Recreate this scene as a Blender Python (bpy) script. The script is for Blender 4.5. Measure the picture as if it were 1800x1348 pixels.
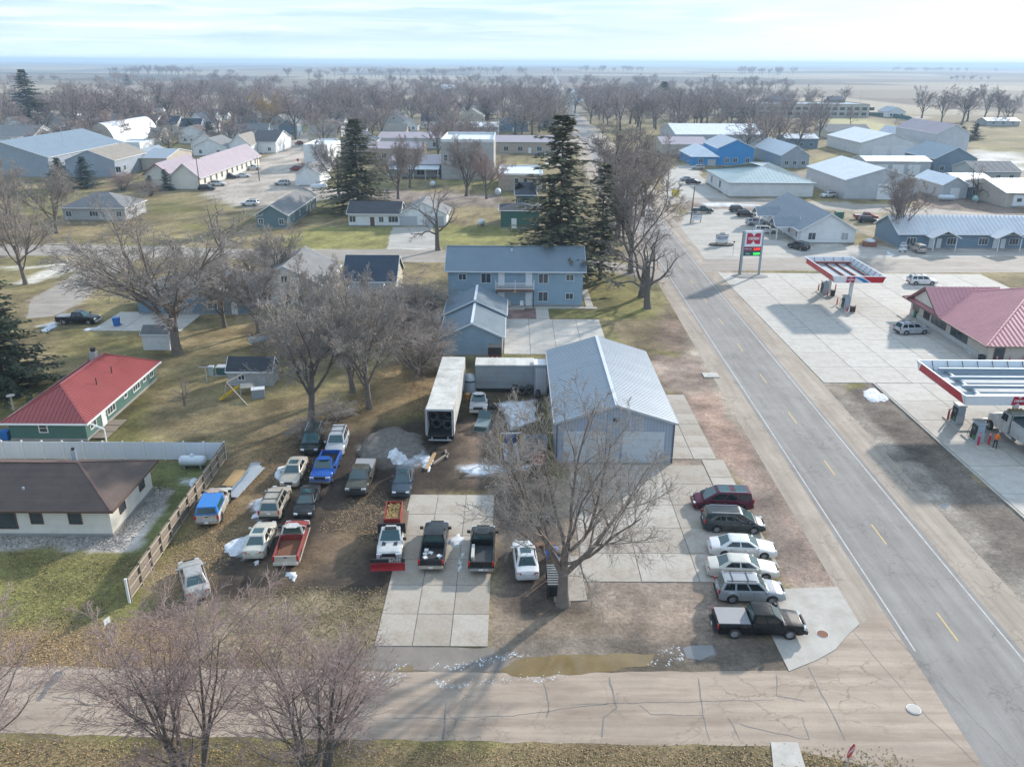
import bpy, bmesh, math, random
import numpy as np
from mathutils import Vector, Matrix
R = math.radians
for o in list(bpy.data.objects): bpy.data.objects.remove(o)
S = bpy.context.scene; COL = S.collection
random.seed(7); RNG = np.random.RandomState(11)
# ------------------------------------------------------------------ camera
FPX = 1456.0; CAMH = 36.0
PITCH = math.atan((674-109)/FPX); ROLL = R(.32)
cam = bpy.data.cameras.new('camera'); camo = bpy.data.objects.new('camera', cam); COL.objects.link(camo)
cam.sensor_fit = 'HORIZONTAL'; cam.sensor_width = 36; cam.lens = 36*FPX/1800
cam.clip_start = .5; cam.clip_end = 40000
camo.location = (0, 0, CAMH)
camo.rotation_mode = 'QUATERNION'
camo.rotation_quaternion = (Matrix.Rotation(R(90)-PITCH, 3, 'X') @ Matrix.Rotation(ROLL, 3, 'Z')).to_quaternion()
S.camera = camo
# ------------------------------------------------------------------ sky, sun, exposure
SUN_AZ, SUN_EL = 39.0, 21.0            # degrees clockwise from +Y, above horizon
w = bpy.data.worlds.new('World'); S.world = w; w.use_nodes = True
nt = w.node_tree; N = nt.nodes; L = nt.links
bg = N['Background']; bg.inputs['Strength'].default_value = .092
sky = N.new('ShaderNodeTexSky'); sky.sky_type = 'NISHITA'; sky.sun_disc = False
sky.sun_elevation = R(SUN_EL); sky.sun_rotation = R(SUN_AZ); sky.altitude = 300
sky.air_density = 1.2; sky.dust_density = .8; sky.ozone_density = 2.2
geo = N.new('ShaderNodeTexCoord')
def wnoise(scale, sx, sz, det, lo, hi):
    mp = N.new('ShaderNodeMapping'); mp.inputs['Scale'].default_value = (sx, sx, sz); L.new(geo.outputs['Generated'], mp.inputs['Vector'])
    n = N.new('ShaderNodeTexNoise'); n.inputs['Scale'].default_value = scale; n.inputs['Detail'].default_value = det; n.inputs['Distortion'].default_value = .6
    L.new(mp.outputs[0], n.inputs['Vector'])
    r = N.new('ShaderNodeMapRange'); r.inputs[1].default_value = lo; r.inputs[2].default_value = hi; r.interpolation_type = 'SMOOTHSTEP'
    L.new(n.outputs[0], r.inputs[0]); return r.outputs[0]
c1 = wnoise(2.2, 1, 11, 9, .42, .6); c2 = wnoise(7, 1, 20, 10, .42, .66)
ml = N.new('ShaderNodeMath'); ml.operation = 'MULTIPLY_ADD'; ml.inputs[1].default_value = .42; L.new(c2, ml.inputs[0])
m2 = N.new('ShaderNodeMath'); m2.operation = 'MULTIPLY'; m2.inputs[1].default_value = .5; L.new(c1, m2.inputs[0]); L.new(m2.outputs[0], ml.inputs[2])
mx = N.new('ShaderNodeMix'); mx.data_type = 'RGBA'; L.new(ml.outputs[0], mx.inputs[0])
bl = N.new('ShaderNodeMix'); bl.data_type = 'RGBA'; bl.inputs[0].default_value = .8; bl.inputs[7].default_value = (2.9, 4.7, 6.9, 1)
L.new(sky.outputs[0], bl.inputs[6]); L.new(bl.outputs[2], mx.inputs[6])
mx.inputs[7].default_value = (6.5, 7.3, 8.3, 1)       # thin high cloud
hs = N.new('ShaderNodeSeparateXYZ'); L.new(geo.outputs['Generated'], hs.inputs[0]); hr = N.new('ShaderNodeMapRange'); hr.inputs[1].default_value = -.002; hr.inputs[2].default_value = .03; hr.inputs[3].default_value = .85; hr.inputs[4].default_value = 0; L.new(hs.outputs[2], hr.inputs[0])
hm_ = N.new('ShaderNodeMix'); hm_.data_type = 'RGBA'; hm_.inputs[7].default_value = (6.7, 7.8, 9.0, 1); L.new(hr.outputs[0], hm_.inputs[0]); L.new(mx.outputs[2], hm_.inputs[6])   # pale band of far air along the horizon
L.new(hm_.outputs[2], bg.inputs['Color'])
sl = bpy.data.lights.new('sun', 'SUN'); so = bpy.data.objects.new('sun', sl); COL.objects.link(so)
sl.energy = 3.3; sl.angle = R(2.0); sl.color = (1, .93, .84)
sd = Vector((math.sin(R(SUN_AZ))*math.cos(R(SUN_EL)), math.cos(R(SUN_AZ))*math.cos(R(SUN_EL)), math.sin(R(SUN_EL))))
so.rotation_mode = 'QUATERNION'; so.rotation_quaternion = sd.to_track_quat('Z', 'Y'); so.location = (60, 60, 80)
S.view_settings.view_transform = 'Standard'; S.view_settings.look = 'None'
S.view_settings.exposure = .86; S.view_settings.gamma = 1; S.view_settings.use_curve_mapping = False
S.cycles.max_bounces = 5; S.cycles.diffuse_bounces = 2; S.cycles.glossy_bounces = 2; S.cycles.transmission_bounces = 2
S.cycles.volume_bounces = 0; S.cycles.caustics_reflective = False; S.cycles.caustics_refractive = False
# ------------------------------------------------------------------ survey: where a point of the picture meets the ground
def G(u, v, z=0.0):
    x = (u-900)/FPX; y = (v-674)/FPX
    c, s = math.cos(ROLL), math.sin(ROLL); x, y = x*c+y*s, y*c-x*s
    c, s = math.cos(PITCH), math.sin(PITCH)
    dy, dz = c-y*s, -s-y*c
    t = (z-CAMH)/dz
    return x*t, dy*t
def HT(u, vb, vt):                      # height of something standing at (u, vb) whose top shows at vt
    X, Y = G(u, vb); y = (vt-674)/FPX*math.cos(ROLL)-(u-900)/FPX*math.sin(ROLL)
    c, s = math.cos(PITCH), math.sin(PITCH)
    return CAMH+(-s-y*c)*Y/(c-y*s)
# ------------------------------------------------------------------ object helpers
def tag(o, label=None, cat=None, group=None, kind=None):
    if label: o['label'] = label
    if cat: o['category'] = cat
    if group: o['group'] = group
    if kind: o['kind'] = kind
    return o
def thing(name, label, cat, x, y, rz=0, group=None, z=0):
    o = bpy.data.objects.new(name, None); COL.objects.link(o); o.empty_display_size = .3
    o.location = (x, y, z); o.rotation_euler = (0, 0, R(rz)); return tag(o, label, cat, group)
def link(name, me, mat=None, parent=None, loc=None, rot=None):
    o = bpy.data.objects.new(name, me); COL.objects.link(o)
    if mat and not me.materials: me.materials.append(mat)
    if parent: o.parent = parent
    if loc: o.location = loc
    if rot: o.rotation_euler = rot
    return o
def sharp(me, deg):
    me.polygons.foreach_set('use_smooth', np.ones(len(me.polygons), bool)); me.set_sharp_from_angle(angle=R(deg))
class MB:
    def __init__(s): s.v = []; s.f = []
    def add(s, vs, fs):
        b = len(s.v); s.v += [tuple(p) for p in vs]; s.f += [tuple(i+b for i in f) for f in fs]; return s
    def box(s, x0, x1, y0, y1, z0, z1):
        return s.add([(x0,y0,z0),(x1,y0,z0),(x1,y1,z0),(x0,y1,z0),(x0,y0,z1),(x1,y0,z1),(x1,y1,z1),(x0,y1,z1)],
              [(0,3,2,1),(4,5,6,7),(0,1,5,4),(1,2,6,5),(2,3,7,6),(3,0,4,7)])
    def cbox(s, c, d, rz=0, ry=0, rx=0):
        m = Matrix.Rotation(R(rz),3,'Z')@Matrix.Rotation(R(ry),3,'Y')@Matrix.Rotation(R(rx),3,'X'); n = len(s.v)
        s.box(-d[0]/2,d[0]/2,-d[1]/2,d[1]/2,-d[2]/2,d[2]/2)
        for i in range(n, len(s.v)): s.v[i] = tuple(m@Vector(s.v[i])+Vector(c))
        return s
    def bar(s, a, b, wd, ht=None):
        a, b = Vector(a), Vector(b); d = b-a; q = d.to_track_quat('X', 'Z').to_matrix(); n = len(s.v); ht = ht or wd
        s.box(0, d.length, -wd/2, wd/2, -ht/2, ht/2)
        for i in range(n, len(s.v)): s.v[i] = tuple(q@Vector(s.v[i])+a)
        return s
    def cyl(s, a, b, r0, r1=None, n=10, cap=True):
        a, b = Vector(a), Vector(b); r1 = r0 if r1 is None else r1
        q = (b-a).to_track_quat('Z', 'X').to_matrix(); vs = []
        for p, r in ((a, r0), (b, r1)):
            for i in range(n): vs.append(q@Vector((r*math.cos(2*math.pi*i/n), r*math.sin(2*math.pi*i/n), 0))+p)
        fs = [(i, (i+1)%n, n+(i+1)%n, n+i) for i in range(n)]
        if cap: fs += [tuple(reversed(range(n))), tuple(range(n, 2*n))]
        return s.add(vs, fs)
    def lathe(s, prof, n=16, axis='Z', c=(0,0,0), cap=True):     # prof: (r, h) list
        vs = []
        for r, h in prof:
            for i in range(n):
                a = 2*math.pi*i/n; p = (r*math.cos(a), r*math.sin(a), h)
                if axis == 'Y': p = (p[0], p[2], p[1])
                if axis == 'X': p = (p[2], p[0], p[1])
                vs.append((p[0]+c[0], p[1]+c[1], p[2]+c[2]))
        m = len(prof); fs = [(j*n+i, j*n+(i+1)%n, (j+1)*n+(i+1)%n, (j+1)*n+i) for j in range(m-1) for i in range(n)]
        if cap and prof[0][0] > 1e-4: fs.append(tuple(reversed(range(n))))
        if cap and prof[-1][0] > 1e-4: fs.append(tuple(range((m-1)*n, m*n)))
        return s.add(vs, fs)
    def prism(s, poly, z0, z1, T=None):                # poly in XY extruded; T maps (x,y,z)
        n = len(poly); T = T or (lambda x, y, z: (x, y, z))
        return s.add([T(x,y,z0) for x,y in poly]+[T(x,y,z1) for x,y in poly],
                     [tuple(reversed(range(n))), tuple(range(n,2*n))]+[(i,(i+1)%n,n+(i+1)%n,n+i) for i in range(n)])
    def mesh(s, name, smooth=None):
        me = bpy.data.meshes.new(name); me.from_pydata(s.v, [], s.f)
        bm = bmesh.new(); bm.from_mesh(me); bmesh.ops.recalc_face_normals(bm, faces=bm.faces); bm.to_mesh(me); bm.free()
        if smooth: sharp(me, smooth)
        return me
    def build(s, name, mat, parent=None, smooth=None, loc=None, rot=None):
        return link(name, s.mesh(name, smooth), mat, parent, loc, rot)
def np_mesh(name, V, F, mat=None):
    me = bpy.data.meshes.new(name); V = np.asarray(V, np.float32); F = np.asarray(F, np.int32); k = F.shape[1]
    me.vertices.add(len(V)); me.vertices.foreach_set('co', V.ravel())
    me.loops.add(F.size); me.loops.foreach_set('vertex_index', F.ravel())
    me.polygons.add(len(F)); me.polygons.foreach_set('loop_start', np.arange(0, F.size, k, dtype=np.int32))
    me.update(calc_edges=True)
    if mat: me.materials.append(mat)
    return me
def text_mesh(txt, size, depth=.01, bold=0.0):
    cu = bpy.data.curves.new('lettering', 'FONT'); cu.body = txt; cu.size = size; cu.extrude = depth/2; cu.align_x = 'CENTER'; cu.align_y = 'CENTER'
    cu.resolution_u = 2; cu.offset = bold
    o = bpy.data.objects.new('lettering', cu); COL.objects.link(o); dg = bpy.context.evaluated_depsgraph_get()
    me = bpy.data.meshes.new_from_object(o.evaluated_get(dg)); bpy.data.objects.remove(o); bpy.data.curves.remove(cu); return me
# ------------------------------------------------------------------ materials
MATS = {}
def ndmat(name):
    m = bpy.data.materials.new(name); m.use_nodes = True; t = m.node_tree
    return m, t.nodes, t.links, t.nodes['Principled BSDF']
def M(name, c=(.5,.5,.5), rough=.7, metal=0, var=.18, scale=1.5, stripe=None, bump=0., spec=.4, coat=0, dirt=None, emit=0):
    """procedural: base colour with two octaves of wear, optional stripe=(axis, period, darkness, duty) courses, dirt=(colour, amount)"""
    if name in MATS: return MATS[name]
    m, N, L, b = ndmat(name); MATS[name] = m
    b.inputs['Roughness'].default_value = rough; b.inputs['Metallic'].default_value = metal
    b.inputs['Specular IOR Level'].default_value = spec; b.inputs['Coat Weight'].default_value = coat; b.inputs['Coat Roughness'].default_value = .092
    tc = N.new('ShaderNodeTexCoord'); P = tc.outputs['Object']
    def math_(op, a, bb=None):
        n = N.new('ShaderNodeMath'); n.operation = op
        for i, x in enumerate((a, bb)):
            if x is None: continue
            if isinstance(x, (int, float)): n.inputs[i].default_value = x
            else: L.new(x, n.inputs[i])
        return n.outputs[0]
    def noise(s, d=4):
        n = N.new('ShaderNodeTexNoise'); n.inputs['Scale'].default_value = s; n.inputs['Detail'].default_value = d; n.inputs['Roughness'].default_value = .65
        L.new(P, n.inputs['Vector']); return n.outputs[0]
    n1 = noise(scale, 6); f = math_('MULTIPLY_ADD', n1, 2*var*1.6); f.node.inputs[2].default_value = 1-var*1.6
    n2 = noise(scale*9, 3); g = math_('MULTIPLY_ADD', n2, var*1.2); g.node.inputs[2].default_value = 1-var*.6
    f = math_('MULTIPLY', f, g); hgt = None
    if stripe:
        ax, per, dk, duty = stripe
        sp = N.new('ShaderNodeSeparateXYZ'); L.new(P, sp.inputs[0])
        q = {'z': sp.outputs[2], 'x': sp.outputs[0], 'y': sp.outputs[1]}.get(ax)
        if q is None: q = math_('ADD', sp.outputs[0], sp.outputs[1])
        fr = math_('FRACT', math_('DIVIDE', q, per))
        st = math_('GREATER_THAN', fr, duty)
        f = math_('MULTIPLY', f, math_('SUBTRACT', 1.0, math_('MULTIPLY', st, dk))); hgt = fr
        fl = math_('FLOOR', math_('DIVIDE', q, per)); wn = N.new('ShaderNodeTexWhiteNoise'); wn.noise_dimensions = '1D'; L.new(fl, wn.inputs['W'])
        k = math_('MULTIPLY_ADD', wn.outputs[0], var*.7); k.node.inputs[2].default_value = 1-var*.35; f = math_('MULTIPLY', f, k)
    vm = N.new('ShaderNodeVectorMath'); vm.operation = 'SCALE'; vm.inputs[0].default_value = c[:3]; L.new(f, vm.inputs['Scale'])
    col = vm.outputs[0]
    if dirt:
        dn = noise(.9 if len(dirt) < 3 else dirt[2], 7); mr = N.new('ShaderNodeMapRange'); mr.inputs[1].default_value = .42; mr.inputs[2].default_value = .68; mr.inputs[4].default_value = dirt[1]
        L.new(dn, mr.inputs[0]); mix = N.new('ShaderNodeMix'); mix.data_type = 'RGBA'; L.new(mr.outputs[0], mix.inputs[0]); L.new(col, mix.inputs[6]); mix.inputs[7].default_value = (*dirt[0], 1); col = mix.outputs[2]
    L.new(col, b.inputs['Base Color'])
    if emit: b.inputs['Emission Color'].default_value = (*c[:3], 1); b.inputs['Emission Strength'].default_value = emit
    if bump:
        bp = N.new('ShaderNodeBump'); bp.inputs['Strength'].default_value = bump; bp.inputs['Distance'].default_value = .03
        L.new(hgt if hgt is not None else n2, bp.inputs['Height']); L.new(bp.outputs[0], b.inputs['Normal'])
    r = math_('MULTIPLY_ADD', n1, .25); r.node.inputs[2].default_value = rough-.12; L.new(r, b.inputs['Roughness'])
    return m
def paint(c, metal=.25, rough=.32, dust=.35):
    key = 'car_paint_%d_%d_%d_%d' % (c[0]*999, c[1]*999, c[2]*999, dust*100)
    if key in MATS: return MATS[key]
    m = M(key, c, rough, metal, .06, 2, coat=.15, spec=.25, dirt=((.2,.165,.125), dust, 1.7)); return m
GLASS = M('dark_glass', (.025,.07,.075), .06, 0, .1, 1, spec=.9)
SGLASS = M('side_glass', (.012,.02,.022), .07, 0, .1, 1, spec=.8)
WGLASS = M('window_glass', (.05,.065,.075), .12, 0, .35, .6, spec=.8)
CURT = M('window_glass_curtained', (.35,.36,.36), .2, 0, .25, .8, spec=.8)
RUBBER = M('rubber', (.022,.022,.024), .85, 0, .3, 3, dirt=((.13,.11,.085), .55, 4))
RIM = M('wheel_alloy', (.36,.365,.38), .4, .25, .1, 3, dirt=((.2,.17,.14), .4, 5))
STEELRIM = M('wheel_steel', (.2,.2,.21), .5, .5, .2, 3)
CHROME = M('chrome', (.6,.62,.64), .22, .85, .08, 3)
BLACKP = M('black_plastic', (.03,.03,.032), .6, 0, .2, 3)
WHITE = M('white_trim', (.74,.74,.73), .55, 0, .06, 2)
LAMPR = M('tail_lens', (.45,.02,.02), .25, 0, .1, 4, spec=.7)
LAMPW = M('head_lens', (.6,.62,.64), .15, 0, .1, 4, spec=.9)
CONC = [M('concrete_%d'%i, c, .85, 0, .16, .35, bump=.1, dirt=((.3,.26,.215), .55, .5)) for i, c in enumerate(((.5,.465,.415),(.475,.44,.39),(.52,.485,.435)))]
OLDC = [M('old_concrete_%d'%i, c, .88, 0, .3, .5, bump=.15, dirt=((.25,.195,.145), .75, .45)) for i, c in enumerate(((.46,.41,.345),(.41,.36,.3),(.49,.445,.385)))]
GALV = M('galvanised', (.42,.46,.5), .55, .2, .16, 1.2, dirt=((.3,.26,.2), .3, 1))
WOOD = M('weathered_wood', (.28,.225,.17), .85, 0, .3, 2, dirt=((.16,.135,.11), .6, 2))
RUST = M('rust', (.2,.085,.045), .8, .1, .3, 2)
SNOW = M('old_snow', (.7,.73,.77), .8, 0, .2, 2.5, bump=.8, dirt=((.33,.3,.27), .8, 1.8))
# ------------------------------------------------------------------ terrain
_LAT = RNG.rand(257, 257)
def vnoise(x, y, s, o=0):
    x = np.asarray(x)/s+o*17.3; y = np.asarray(y)/s+o*9.1
    i = np.floor(x).astype(int); j = np.floor(y).astype(int); a = x-i; b = y-j; a = a*a*(3-2*a); b = b*b*(3-2*b)
    q = lambda p, r: _LAT[p % 256, r % 256]
    return (q(i,j)*(1-a)+q(i+1,j)*a)*(1-b)+(q(i,j+1)*(1-a)+q(i+1,j+1)*a)*b
def fnoise(x, y, s, o=0, k=4):
    t = 0; w = 0
    for n in range(k): t = t+vnoise(x, y, s/2**n, o+n)*.55**n; w += .55**n
    return t/w
def sdist(px, py, poly):                # signed distance, inside positive
    ins = np.zeros(px.shape, bool); d = np.full(px.shape, 1e9); n = len(poly)
    for k in range(n):
        x0, y0 = poly[k]; x1, y1 = poly[(k+1) % n]; ex, ey = x1-x0, y1-y0
        t = np.clip(((px-x0)*ex+(py-y0)*ey)/(ex*ex+ey*ey+1e-9), 0, 1)
        d = np.minimum(d, (px-x0-t*ex)**2+(py-y0-t*ey)**2)
        if y0 != y1:
            c = ((y0 > py) != (y1 > py)) & (px < ex*(py-y0)/(y1-y0)+x0); ins ^= c
    d = np.sqrt(d); return np.where(ins, d, -d)
def axis_(lo, hi, step, g, far0, far1):
    a = list(np.arange(lo, hi, step)); s = step
    while a[-1] < far1: s *= g; a.append(a[-1]+s)
    s = step; b = []; p = lo
    while p > far0: s *= g; p -= s; b.append(p)
    return np.array(b[::-1]+a)
GX = axis_(-58, 58, .5, 1.05, -15000, 15000); GY = axis_(30, 118, .5, 1.036, -3000, 16000)
XX, YY = np.meshgrid(GX, GY); gx = XX.ravel(); gy = YY.ravel()
wx = gx+(fnoise(gx, gy, 7, 1)-.5)*3.2+(fnoise(gx, gy, 1.6, 2, 3)-.5)*1.6; wy = gy+(fnoise(gx, gy, 7, 5)-.5)*3.2+(fnoise(gx, gy, 1.6, 6, 3)-.5)*1.6
LAWN = (.19,.15,.075); GREEN = (.165,.15,.05); TAN = (.27,.205,.11); MUD = (.05,.038,.03); LEAF = (.25,.165,.085); RED = (.27,.195,.155); GRAV = (.37,.31,.245)
DGREY = (.17,.145,.12); DRY = (.30,.235,.165); DARKG = (.1,.085,.05); SNO = (.75,.77,.8); PINK = (.25,.19,.165); MULCH = (.2,.13,.115)
col = np.empty((len(gx), 3)); col[:] = LAWN
def mixin(c, m): col[:] = col*(1-m[:, None])+np.array(c)*m[:, None]
far = np.clip((gy-480)/260, 0, 1)
# farmland: big rectangles of stubble and tilled soil
fi = np.floor((gx+gy*.05)/420); fj = np.floor(gy/330); h = _LAT[(fi*7+fj*13).astype(int) % 256, (fi*3+fj*5+40).astype(int) % 256]
fc = np.array([(.25,.205,.15),(.13,.105,.085),(.31,.26,.19),(.19,.155,.12),(.1,.085,.07)])[(h*4.99).astype(int)]
far = np.maximum(far, np.clip((np.abs(gx-60)-330)/150, 0, 1)*np.clip((gy-300)/200, 0, 1)); col[:] = col*(1-far[:, None])+fc*far[:, None]
near = 1-np.clip((gy-400)/300, 0, 1)
mixin(GREEN, np.clip((fnoise(gx, gy, 28, 3)-.47)*5, 0, .8)*near); mixin(TAN, np.clip((fnoise(gx, gy, 16, 8)-.52)*5, 0, .7)*near)
mixin(MUD, np.clip((fnoise(gx, gy, 5, 12)-.62)*5, 0, .5)*near)
def hwx_(y): return float(np.interp(y, [-200,47,148,330,618], [27.2,30,31.7,35.6,43.5]))
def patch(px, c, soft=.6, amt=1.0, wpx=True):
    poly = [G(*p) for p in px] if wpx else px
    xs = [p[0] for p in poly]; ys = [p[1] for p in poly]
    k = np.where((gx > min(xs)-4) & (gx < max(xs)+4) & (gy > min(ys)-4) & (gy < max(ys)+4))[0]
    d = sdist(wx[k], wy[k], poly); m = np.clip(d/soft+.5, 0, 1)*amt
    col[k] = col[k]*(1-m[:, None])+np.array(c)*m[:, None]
# yard left, its olive grass and leaf litter
patch([(-100,950),(240,980),(240,1060),(185,1125),(-100,1115)], (.165,.155,.05), 2)
patch([(0,1110),(240,1080),(330,1060),(330,1180),(0,1180)], LEAF, 1.6)
patch([(300,800),(400,730),(700,730),(720,860),(720,1100),(660,1175),(240,1175),(250,1060),(330,960)], (.14,.1,.066), 2.5, .75)
patch([(330,1045),(690,1035),(680,1100),(640,1175),(330,1175)], (.27,.21,.135), 1.6, .9)
patch([(470,790),(730,740),(880,740),(960,800),(950,870),(860,865),(715,880),(690,1040),(340,1050),(420,900)], MUD, 2, .95)
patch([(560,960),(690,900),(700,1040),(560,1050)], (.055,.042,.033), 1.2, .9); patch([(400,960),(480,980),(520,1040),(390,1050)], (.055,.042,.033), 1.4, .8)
patch([(430,740),(520,800),(520,860),(420,960),(360,980),(300,1030),(260,1060),(330,930),(400,860)], LEAF, 1.2, .4)
patch([(640,850),(720,880),(690,960),(600,1020),(560,930)], (.13,.095,.065), 2, .5); patch([(430,990),(620,930),(640,960),(450,1045)], LEAF, 2, .25)
patch([(660,640),(760,640),(760,720),(720,735),(620,735),(600,690)], LEAF, 2, .8)
patch([(820,640),(970,690),(960,800),(880,860),(800,800),(810,720)], MUD, 2, .8)
patch([(800,760),(870,740),(900,860),(800,850)], (.2,.14,.1), 2, .6)
patch([(865,860),(1040,850),(1040,1030),(1000,1080),(1230,1060),(1350,1120),(1360,1180),(860,1180)], (.24,.185,.135), 1.5)
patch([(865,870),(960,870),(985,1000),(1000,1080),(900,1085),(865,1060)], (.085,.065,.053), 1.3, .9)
patch([(1000,1060),(1240,1040),(1290,1110),(1230,1150),(1050,1130)], (.3,.23,.18), 2, .7)
patch([(560,1140),(1370,1120),(1370,1185),(640,1215),(560,1190)], DGREY, 1, .75); patch([(1220,1110),(1370,1110),(1400,1175),(1230,1170)], (.12,.095,.075), 1.2, .8)
for s0 in (-1, 1): patch([(hwx_(y)+s0*4, y) for y in (-60,47,148,330,500)]+[(hwx_(y)+s0*9.5, y) for y in (500,330,148,47,-60)], (.31,.255,.2), 1.2, 1, False)
patch([(1000,800),(1250,790),(1340,1030),(1300,1075),(1010,1075),(1010,1010)], (.27,.21,.165), .8)
# strip between shop lot and highway
patch([(1130,625),(1220,625),(1260,690),(1395,890),(1480,1035),(1375,1040),(1330,900),(1230,760),(1190,700)], RED, 1, .95)
patch([(1140,640),(1210,640),(1240,690),(1160,690)], (.33,.25,.2), 2, .8); patch([(1300,860),(1360,870),(1420,1000),(1370,1020)], (.22,.17,.14), 1.2, .8)
patch([(1215,690),(1260,690),(1330,800),(1300,830)], (.34,.22,.165), 1.5, .7)
# lawn round the apartments
patch([(1030,468),(1180,500),(1210,600),(1180,618),(1080,618),(1068,560),(900,560),(900,545),(1025,540)], GREEN, 1.2, .85)
patch([(1068,565),(1200,560),(1210,615),(1090,620)], (.17,.125,.08), 1.5, .8); patch([(1170,520),(1215,600),(1180,622),(1150,600)], MULCH, 1.5, .5)
patch([(885,545),(942,545),(942,566),(885,566)], MULCH, .5); patch([(775,625),(880,628),(955,640),(940,660),(770,640)], DARKG, 1, .8)
# meadow left of the trailer and gardens
patch([(270,620),(560,600),(700,640),(640,720),(420,790),(270,770)], (.21,.165,.08), 3, .7); patch([(100,575),(260,590),(300,625),(100,630)], GREEN, 3, .5)
patch([(400,720),(540,700),(560,770),(400,790)], (.18,.13,.075), 2, .6); patch([(260,690),(430,700),(400,770),(240,775)], (.2,.15,.085), 2, .7)
patch([(270,815),(400,800),(380,830),(250,960),(200,980),(220,940),(290,880)], (.115,.125,.045), 1, .9)
patch([(0,940),(200,940),(272,858),(294,855),(285,885),(225,965),(170,968),(100,960),(0,966)], (.4,.36,.32), .45)
# verges by the bottom street, median, forecourt edge
patch([(-200,1300),(1560,1325),(1800,1420),(-200,1420)], (.175,.125,.075), 1.5); patch([(-200,1320),(1200,1340),(1500,1380),(-200,1400)], (.21,.16,.08), 1.6, .7)
patch([(-200,1165),(500,1168),(500,1180),(-200,1182)], (.1,.075,.055), .5, .8)
patch([(1470,700),(1537,668),(1550,668),(1812,918),(2002,1100),(1990,1320),(1800,1065)], (.14,.115,.095), .5); patch([(1470,700),(1500,690),(1850,1065),(1850,1110),(1800,1065)], (.3,.26,.215), 1, .7)
# streets and lots further out read as worn tan ground
TANR = (.38,.325,.27)
for p in ([(0,430),(200,432),(480,440),(700,438),(1030,456),(1190,478),(1195,497),(1030,469),(800,462),(480,458),(200,450),(0,450)],
          [(45,560),(55,528),(110,495),(161,463),(176,445),(240,445),(199,483),(134,534),(95,556)],
          [(355,345),(440,368),(600,348),(690,352),(870,352),(870,342),(690,340),(560,330),(520,300),(560,245),(535,232),(480,270),(420,300),(370,318)],
          [(110,262),(165,240),(240,226),(440,226),(440,231),(240,232),(170,247),(115,270)], [(960,265),(1040,220),(1050,222),(990,290),(960,290)],
          [(1230,456),(1420,451),(1577,455),(1800,449),(2100,440),(2100,476),(1800,479),(1577,479),(1420,475),(1228,477)],
          [(1165,345),(1290,349),(1430,354),(1640,366),(1800,380),(1800,394),(1640,379),(1420,367),(1290,358),(1165,356)],
          [(1690,262),(1720,262),(1800,295),(1800,330),(1760,318)], [(1595,205),(1625,205),(1645,240),(1610,243)]): patch(p, TANR, .8)
for p in ([(1190,398),(1215,365),(1340,372),(1340,400),(1500,432),(1540,430),(1820,442),(2100,440),(2100,452),(1240,457)],
          [(1172,300),(1215,288),(1245,325),(1284,350),(1168,347)]): patch(p, (.42,.385,.335), .9)
patch([(1540,372),(1600,400),(1570,445),(1500,400)], (.27,.21,.14), 1.5); patch([(1340,372),(1500,372),(1540,420),(1420,372)], (.28,.23,.16), 2, .6)
patch([(1300,300),(1420,300),(1430,330),(1400,345)], (.24,.19,.15), 2); patch([(1190,355),(1345,360),(1345,372),(1200,366)], (.2,.15,.12), 1)
patch([(1600,330),(1800,345),(1800,385),(1620,365)], (.2,.15,.12), 2)
patch([(1640,268),(1800,268),(1800,300),(1690,290)], (.55,.53,.5), 3, .7)
patch([(1450,207),(1510,207),(1620,235),(1600,243),(1450,238)], (.34,.3,.15), 3); patch([(1500,218),(1620,240),(1560,245)], (.36,.33,.16), 2)
patch([(530,400),(780,395),(920,400),(930,440),(700,438),(480,440)], (.2,.185,.06), 2, .9); patch([(0,455),(130,460),(60,520),(0,500)], (.22,.185,.085), 2, .8)
patch([(690,400),(760,398),(770,440),(680,440)], (.5,.47,.42), .5); patch([(640,330),(880,345),(880,365),(640,355)], (.24,.19,.16), 2, .8)
for px, am in (([(150,470),(112,452),(36,492),(30,505)], .9), ([(0,470),(160,472),(160,475),(0,474)], .9)): patch(px, (.5,.46,.4), .4, am)
# remnants of old snow (thin) as ground colour; heaps are modelled
for p in ([(395,958),(470,925),(480,940),(420,980)], [(448,880),(470,868),(465,915),(446,908)], [(800,822),(880,820),(885,832),(800,833)], [(885,712),(940,705),(945,745),(900,755)],
          [(770,560),(786,552),(786,575),(772,575)], [(1340,378),(1375,381),(1370,392)], [(1230,352),(1340,356),(1335,363),(1240,362)], [(1555,440),(1580,446),(1575,452)], [(72,575),(100,566),(104,572),(80,580)],
          [(487,826),(500,820),(500,845),(490,846)], [(335,838),(352,840),(345,855)], [(640,790),(690,760),(735,770),(740,812),(700,822)]): patch(p, (.62,.63,.65), .8, .8)
v3 = np.clip((fnoise(gx, gy, 3.2, 21, 5)-.5)*2.8, -.7, .7); col *= (1+v3*.55*near)[:, None]; col = np.clip(col, .01, .9)
gz = np.zeros(len(gx)); d0 = np.hypot(gx, gy); gz += np.where(gy > 700, (fnoise(gx, gy, 900, 30, 3)-.5)*26*np.clip((gy-900)/2500, 0, 1), 0)
nX, nY = len(GX), len(GY); idx = np.arange(nX*nY).reshape(nY, nX)
F = np.stack([idx[:-1,:-1].ravel(), idx[:-1,1:].ravel(), idx[1:,1:].ravel(), idx[1:,:-1].ravel()], 1)
gm = np_mesh('ground', np.stack([gx, gy, gz], 1), F)
gm.polygons.foreach_set('use_smooth', np.ones(len(gm.polygons), bool))
at = gm.color_attributes.new('soil', 'FLOAT_COLOR', 'POINT'); at.data.foreach_set('color', np.concatenate([col, np.ones((len(col),1))], 1).astype(np.float32).ravel())
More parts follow.
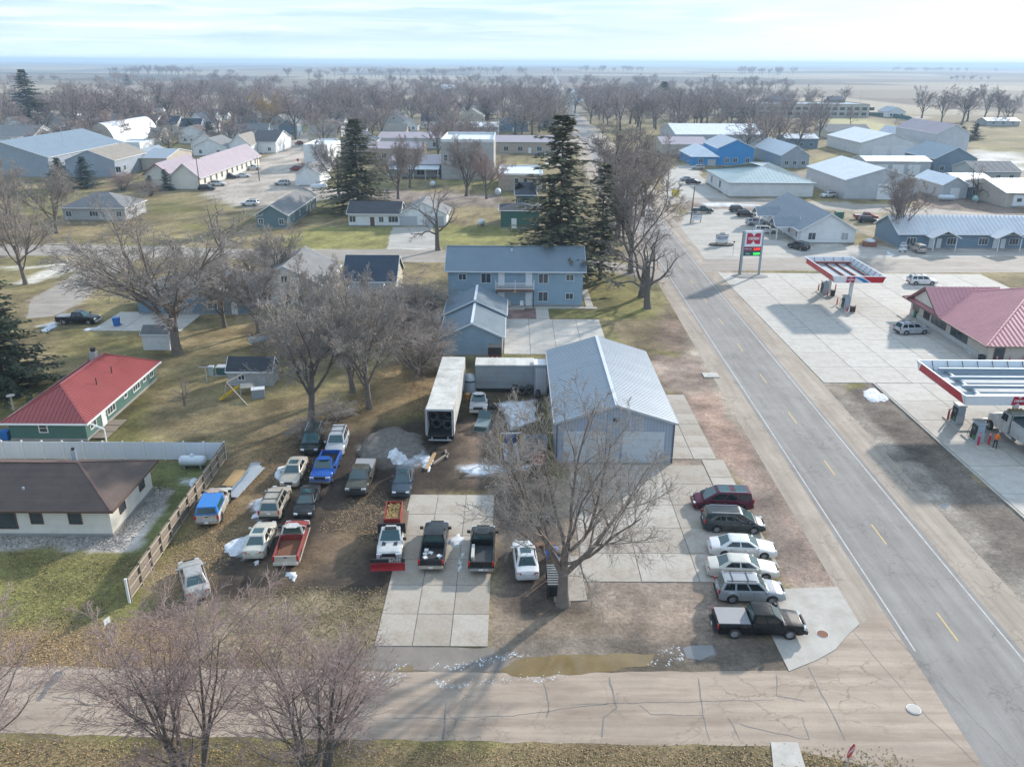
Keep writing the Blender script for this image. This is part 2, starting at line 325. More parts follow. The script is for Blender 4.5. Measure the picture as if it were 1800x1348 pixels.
def ground_mat(name, attr=True, base=(.3,.25,.2), lo=.62, hi=1.5):
    m, N, L, b = ndmat(name); b.inputs['Roughness'].default_value = .95; b.inputs['Specular IOR Level'].default_value = .15
    tc = N.new('ShaderNodeTexCoord'); P = tc.outputs['Object']
    a = N.new('ShaderNodeVertexColor'); a.layer_name = 'soil'; out = None
    for s, d, l, h in ((3.3, 6, lo, hi), (14, 3, .65, 1.4), (.8, 8, .6, 1.42), (.21, 5, .84, 1.18)):
        n = N.new('ShaderNodeTexNoise'); n.inputs['Scale'].default_value = s; n.inputs['Detail'].default_value = d; n.inputs['Roughness'].default_value = .7; L.new(P, n.inputs['Vector'])
        r = N.new('ShaderNodeMapRange'); r.inputs[1].default_value = .25; r.inputs[2].default_value = .75; r.inputs[3].default_value = l; r.inputs[4].default_value = h; L.new(n.outputs[0], r.inputs[0])
        if out is None: out = r.outputs[0]; n0 = n
        else:
            q = N.new('ShaderNodeMath'); q.operation = 'MULTIPLY'; L.new(out, q.inputs[0]); L.new(r.outputs[0], q.inputs[1]); out = q.outputs[0]
    vm = N.new('ShaderNodeVectorMath'); vm.operation = 'SCALE'; L.new(a.outputs[0], vm.inputs[0]); L.new(out, vm.inputs['Scale'])
    # pale straw and dead-leaf flecks
    vo = N.new('ShaderNodeTexVoronoi'); vo.inputs['Scale'].default_value = 5.5; L.new(P, vo.inputs['Vector'])
    ns = N.new('ShaderNodeTexNoise'); ns.inputs['Scale'].default_value = .5; ns.inputs['Detail'].default_value = 4; L.new(P, ns.inputs['Vector'])
    ad = N.new('ShaderNodeMath'); ad.operation = 'SUBTRACT'; L.new(ns.outputs[0], ad.inputs[0]); L.new(vo.outputs['Distance'], ad.inputs[1])
    mr = N.new('ShaderNodeMapRange'); mr.inputs[1].default_value = .3; mr.inputs[2].default_value = .42; mr.inputs[4].default_value = .45; L.new(ad.outputs[0], mr.inputs[0])
    bw = N.new('ShaderNodeRGBToBW'); L.new(a.outputs[0], bw.inputs[0]); m3 = N.new('ShaderNodeMapRange'); m3.inputs[1].default_value = .07; m3.inputs[2].default_value = .15; L.new(bw.outputs[0], m3.inputs[0]); m4 = N.new('ShaderNodeMath'); m4.operation = 'MULTIPLY'; L.new(mr.outputs[0], m4.inputs[0]); L.new(m3.outputs[0], m4.inputs[1])
    mx = N.new('ShaderNodeMix'); mx.data_type = 'RGBA'; mx.inputs[7].default_value = (.34,.26,.16,1); L.new(m4.outputs[0], mx.inputs[0]); L.new(vm.outputs[0], mx.inputs[6])
    L.new(mx.outputs[2], b.inputs['Base Color'])
    bp = N.new('ShaderNodeBump'); bp.inputs['Strength'].default_value = .5; bp.inputs['Distance'].default_value = .12; L.new(n0.outputs[0], bp.inputs['Height']); L.new(bp.outputs[0], b.inputs['Normal'])
    return m
tag(link('ground', gm, ground_mat('soil_and_turf')), kind='structure')
# ------------------------------------------------------------------ roads
HW = [(-200,27.2),(-60,28.4),(47,30.0),(148,31.7),(330,35.6),(618,43.5),(785,49.8),(1100,62),(2600,120)]
def hwx(y): return float(np.interp(y, [p[0] for p in HW], [p[1] for p in HW]))
def strip(off0, off1, y0, y1, z, step=12):
    ys = list(np.arange(y0, y1, step))+[y1]; V = []; F = []
    for y in ys: V += [(hwx(y)+off0, y, z), (hwx(y)+off1, y, z)]
    F = [(2*i, 2*i+1, 2*i+3, 2*i+2) for i in range(len(ys)-1)]
    me = bpy.data.meshes.new('strip'); me.from_pydata(V, [], F); return me
def road_mat(name, c, along, crack=.5, stain=(.2,.15,.11), amt=.6, lanes=None):
    m, N, L, b = ndmat(name); b.inputs['Roughness'].default_value = .88; b.inputs['Specular IOR Level'].default_value = .3
    tc = N.new('ShaderNodeTexCoord')
    def nz(sc, s, d=5, lo=.3, hi=.7, a=.8, z=1.2):
        mp = N.new('ShaderNodeMapping'); mp.inputs['Scale'].default_value = sc; L.new(tc.outputs['Object'], mp.inputs[0])
        n = N.new('ShaderNodeTexNoise'); n.inputs['Scale'].default_value = s; n.inputs['Detail'].default_value = d; n.inputs['Roughness'].default_value = .65; L.new(mp.outputs[0], n.inputs['Vector'])
        r = N.new('ShaderNodeMapRange'); r.inputs[1].default_value = lo; r.inputs[2].default_value = hi; r.inputs[3].default_value = a; r.inputs[4].default_value = z; L.new(n.outputs[0], r.inputs[0]); return r.outputs[0]
    k = (1, .035, 1) if along == 'y' else (.035, 1, 1)
    f = None
    for x in (nz(k, 1.1, 5, .3, .7, .8, 1.2), nz((1,1,1), .25, 5, .3, .7, .86, 1.13), nz((1,1,1), 16, 2, .3, .7, .86, 1.14)):
        if f is None: f = x
        else:
            q = N.new('ShaderNodeMath'); q.operation = 'MULTIPLY'; L.new(f, q.inputs[0]); L.new(x, q.inputs[1]); f = q.outputs[0]
    if crack:                                   # alligator cracks
        vo = N.new('ShaderNodeTexVoronoi'); vo.feature = 'DISTANCE_TO_EDGE'; vo.inputs['Scale'].default_value = .75; 
        mp = N.new('ShaderNodeMapping'); mp.inputs['Scale'].default_value = (.55,1,1) if along == 'x' else (1,.55,1); 
        dn = N.new('ShaderNodeTexNoise'); dn.inputs['Scale'].default_value = 1.5; L.new(tc.outputs['Object'], dn.inputs['Vector'])
        av = N.new('ShaderNodeVectorMath'); av.operation = 'ADD'; L.new(tc.outputs['Object'], av.inputs[0]); L.new(dn.outputs['Color'], av.inputs[1]); L.new(av.outputs[0], mp.inputs[0]); L.new(mp.outputs[0], vo.inputs['Vector'])
        r = N.new('ShaderNodeMapRange'); r.inputs[1].default_value = .0; r.inputs[2].default_value = .035; r.inputs[3].default_value = 1-crack; r.inputs[4].default_value = 1; L.new(vo.outputs['Distance'], r.inputs[0])
        mk = nz((1,1,1), .18, 3, .45, .6, 0, 1); q = N.new('ShaderNodeMix'); q.data_type = 'FLOAT'; q.inputs[2].default_value = 1; L.new(mk, q.inputs[0]); L.new(r.outputs[0], q.inputs[3])
        q2 = N.new('ShaderNodeMath'); q2.operation = 'MULTIPLY'; L.new(f, q2.inputs[0]); L.new(q.outputs[0], q2.inputs[1]); f = q2.outputs[0]
    vm = N.new('ShaderNodeVectorMath'); vm.operation = 'SCALE'; vm.inputs[0].default_value = c; L.new(f, vm.inputs['Scale'])
    k2 = (.35, .06, 1) if along == 'y' else (.06, .35, 1)
    mx = N.new('ShaderNodeMix'); mx.data_type = 'RGBA'; mx.inputs[7].default_value = (*stain, 1); L.new(nz(k2, 1.6, 6, .48, .72, 0, amt), mx.inputs[0]); L.new(vm.outputs[0], mx.inputs[6])
    L.new(mx.outputs[2], b.inputs['Base Color']); return m
ASPH = road_mat('asphalt', (.255,.235,.217), 'y', .35, (.31,.285,.26), .55)
SHOULD = road_mat('shoulder_paving', (.37,.305,.245), 'y', .45, (.25,.2,.15), .6)
SIDEST = road_mat('worn_street_paving', (.40,.315,.245), 'x', .4, (.23,.17,.125), .85)
def struct(name, me, mat, parent=None): 
    o = link(name, me, mat, parent); 
    return tag(o, kind='structure') if not parent else o
struct('shoulder', strip(-6.1, 6.7, -200, 620, .004), SHOULD)
struct('highway', strip(-3.75, 3.75, -200, 2600, .008, 20), ASPH)
YEL = M('yellow_paint', (.66,.45,.14), .8, 0, .25, 3, dirt=((.3,.27,.24), .5, 2)); WPT = M('white_road_paint', (.5,.49,.47), .8, 0, .2, 2, dirt=((.28,.26,.24), .7, 1.2))
for sg in (-1, 1):
    y0 = 44.5 if sg < 0 else -100
    struct('edge_line', strip(sg*3.33-.06, sg*3.33+.06, y0, 700, .012), WPT)
dm = bpy.data.meshes.new('centre_dash'); dm.from_pydata([(-.055,-1.55,0),(.055,-1.55,0),(.055,1.55,0),(-.055,1.55,0)], [], [(0,1,2,3)]); dm.materials.append(YEL)
for i in range(42):
    y = 47.1-11.95*2+11.95*i; o = link('centre_dash', dm, None, None, (hwx(y), y, .012), (0, 0, -.017)); tag(o, kind='structure')
def sheet(name, poly, mat, z, jag=0, seed=1, parent=None, step=1.2):
    rr = random.Random(seed); pts = []
    for i, (x0, y0) in enumerate(poly):
        x1, y1 = poly[(i+1) % len(poly)]; n = max(1, int(math.hypot(x1-x0, y1-y0)/step)) if jag else 1
        for k in range(n):
            t = k/n; pts.append((x0+(x1-x0)*t+rr.uniform(-jag,jag), y0+(y1-y0)*t+rr.uniform(-jag,jag), z))
    me = bpy.data.meshes.new(name); me.from_pydata(pts, [], [tuple(range(len(pts)))]); return struct(name, me, mat, parent)
side = sheet('side_street', [(-140,36.6),(-30,36.9),(0,36.5),(15.5,36.3),(20.5,34.6),(24,30.5),(26.4,26),(26.4,49),(24,47.3),(21,44.4),(17.7,42.6),(0,42.2),(-32,42.6),(-140,42.7)], SIDEST, .0062, .1, 3)
DRIED = M('wet_pad_edge', (.2,.175,.15), .7, 0, .3, .7, dirt=((.3,.25,.2), .6, .4)); sheet('driveway_apron', [(-9.2,44.7),(-1.2,44.6),(.5,42.3),(-9.8,42.4)], DRIED, .009, .12, 5)
SEAL = M('crack_sealant', (.185,.175,.165), .8, 0, .25, 3)
def crackline(px, wd, parent=side):
    V = []; F = []; pts = [G(*p) for p in px]; rr = random.Random(len(px)+int(px[0][0])); fine = []
    for (x0, y0), (x1, y1) in zip(pts[:-1], pts[1:]):
        n = max(2, int(math.hypot(x1-x0, y1-y0)/.5))
        for k in range(n): fine.append((x0+(x1-x0)*k/n+rr.uniform(-.05,.05), y0+(y1-y0)*k/n+rr.uniform(-.05,.05)))
    fine.append(pts[-1])
    for i, (x, y) in enumerate(fine):
        a = fine[max(0, i-1)]; b = fine[min(len(fine)-1, i+1)]; dx, dy = b[0]-a[0], b[1]-a[1]; l = math.hypot(dx, dy)+1e-6; q = wd*.36*rr.uniform(.5, 1.3)
        V += [(x-dy/l*q, y+dx/l*q, .013), (x+dy/l*q, y-dx/l*q, .013)]
    me = bpy.data.meshes.new('crack'); me.from_pydata(V, [], [(2*i, 2*i+1, 2*i+3, 2*i+2) for i in range(len(fine)-1)])
    return link('crack_seal', me, SEAL, parent)
for px, wd in (([(1420,1172),(1445,1220),(1485,1300)], .11), ([(1365,1185),(1365,1222),(1415,1232)], .12), ([(955,1200),(966,1240),(960,1262)], .09), ([(1070,1190),(1085,1245),(1060,1262),(1058,1295)], .13),
               ([(1228,1192),(1235,1255),(1248,1303)], .09), ([(105,1180),(66,1232)], .62), ([(92,1225),(130,1228),(155,1238),(190,1236)], .12), ([(785,1235),(778,1300)], .14), ([(690,1262),(800,1262),(900,1258),(1070,1236)], .06),
               ([(1125,1238),(1145,1255),(1235,1257)], .07), ([(1280,1260),(1300,1300)], .08), ([(1410,1260),(1422,1300),(1350,1285),(1300,1272)], .09), ([(1000,1238),(1360,1230)], .06)): crackline(px, wd)
for px, wd in (([(1440,1040),(1620,1250),(1720,1345)], .05), ([(1560,1105),(1660,1210),(1790,1345)], .06)): crackline(px, wd, side)
# ------------------------------------------------------------------ slabs of concrete, each a piece
def slabs(name, x0, x1, y0, y1, nx, ny, mats, seed, gap=.04, skip=None, top=.04, lean=0):
    rr = random.Random(seed); dx, dy = (x1-x0)/nx, (y1-y0)/ny; c0 = ((x0+x1)/2, (y0+y1)/2)
    base = MB().box(x0-c0[0]+.1, x1-c0[0]-.1, y0-c0[1]+.1, y1-c0[1]-.1, .0, .016).build(name, SEALBASE); base.location = (*c0, 0.002); tag(base, kind='structure'); cache = {}
    for i in range(nx):
        for j in range(ny):
            cx, cy = x0+(i+.5)*dx-c0[0], y0+(j+.5)*dy-c0[1]
            if skip and skip(cx+c0[0], cy+c0[1]): continue
            m = rr.choice(mats)
            if m not in cache: cache[m] = MB().box(-dx/2+gap/2, dx/2-gap/2, -dy/2+gap/2, dy/2-gap/2, 0, top).mesh('slab'); cache[m].materials.append(m)
            link('slab', cache[m], None, base, (cx+lean*cy, cy, rr.uniform(.0, .014)))
    return base
SEALBASE = M('joint_dirt', (.19,.165,.14), .95, 0, .25, 1)
slabs('parking_pad', -9.0, -1.5, 44.7, 65.2, 3, 6, OLDC, 1, .05)
slabs('shop_lot', 5.4, 18.4, 52.1, 71.3, 3, 5, OLDC, 2, .06); slabs('shop_side_lot', 18.45, 20.6, 54.0, 72.5, 1, 5, OLDC, 3, .06)
slabs('shop_walk', 15.5, 20.0, 72.6, 89.4, 2, 6, OLDC, 4, .06); slabs('apartment_lot', -1.1, 13.0, 103.4, 119.4, 4, 4, CONC, 5, .06)
slabs('forecourt', 43.9, 76, 44, 93.4, 6, 9, CONC, 6, .07); slabs('forecourt', 37.7, 86, 93.5, 149.5, 9, 10, CONC, 7, .07)
slabs('driveway', -60, -47.2, 112.5, 122, 3, 2, CONC, 8, .07); slabs('garden_path', 3.6, 5.6, 119.5, 126.0, 1, 4, CONC, 9, .04)
slabs('side_path', -10, 13.3, 125.2, 126.2, 12, 1, CONC, 10, .04, top=.05); slabs('side_path', 11.6, 12.8, 126.3, 137, 1, 5, CONC, 11, .04, top=.05)
ap = MB().prism([(19.6,51.3),(24.1,51.6),(24.05,47.3),(22.6,45.9),(21.4,44.6),(19.9,43.6),(17.7,42.5),(17.6,46.1),(18.6,49)], .0, .045).build('kerb_apron', CONC[1]); tag(ap, kind='structure')
sp = MB().prism([G(1355,1305),G(1402,1305),G(1425,1380),G(1362,1380)], .0, .06).build('sidewalk', CONC[2]); tag(sp, kind='structure')
pk = MB().prism([(3.1,49.6),(5.5,49.8),(5.3,55.5),(3.1,55.6)], 0, .05).build('tree_pad', OLDC[1]); tag(pk, kind='structure')
kb = MB().box(-.09, .09, -24, 24, 0, .13).build('kerb', CONC[0]); kb.location = (43.65, 69.4, 0); tag(kb, kind='structure')
LANE = road_mat('lane_paving', (.345,.3,.255), 'x', .3, (.25,.2,.155), .6); LOTP = road_mat('lot_paving', (.43,.40,.355), 'x', .25, (.3,.265,.225), .6)
for nm, px, m, z in (('cross_street', [(-60,429),(200,432),(480,440),(700,438),(1030,456),(1190,478),(1195,497),(1030,469),(800,462),(480,458),(200,450),(-60,449)], LANE, .007), ('alley', [(45,560),(55,528),(110,495),(161,463),(172,451),(245,452),(199,483),(134,534),(95,556)], LANE, .0055),
    ('east_street', [(1236,456),(1420,452),(1577,456),(1800,450),(2100,441),(2100,476),(1800,479),(1577,479),(1420,475),(1232,477)], LANE, .0065), ('north_street', [(1172,346),(1290,350),(1430,355),(1640,367),(1800,381),(1800,393),(1640,378),(1420,366),(1290,357),(1172,355)], LANE, .0065),
    ('motel_lot', [(1196,398),(1215,367),(1345,373),(1360,420),(1420,436),(1500,432),(1560,434),(1582,441),(1820,443),(2100,441),(2100,447),(1800,450),(1577,456),(1420,452),(1240,456)], LOTP, .005), ('store_lot', [(1176,300),(1215,290),(1243,325),(1280,349),(1174,346)], LOTP, .005), ('driveway', [(690,400),(760,398),(772,437),(680,438)], LOTP, .0055)):
    sheet(nm, [G(*p) for p in px], m, z, .18, 11, None, 2.5)
# puddles
WATER = M('muddy_water', (.22,.155,.07), .12, 0, .25, .6, spec=.6); WAT2 = M('clear_puddle', (.17,.17,.17), .06, 0, .2, .8, spec=.8)
for px, m in (([(905,1160),(960,1152),(1040,1149),(1100,1149),(1150,1150),(1145,1168),(1080,1178),(1040,1182),(960,1188),(900,1190),(880,1176)], WATER), ([(1200,1138),(1250,1132),(1262,1148),(1230,1160),(1205,1155)], WAT2),
              ([(690,1172),(730,1170),(725,1178),(695,1180)], WATER), ([(1655,885),(1672,886),(1665,895),(1650,892)], WAT2)):
    sheet('puddle', [G(*p) for p in px], m, .011, .12, 9, None, .6)
# ------------------------------------------------------------------ building kit
def pane_on(root, F, a, z, w, h, frame=WHITE, mull='v', curt=False, fw=.09, nm='window'):
    """window: frame ring proud of the wall with its pane a child; F(a,z,out)->local point"""
    mb = MB()
    def bx(a0, a1, z0, z1, o0, o1):
        mb.add([F(a0,z0,o0),F(a1,z0,o0),F(a1,z0,o1),F(a0,z0,o1),F(a0,z1,o0),F(a1,z1,o0),F(a1,z1,o1),F(a0,z1,o1)], [(0,3,2,1),(4,5,6,7),(0,1,5,4),(1,2,6,5),(2,3,7,6),(3,0,4,7)])
    bx(a-w/2-fw, a-w/2, z-fw, z+h+fw, -.01, .06); bx(a+w/2, a+w/2+fw, z-fw, z+h+fw, -.01, .06)
    bx(a-w/2, a+w/2, z-fw, z, -.01, .07); bx(a-w/2, a+w/2, z+h, z+h+fw, -.01, .06)
    if 'v' in mull: bx(a-.03, a+.03, z, z+h, -.01, .045)
    if 'h' in mull: bx(a-w/2, a+w/2, z+h/2-.025, z+h/2+.025, -.01, .04)
    if 'w' in mull:
        for k in (-1, 1): bx(a+k*w/6-.03, a+k*w/6+.03, z, z+h, -.01, .045)
    fr = mb.build(nm, frame, root)
    pm = MB(); pm.add([F(a-w/2,z,.02),F(a+w/2,z,.02),F(a+w/2,z+h,.02),F(a-w/2,z+h,.02)], [(0,1,2,3)])
    pm.build('pane', CURT if curt else WGLASS, fr); return fr
def slab_on(root, F, a, z, w, h, mat, nm='door', out=.05, handle=True, panels=0, pmat=None):
    mb = MB(); mb.add([F(a-w/2,z,-.02),F(a+w/2,z,-.02),F(a+w/2,z,out),F(a-w/2,z,out),F(a-w/2,z+h,-.02),F(a+w/2,z+h,-.02),F(a+w/2,z+h,out),F(a-w/2,z+h,out)],
        [(0,3,2,1),(4,5,6,7),(0,1,5,4),(1,2,6,5),(2,3,7,6),(3,0,4,7)])
    d = mb.build(nm, mat, root)
    if handle and not panels:
        p = F(a+w/2-.1, z+1.0, out+.03); MB().cbox(p, (.07,.07,.12)).build('handle', CHROME, d)
    for k in range(panels):
        z0 = z+h*k/panels+.03; z1 = z+h*(k+1)/panels-.03; q = MB()
        q.add([F(a-w/2+.05,z0,out),F(a+w/2-.05,z0,out),F(a+w/2-.05,z0,out+.03),F(a-w/2+.05,z0,out+.03),F(a-w/2+.05,z1,out),F(a+w/2-.05,z1,out),F(a+w/2-.05,z1,out+.03),F(a-w/2+.05,z1,out+.03)],
              [(0,3,2,1),(4,5,6,7),(0,1,5,4),(1,2,6,5),(2,3,7,6),(3,0,4,7)]); q.build('door_panel', pmat or mat, d)
    return d
def roof_parts(root, w, d, eave, ridge, axis, roof, trim, kind, over, ribs, cap=None, ribmat=None, rw=.06, dx=0, dy=0, hipf=(1,1), stuffname='roof_ribs'):
    """axis: ridge direction. returns roof object"""
    ax = axis == 'x'
    Lh, Wh = (w/2, d/2) if ax else (d/2, w/2)
    sl = (ridge-eave)/Wh; t = .14; ov = over
    T = (lambda a, b, z: (a+dx, b+dy, z)) if ax else (lambda a, b, z: (-b+dx, a+dy, z))
    e0 = eave-ov*sl; mb = MB()
    if kind == 'gable':
        A, B = Lh+ov*.8, Wh+ov
        pr = [(-B,e0),(0,ridge),(B,e0),(B,e0+t),(0,ridge+t),(-B,e0+t)]
        vs = [T(-A,b,z) for b, z in pr]+[T(A,b,z) for b, z in pr]
        mb.add(vs, [(0,1,4,5),(1,2,3,4),(6,11,10,7),(7,10,9,8),(0,6,7,1),(1,7,8,2),(2,8,9,3),(3,9,10,4),(4,10,11,5),(5,11,6,0)])
        rl = A
    else:
        A, B = Lh+ov, Wh+ov; r0 = -Lh+Wh*hipf[0]; r1 = Lh-Wh*hipf[1]
        r0 = -A if hipf[0] == 0 else r0; r1 = A if hipf[1] == 0 else r1
        vs = [T(-A,-B,e0),T(A,-B,e0),T(A,B,e0),T(-A,B,e0),T(-A,-B,e0+t),T(A,-B,e0+t),T(A,B,e0+t),T(-A,B,e0+t),T(r0,0,ridge+t),T(r1,0,ridge+t)]
        mb.add(vs, [(0,3,2,1),(0,1,5,4),(1,2,6,5),(2,3,7,6),(3,0,4,7),(4,5,9,8),(6,7,8,9),(5,6,9),(7,4,8)])
        rl = max(abs(r0), abs(r1))
    ro = mb.build('roof', roof, root)
    fa = MB()
    for sg in (-1, 1):                     # eave gutters
        b0, b1 = sorted((sg*(Wh+ov+.005), sg*(Wh+ov+.1)))
        ps = [T(x,y,z) for z in (e0-.04, e0+t-.01) for x, y in ((-A,b0),(A,b0),(A,b1),(-A,b1))]
        fa.add(ps, [(0,3,2,1),(4,5,6,7),(0,1,5,4),(1,2,6,5),(2,3,7,6),(3,0,4,7)])
        if kind == 'gable':
            for e in (-1, 1):
                a0, a1 = sorted((e*(A+.005), e*(A+.06)))
                fa.add([T(a0,sg*(Wh+ov),e0-.06),T(a1,sg*(Wh+ov),e0-.06),T(a1,0,ridge-.06),T(a0,0,ridge-.06),T(a0,sg*(Wh+ov),e0+t+.02),T(a1,sg*(Wh+ov),e0+t+.02),T(a1,0,ridge+t+.02),T(a0,0,ridge+t+.02)],
                       [(0,3,2,1),(4,5,6,7),(0,1,5,4),(1,2,6,5),(2,3,7,6),(3,0,4,7)])
    if kind != 'gable':
        for e in (-1, 1):
            if hipf[0 if e < 0 else 1] == 0: continue
            a0, a1 = sorted((e*(A+.005), e*(A+.1))); B2 = Wh+ov+.1
            ps = [T(x,y,z) for z in (e0-.04, e0+t-.01) for x, y in ((a0,-B2),(a1,-B2),(a1,B2),(a0,B2))]
            fa.add(ps, [(0,3,2,1),(4,5,6,7),(0,1,5,4),(1,2,6,5),(2,3,7,6),(3,0,4,7)])
    fa.build('fascia', trim, root)
    if cap:
        c = MB(); zt = ridge+t
        ra, rb = ((-A, A) if kind == 'gable' else (r0, r1))
        c.bar(T(ra,0,zt+.01), T(rb,0,zt+.01), .34, .07)
        if kind != 'gable':
            if hipf[0]:
                for s in (-1, 1): c.bar(T(-A,s*B,e0+t+.02), T(r0,0,zt+.02), .22, .06)
            if hipf[1]:
                for s in (-1, 1): c.bar(T(A,s*B,e0+t+.02), T(r1,0,zt+.02), .22, .06)
        c.build('ridge_cap', cap, ro)
    if ribs:
        rb = MB(); n = int(2*A/ribs)
        def rib(p, q):
            rb.bar(p, q, rw, .045)
        for i in range(n+1):
            a = -A+.05+i*(2*A-.1)/n
            if kind == 'gable': zt = ridge+t; bt = 0
            else:
                bt = max(0, (r0-a)/(r0+A+1e-9)*B if a < r0 else ((a-r1)/(A-r1+1e-9)*B if a > r1 else 0)); zt = ridge+t-bt/B*(ridge-e0)
            if bt > B-.25: continue
            for s in (-1, 1): rib(T(a,s*B,e0+t+.015), T(a,s*bt,zt+.015))
        if kind != 'gable':
            m = int(2*B/ribs)
            for i in range(1, m):
                b = -B+i*2*B/m; f = 1-abs(b)/B
                if hipf[1]: rib(T(A,b,e0+t+.015), T(A+(r1-A)*f,b,e0+t+(ridge-e0)*f+.015))
                if hipf[0]: rib(T(-A,b,e0+t+.015), T(-A+(r0+A)*f,b,e0+t+(ridge-e0)*f+.015))
        o = rb.build(stuffname, ribmat or roof, ro); o['kind'] = 'stuff'
    return ro
def bld(name, label, cat, x0, x1, y0, y1, eave, ridge=None, axis='x', wall=None, roof=None, trim=WHITE, kind='gable', over=.45, ribs=0, cap=None, wins=(), doors=(), pipes=(), group=None, yaw=0, found=True, gable=None, hipf=(1,1), parapet=.5, corner=None, ribmat=None):
    """wins: (face, a, z, w, h[, mull, curt]); doors: (face, a, w, h, mat[, panels]); a is measured from the face's middle"""
    root = thing(name, label, cat, (x0+x1)/2, (y0+y1)/2, yaw, group); w, d = x1-x0, y1-y0; hw, hd = w/2, d/2
    mb = MB(); ridge = ridge or eave
    if kind == 'gable':
        if axis == 'x':
            mb.add([(-hw,-hd,0),(hw,-hd,0),(hw,hd,0),(-hw,hd,0),(-hw,-hd,eave),(hw,-hd,eave),(hw,hd,eave),(-hw,hd,eave),(-hw,0,ridge),(hw,0,ridge)], [(0,1,5,4),(1,2,6,9,5),(2,3,7,6),(3,0,4,8,7),(4,5,9,8),(6,7,8,9)])
        else:
            mb.add([(-hw,-hd,0),(hw,-hd,0),(hw,hd,0),(-hw,hd,0),(-hw,-hd,eave),(hw,-hd,eave),(hw,hd,eave),(-hw,hd,eave),(0,-hd,ridge),(0,hd,ridge)], [(0,1,5,8,4),(1,2,6,5),(2,3,7,9,6),(3,0,4,7),(5,6,9,8),(7,4,8,9)])
    else: mb.box(-hw, hw, -hd, hd, 0, eave)
    mb.build('wall', wall, root)
    if found: MB().box(-hw-.04, hw+.04, -hd-.04, hd+.04, 0, .28).build('foundation', FOUND, root)
    if kind in ('gable', 'hip'): ro = roof_parts(root, w, d, eave, ridge, axis, roof, trim, kind, over, ribs, cap, ribmat, hipf=hipf)
    else:                                  # flat roof behind a parapet
        ro = MB().box(-hw+.25, hw-.25, -hd+.25, hd-.25, eave+.003, eave+.06).build('roof', roof, root)
        p = MB(); z0, z1 = eave+.002, eave+parapet
        p.box(-hw-.03,hw+.03,-hd-.03,-hd+.25,z0,z1).box(-hw-.03,hw+.03,hd-.25,hd+.03,z0,z1).box(-hw-.03,-hw+.25,-hd+.25,hd-.25,z0,z1).box(hw-.25,hw+.03,-hd+.25,hd-.25,z0,z1); p.build('parapet', trim, root)
    FS = {'S': lambda a, z, o: (a, -hd-o, z), 'N': lambda a, z, o: (-a, hd+o, z), 'E': lambda a, z, o: (hw+o, a, z), 'W': lambda a, z, o: (-hw-o, -a, z)}
    for q in wins: pane_on(root, FS[q[0]], *q[1:5], frame=trim if trim is not WHITE else WHITE, mull=q[5] if len(q) > 5 else 'v', curt=q[6] if len(q) > 6 else False)
    for q in doors: slab_on(root, FS[q[0]], q[1], .05, q[2], q[3], q[4], 'garage_door' if q[2] > 2 else 'door', panels=q[5] if len(q) > 5 else 0)
    for (px, py, h, r, m) in pipes:
        zb = ridge-1.5 if kind != 'flat' else eave
        c = MB(); c.cyl((px,py,zb), (px,py,ridge+h), r, n=10); o = c.build('vent_pipe' if r < .2 else 'chimney', m, ro); MB().cyl((px,py,ridge+h), (px,py,ridge+h+.12), r*1.35, n=10).build('pipe_cap', BLACKP, o)
    if corner:
        for sx in (-1, 1):
            for sy in (-1, 1): MB().box(sx*hw-.07, sx*hw+.07, sy*hd-.07, sy*hd+.07, .03, eave-.02).build('corner_post', corner, root)
    root['_dims'] = (w, d, eave, ridge); return root
FOUND = M('foundation_block', (.3,.29,.27), .9, 0, .2, 1)
def siding(name, c, per=.2, var=.08): return M(name, c, .75, 0, var, .8, stripe=('z', per, .28, .86), dirt=((c[0]*.7, c[1]*.68, c[2]*.62), .35, .6))
def vmetal(name, c, per=.3, var=.08, metal=.15): return M(name, c, .5, metal, var, .6, stripe=('xy', per, .2, .82), dirt=((c[0]*.7, c[1]*.66, c[2]*.58), .4, .4))
def shingle(name, c, per=.16): return M(name, c, .9, 0, .22, 1.2, stripe=('z', per*.45, .2, .75), dirt=((c[0]*1.5, c[1]*1.4, c[2]*1.35), .35, .5))
def sheetroof(name, c, metal=.25, rough=.45): return M(name, c, rough, metal, .08, .5, dirt=((c[0]*.72, c[1]*.72, c[2]*.72), .4, .35))
W_CREAM = siding('cream_siding', (.74,.7,.61)); W_WHITE = siding('white_siding', (.76,.77,.77)); W_GREEN = siding('green_siding', (.075,.16,.135)); W_BLUE = siding('blue_siding', (.27,.38,.47))
W_GREY = siding('grey_siding', (.44,.45,.45)); W_TAN = siding('tan_siding', (.58,.52,.42)); W_SLATE = siding('slate_blue_siding', (.17,.25,.32)); W_TEAL = siding('teal_siding', (.13,.2,.22)); W_DG = siding('dark_green_siding', (.055,.14,.115))
W_BRT = M('bright_blue_metal', (.03,.24,.55), .5, .1, .06, .6, stripe=('xy', .4, .15, .85)); V_GREY = vmetal('grey_blue_metal_wall', (.33,.38,.44)); V_WHITE = vmetal('white_metal_wall', (.7,.71,.72)); V_TAN = vmetal('tan_metal_wall', (.5,.45,.38)); V_SLATE = vmetal('slate_metal_wall', (.17,.24,.31))
V_LG = vmetal('light_grey_metal_wall', (.5,.52,.55)); BLOCK = M('grey_block', (.38,.365,.345), .9, 0, .15, .8, stripe=('z', .4, .15, .9)); BRICKW = M('tan_brick', (.4,.33,.26), .9, 0, .2, 1.4, stripe=('z', .25, .15, .85)); BRICKR = M('red_brick', (.28,.13,.09), .9, 0, .2, 1.4, stripe=('z', .25, .15, .85))
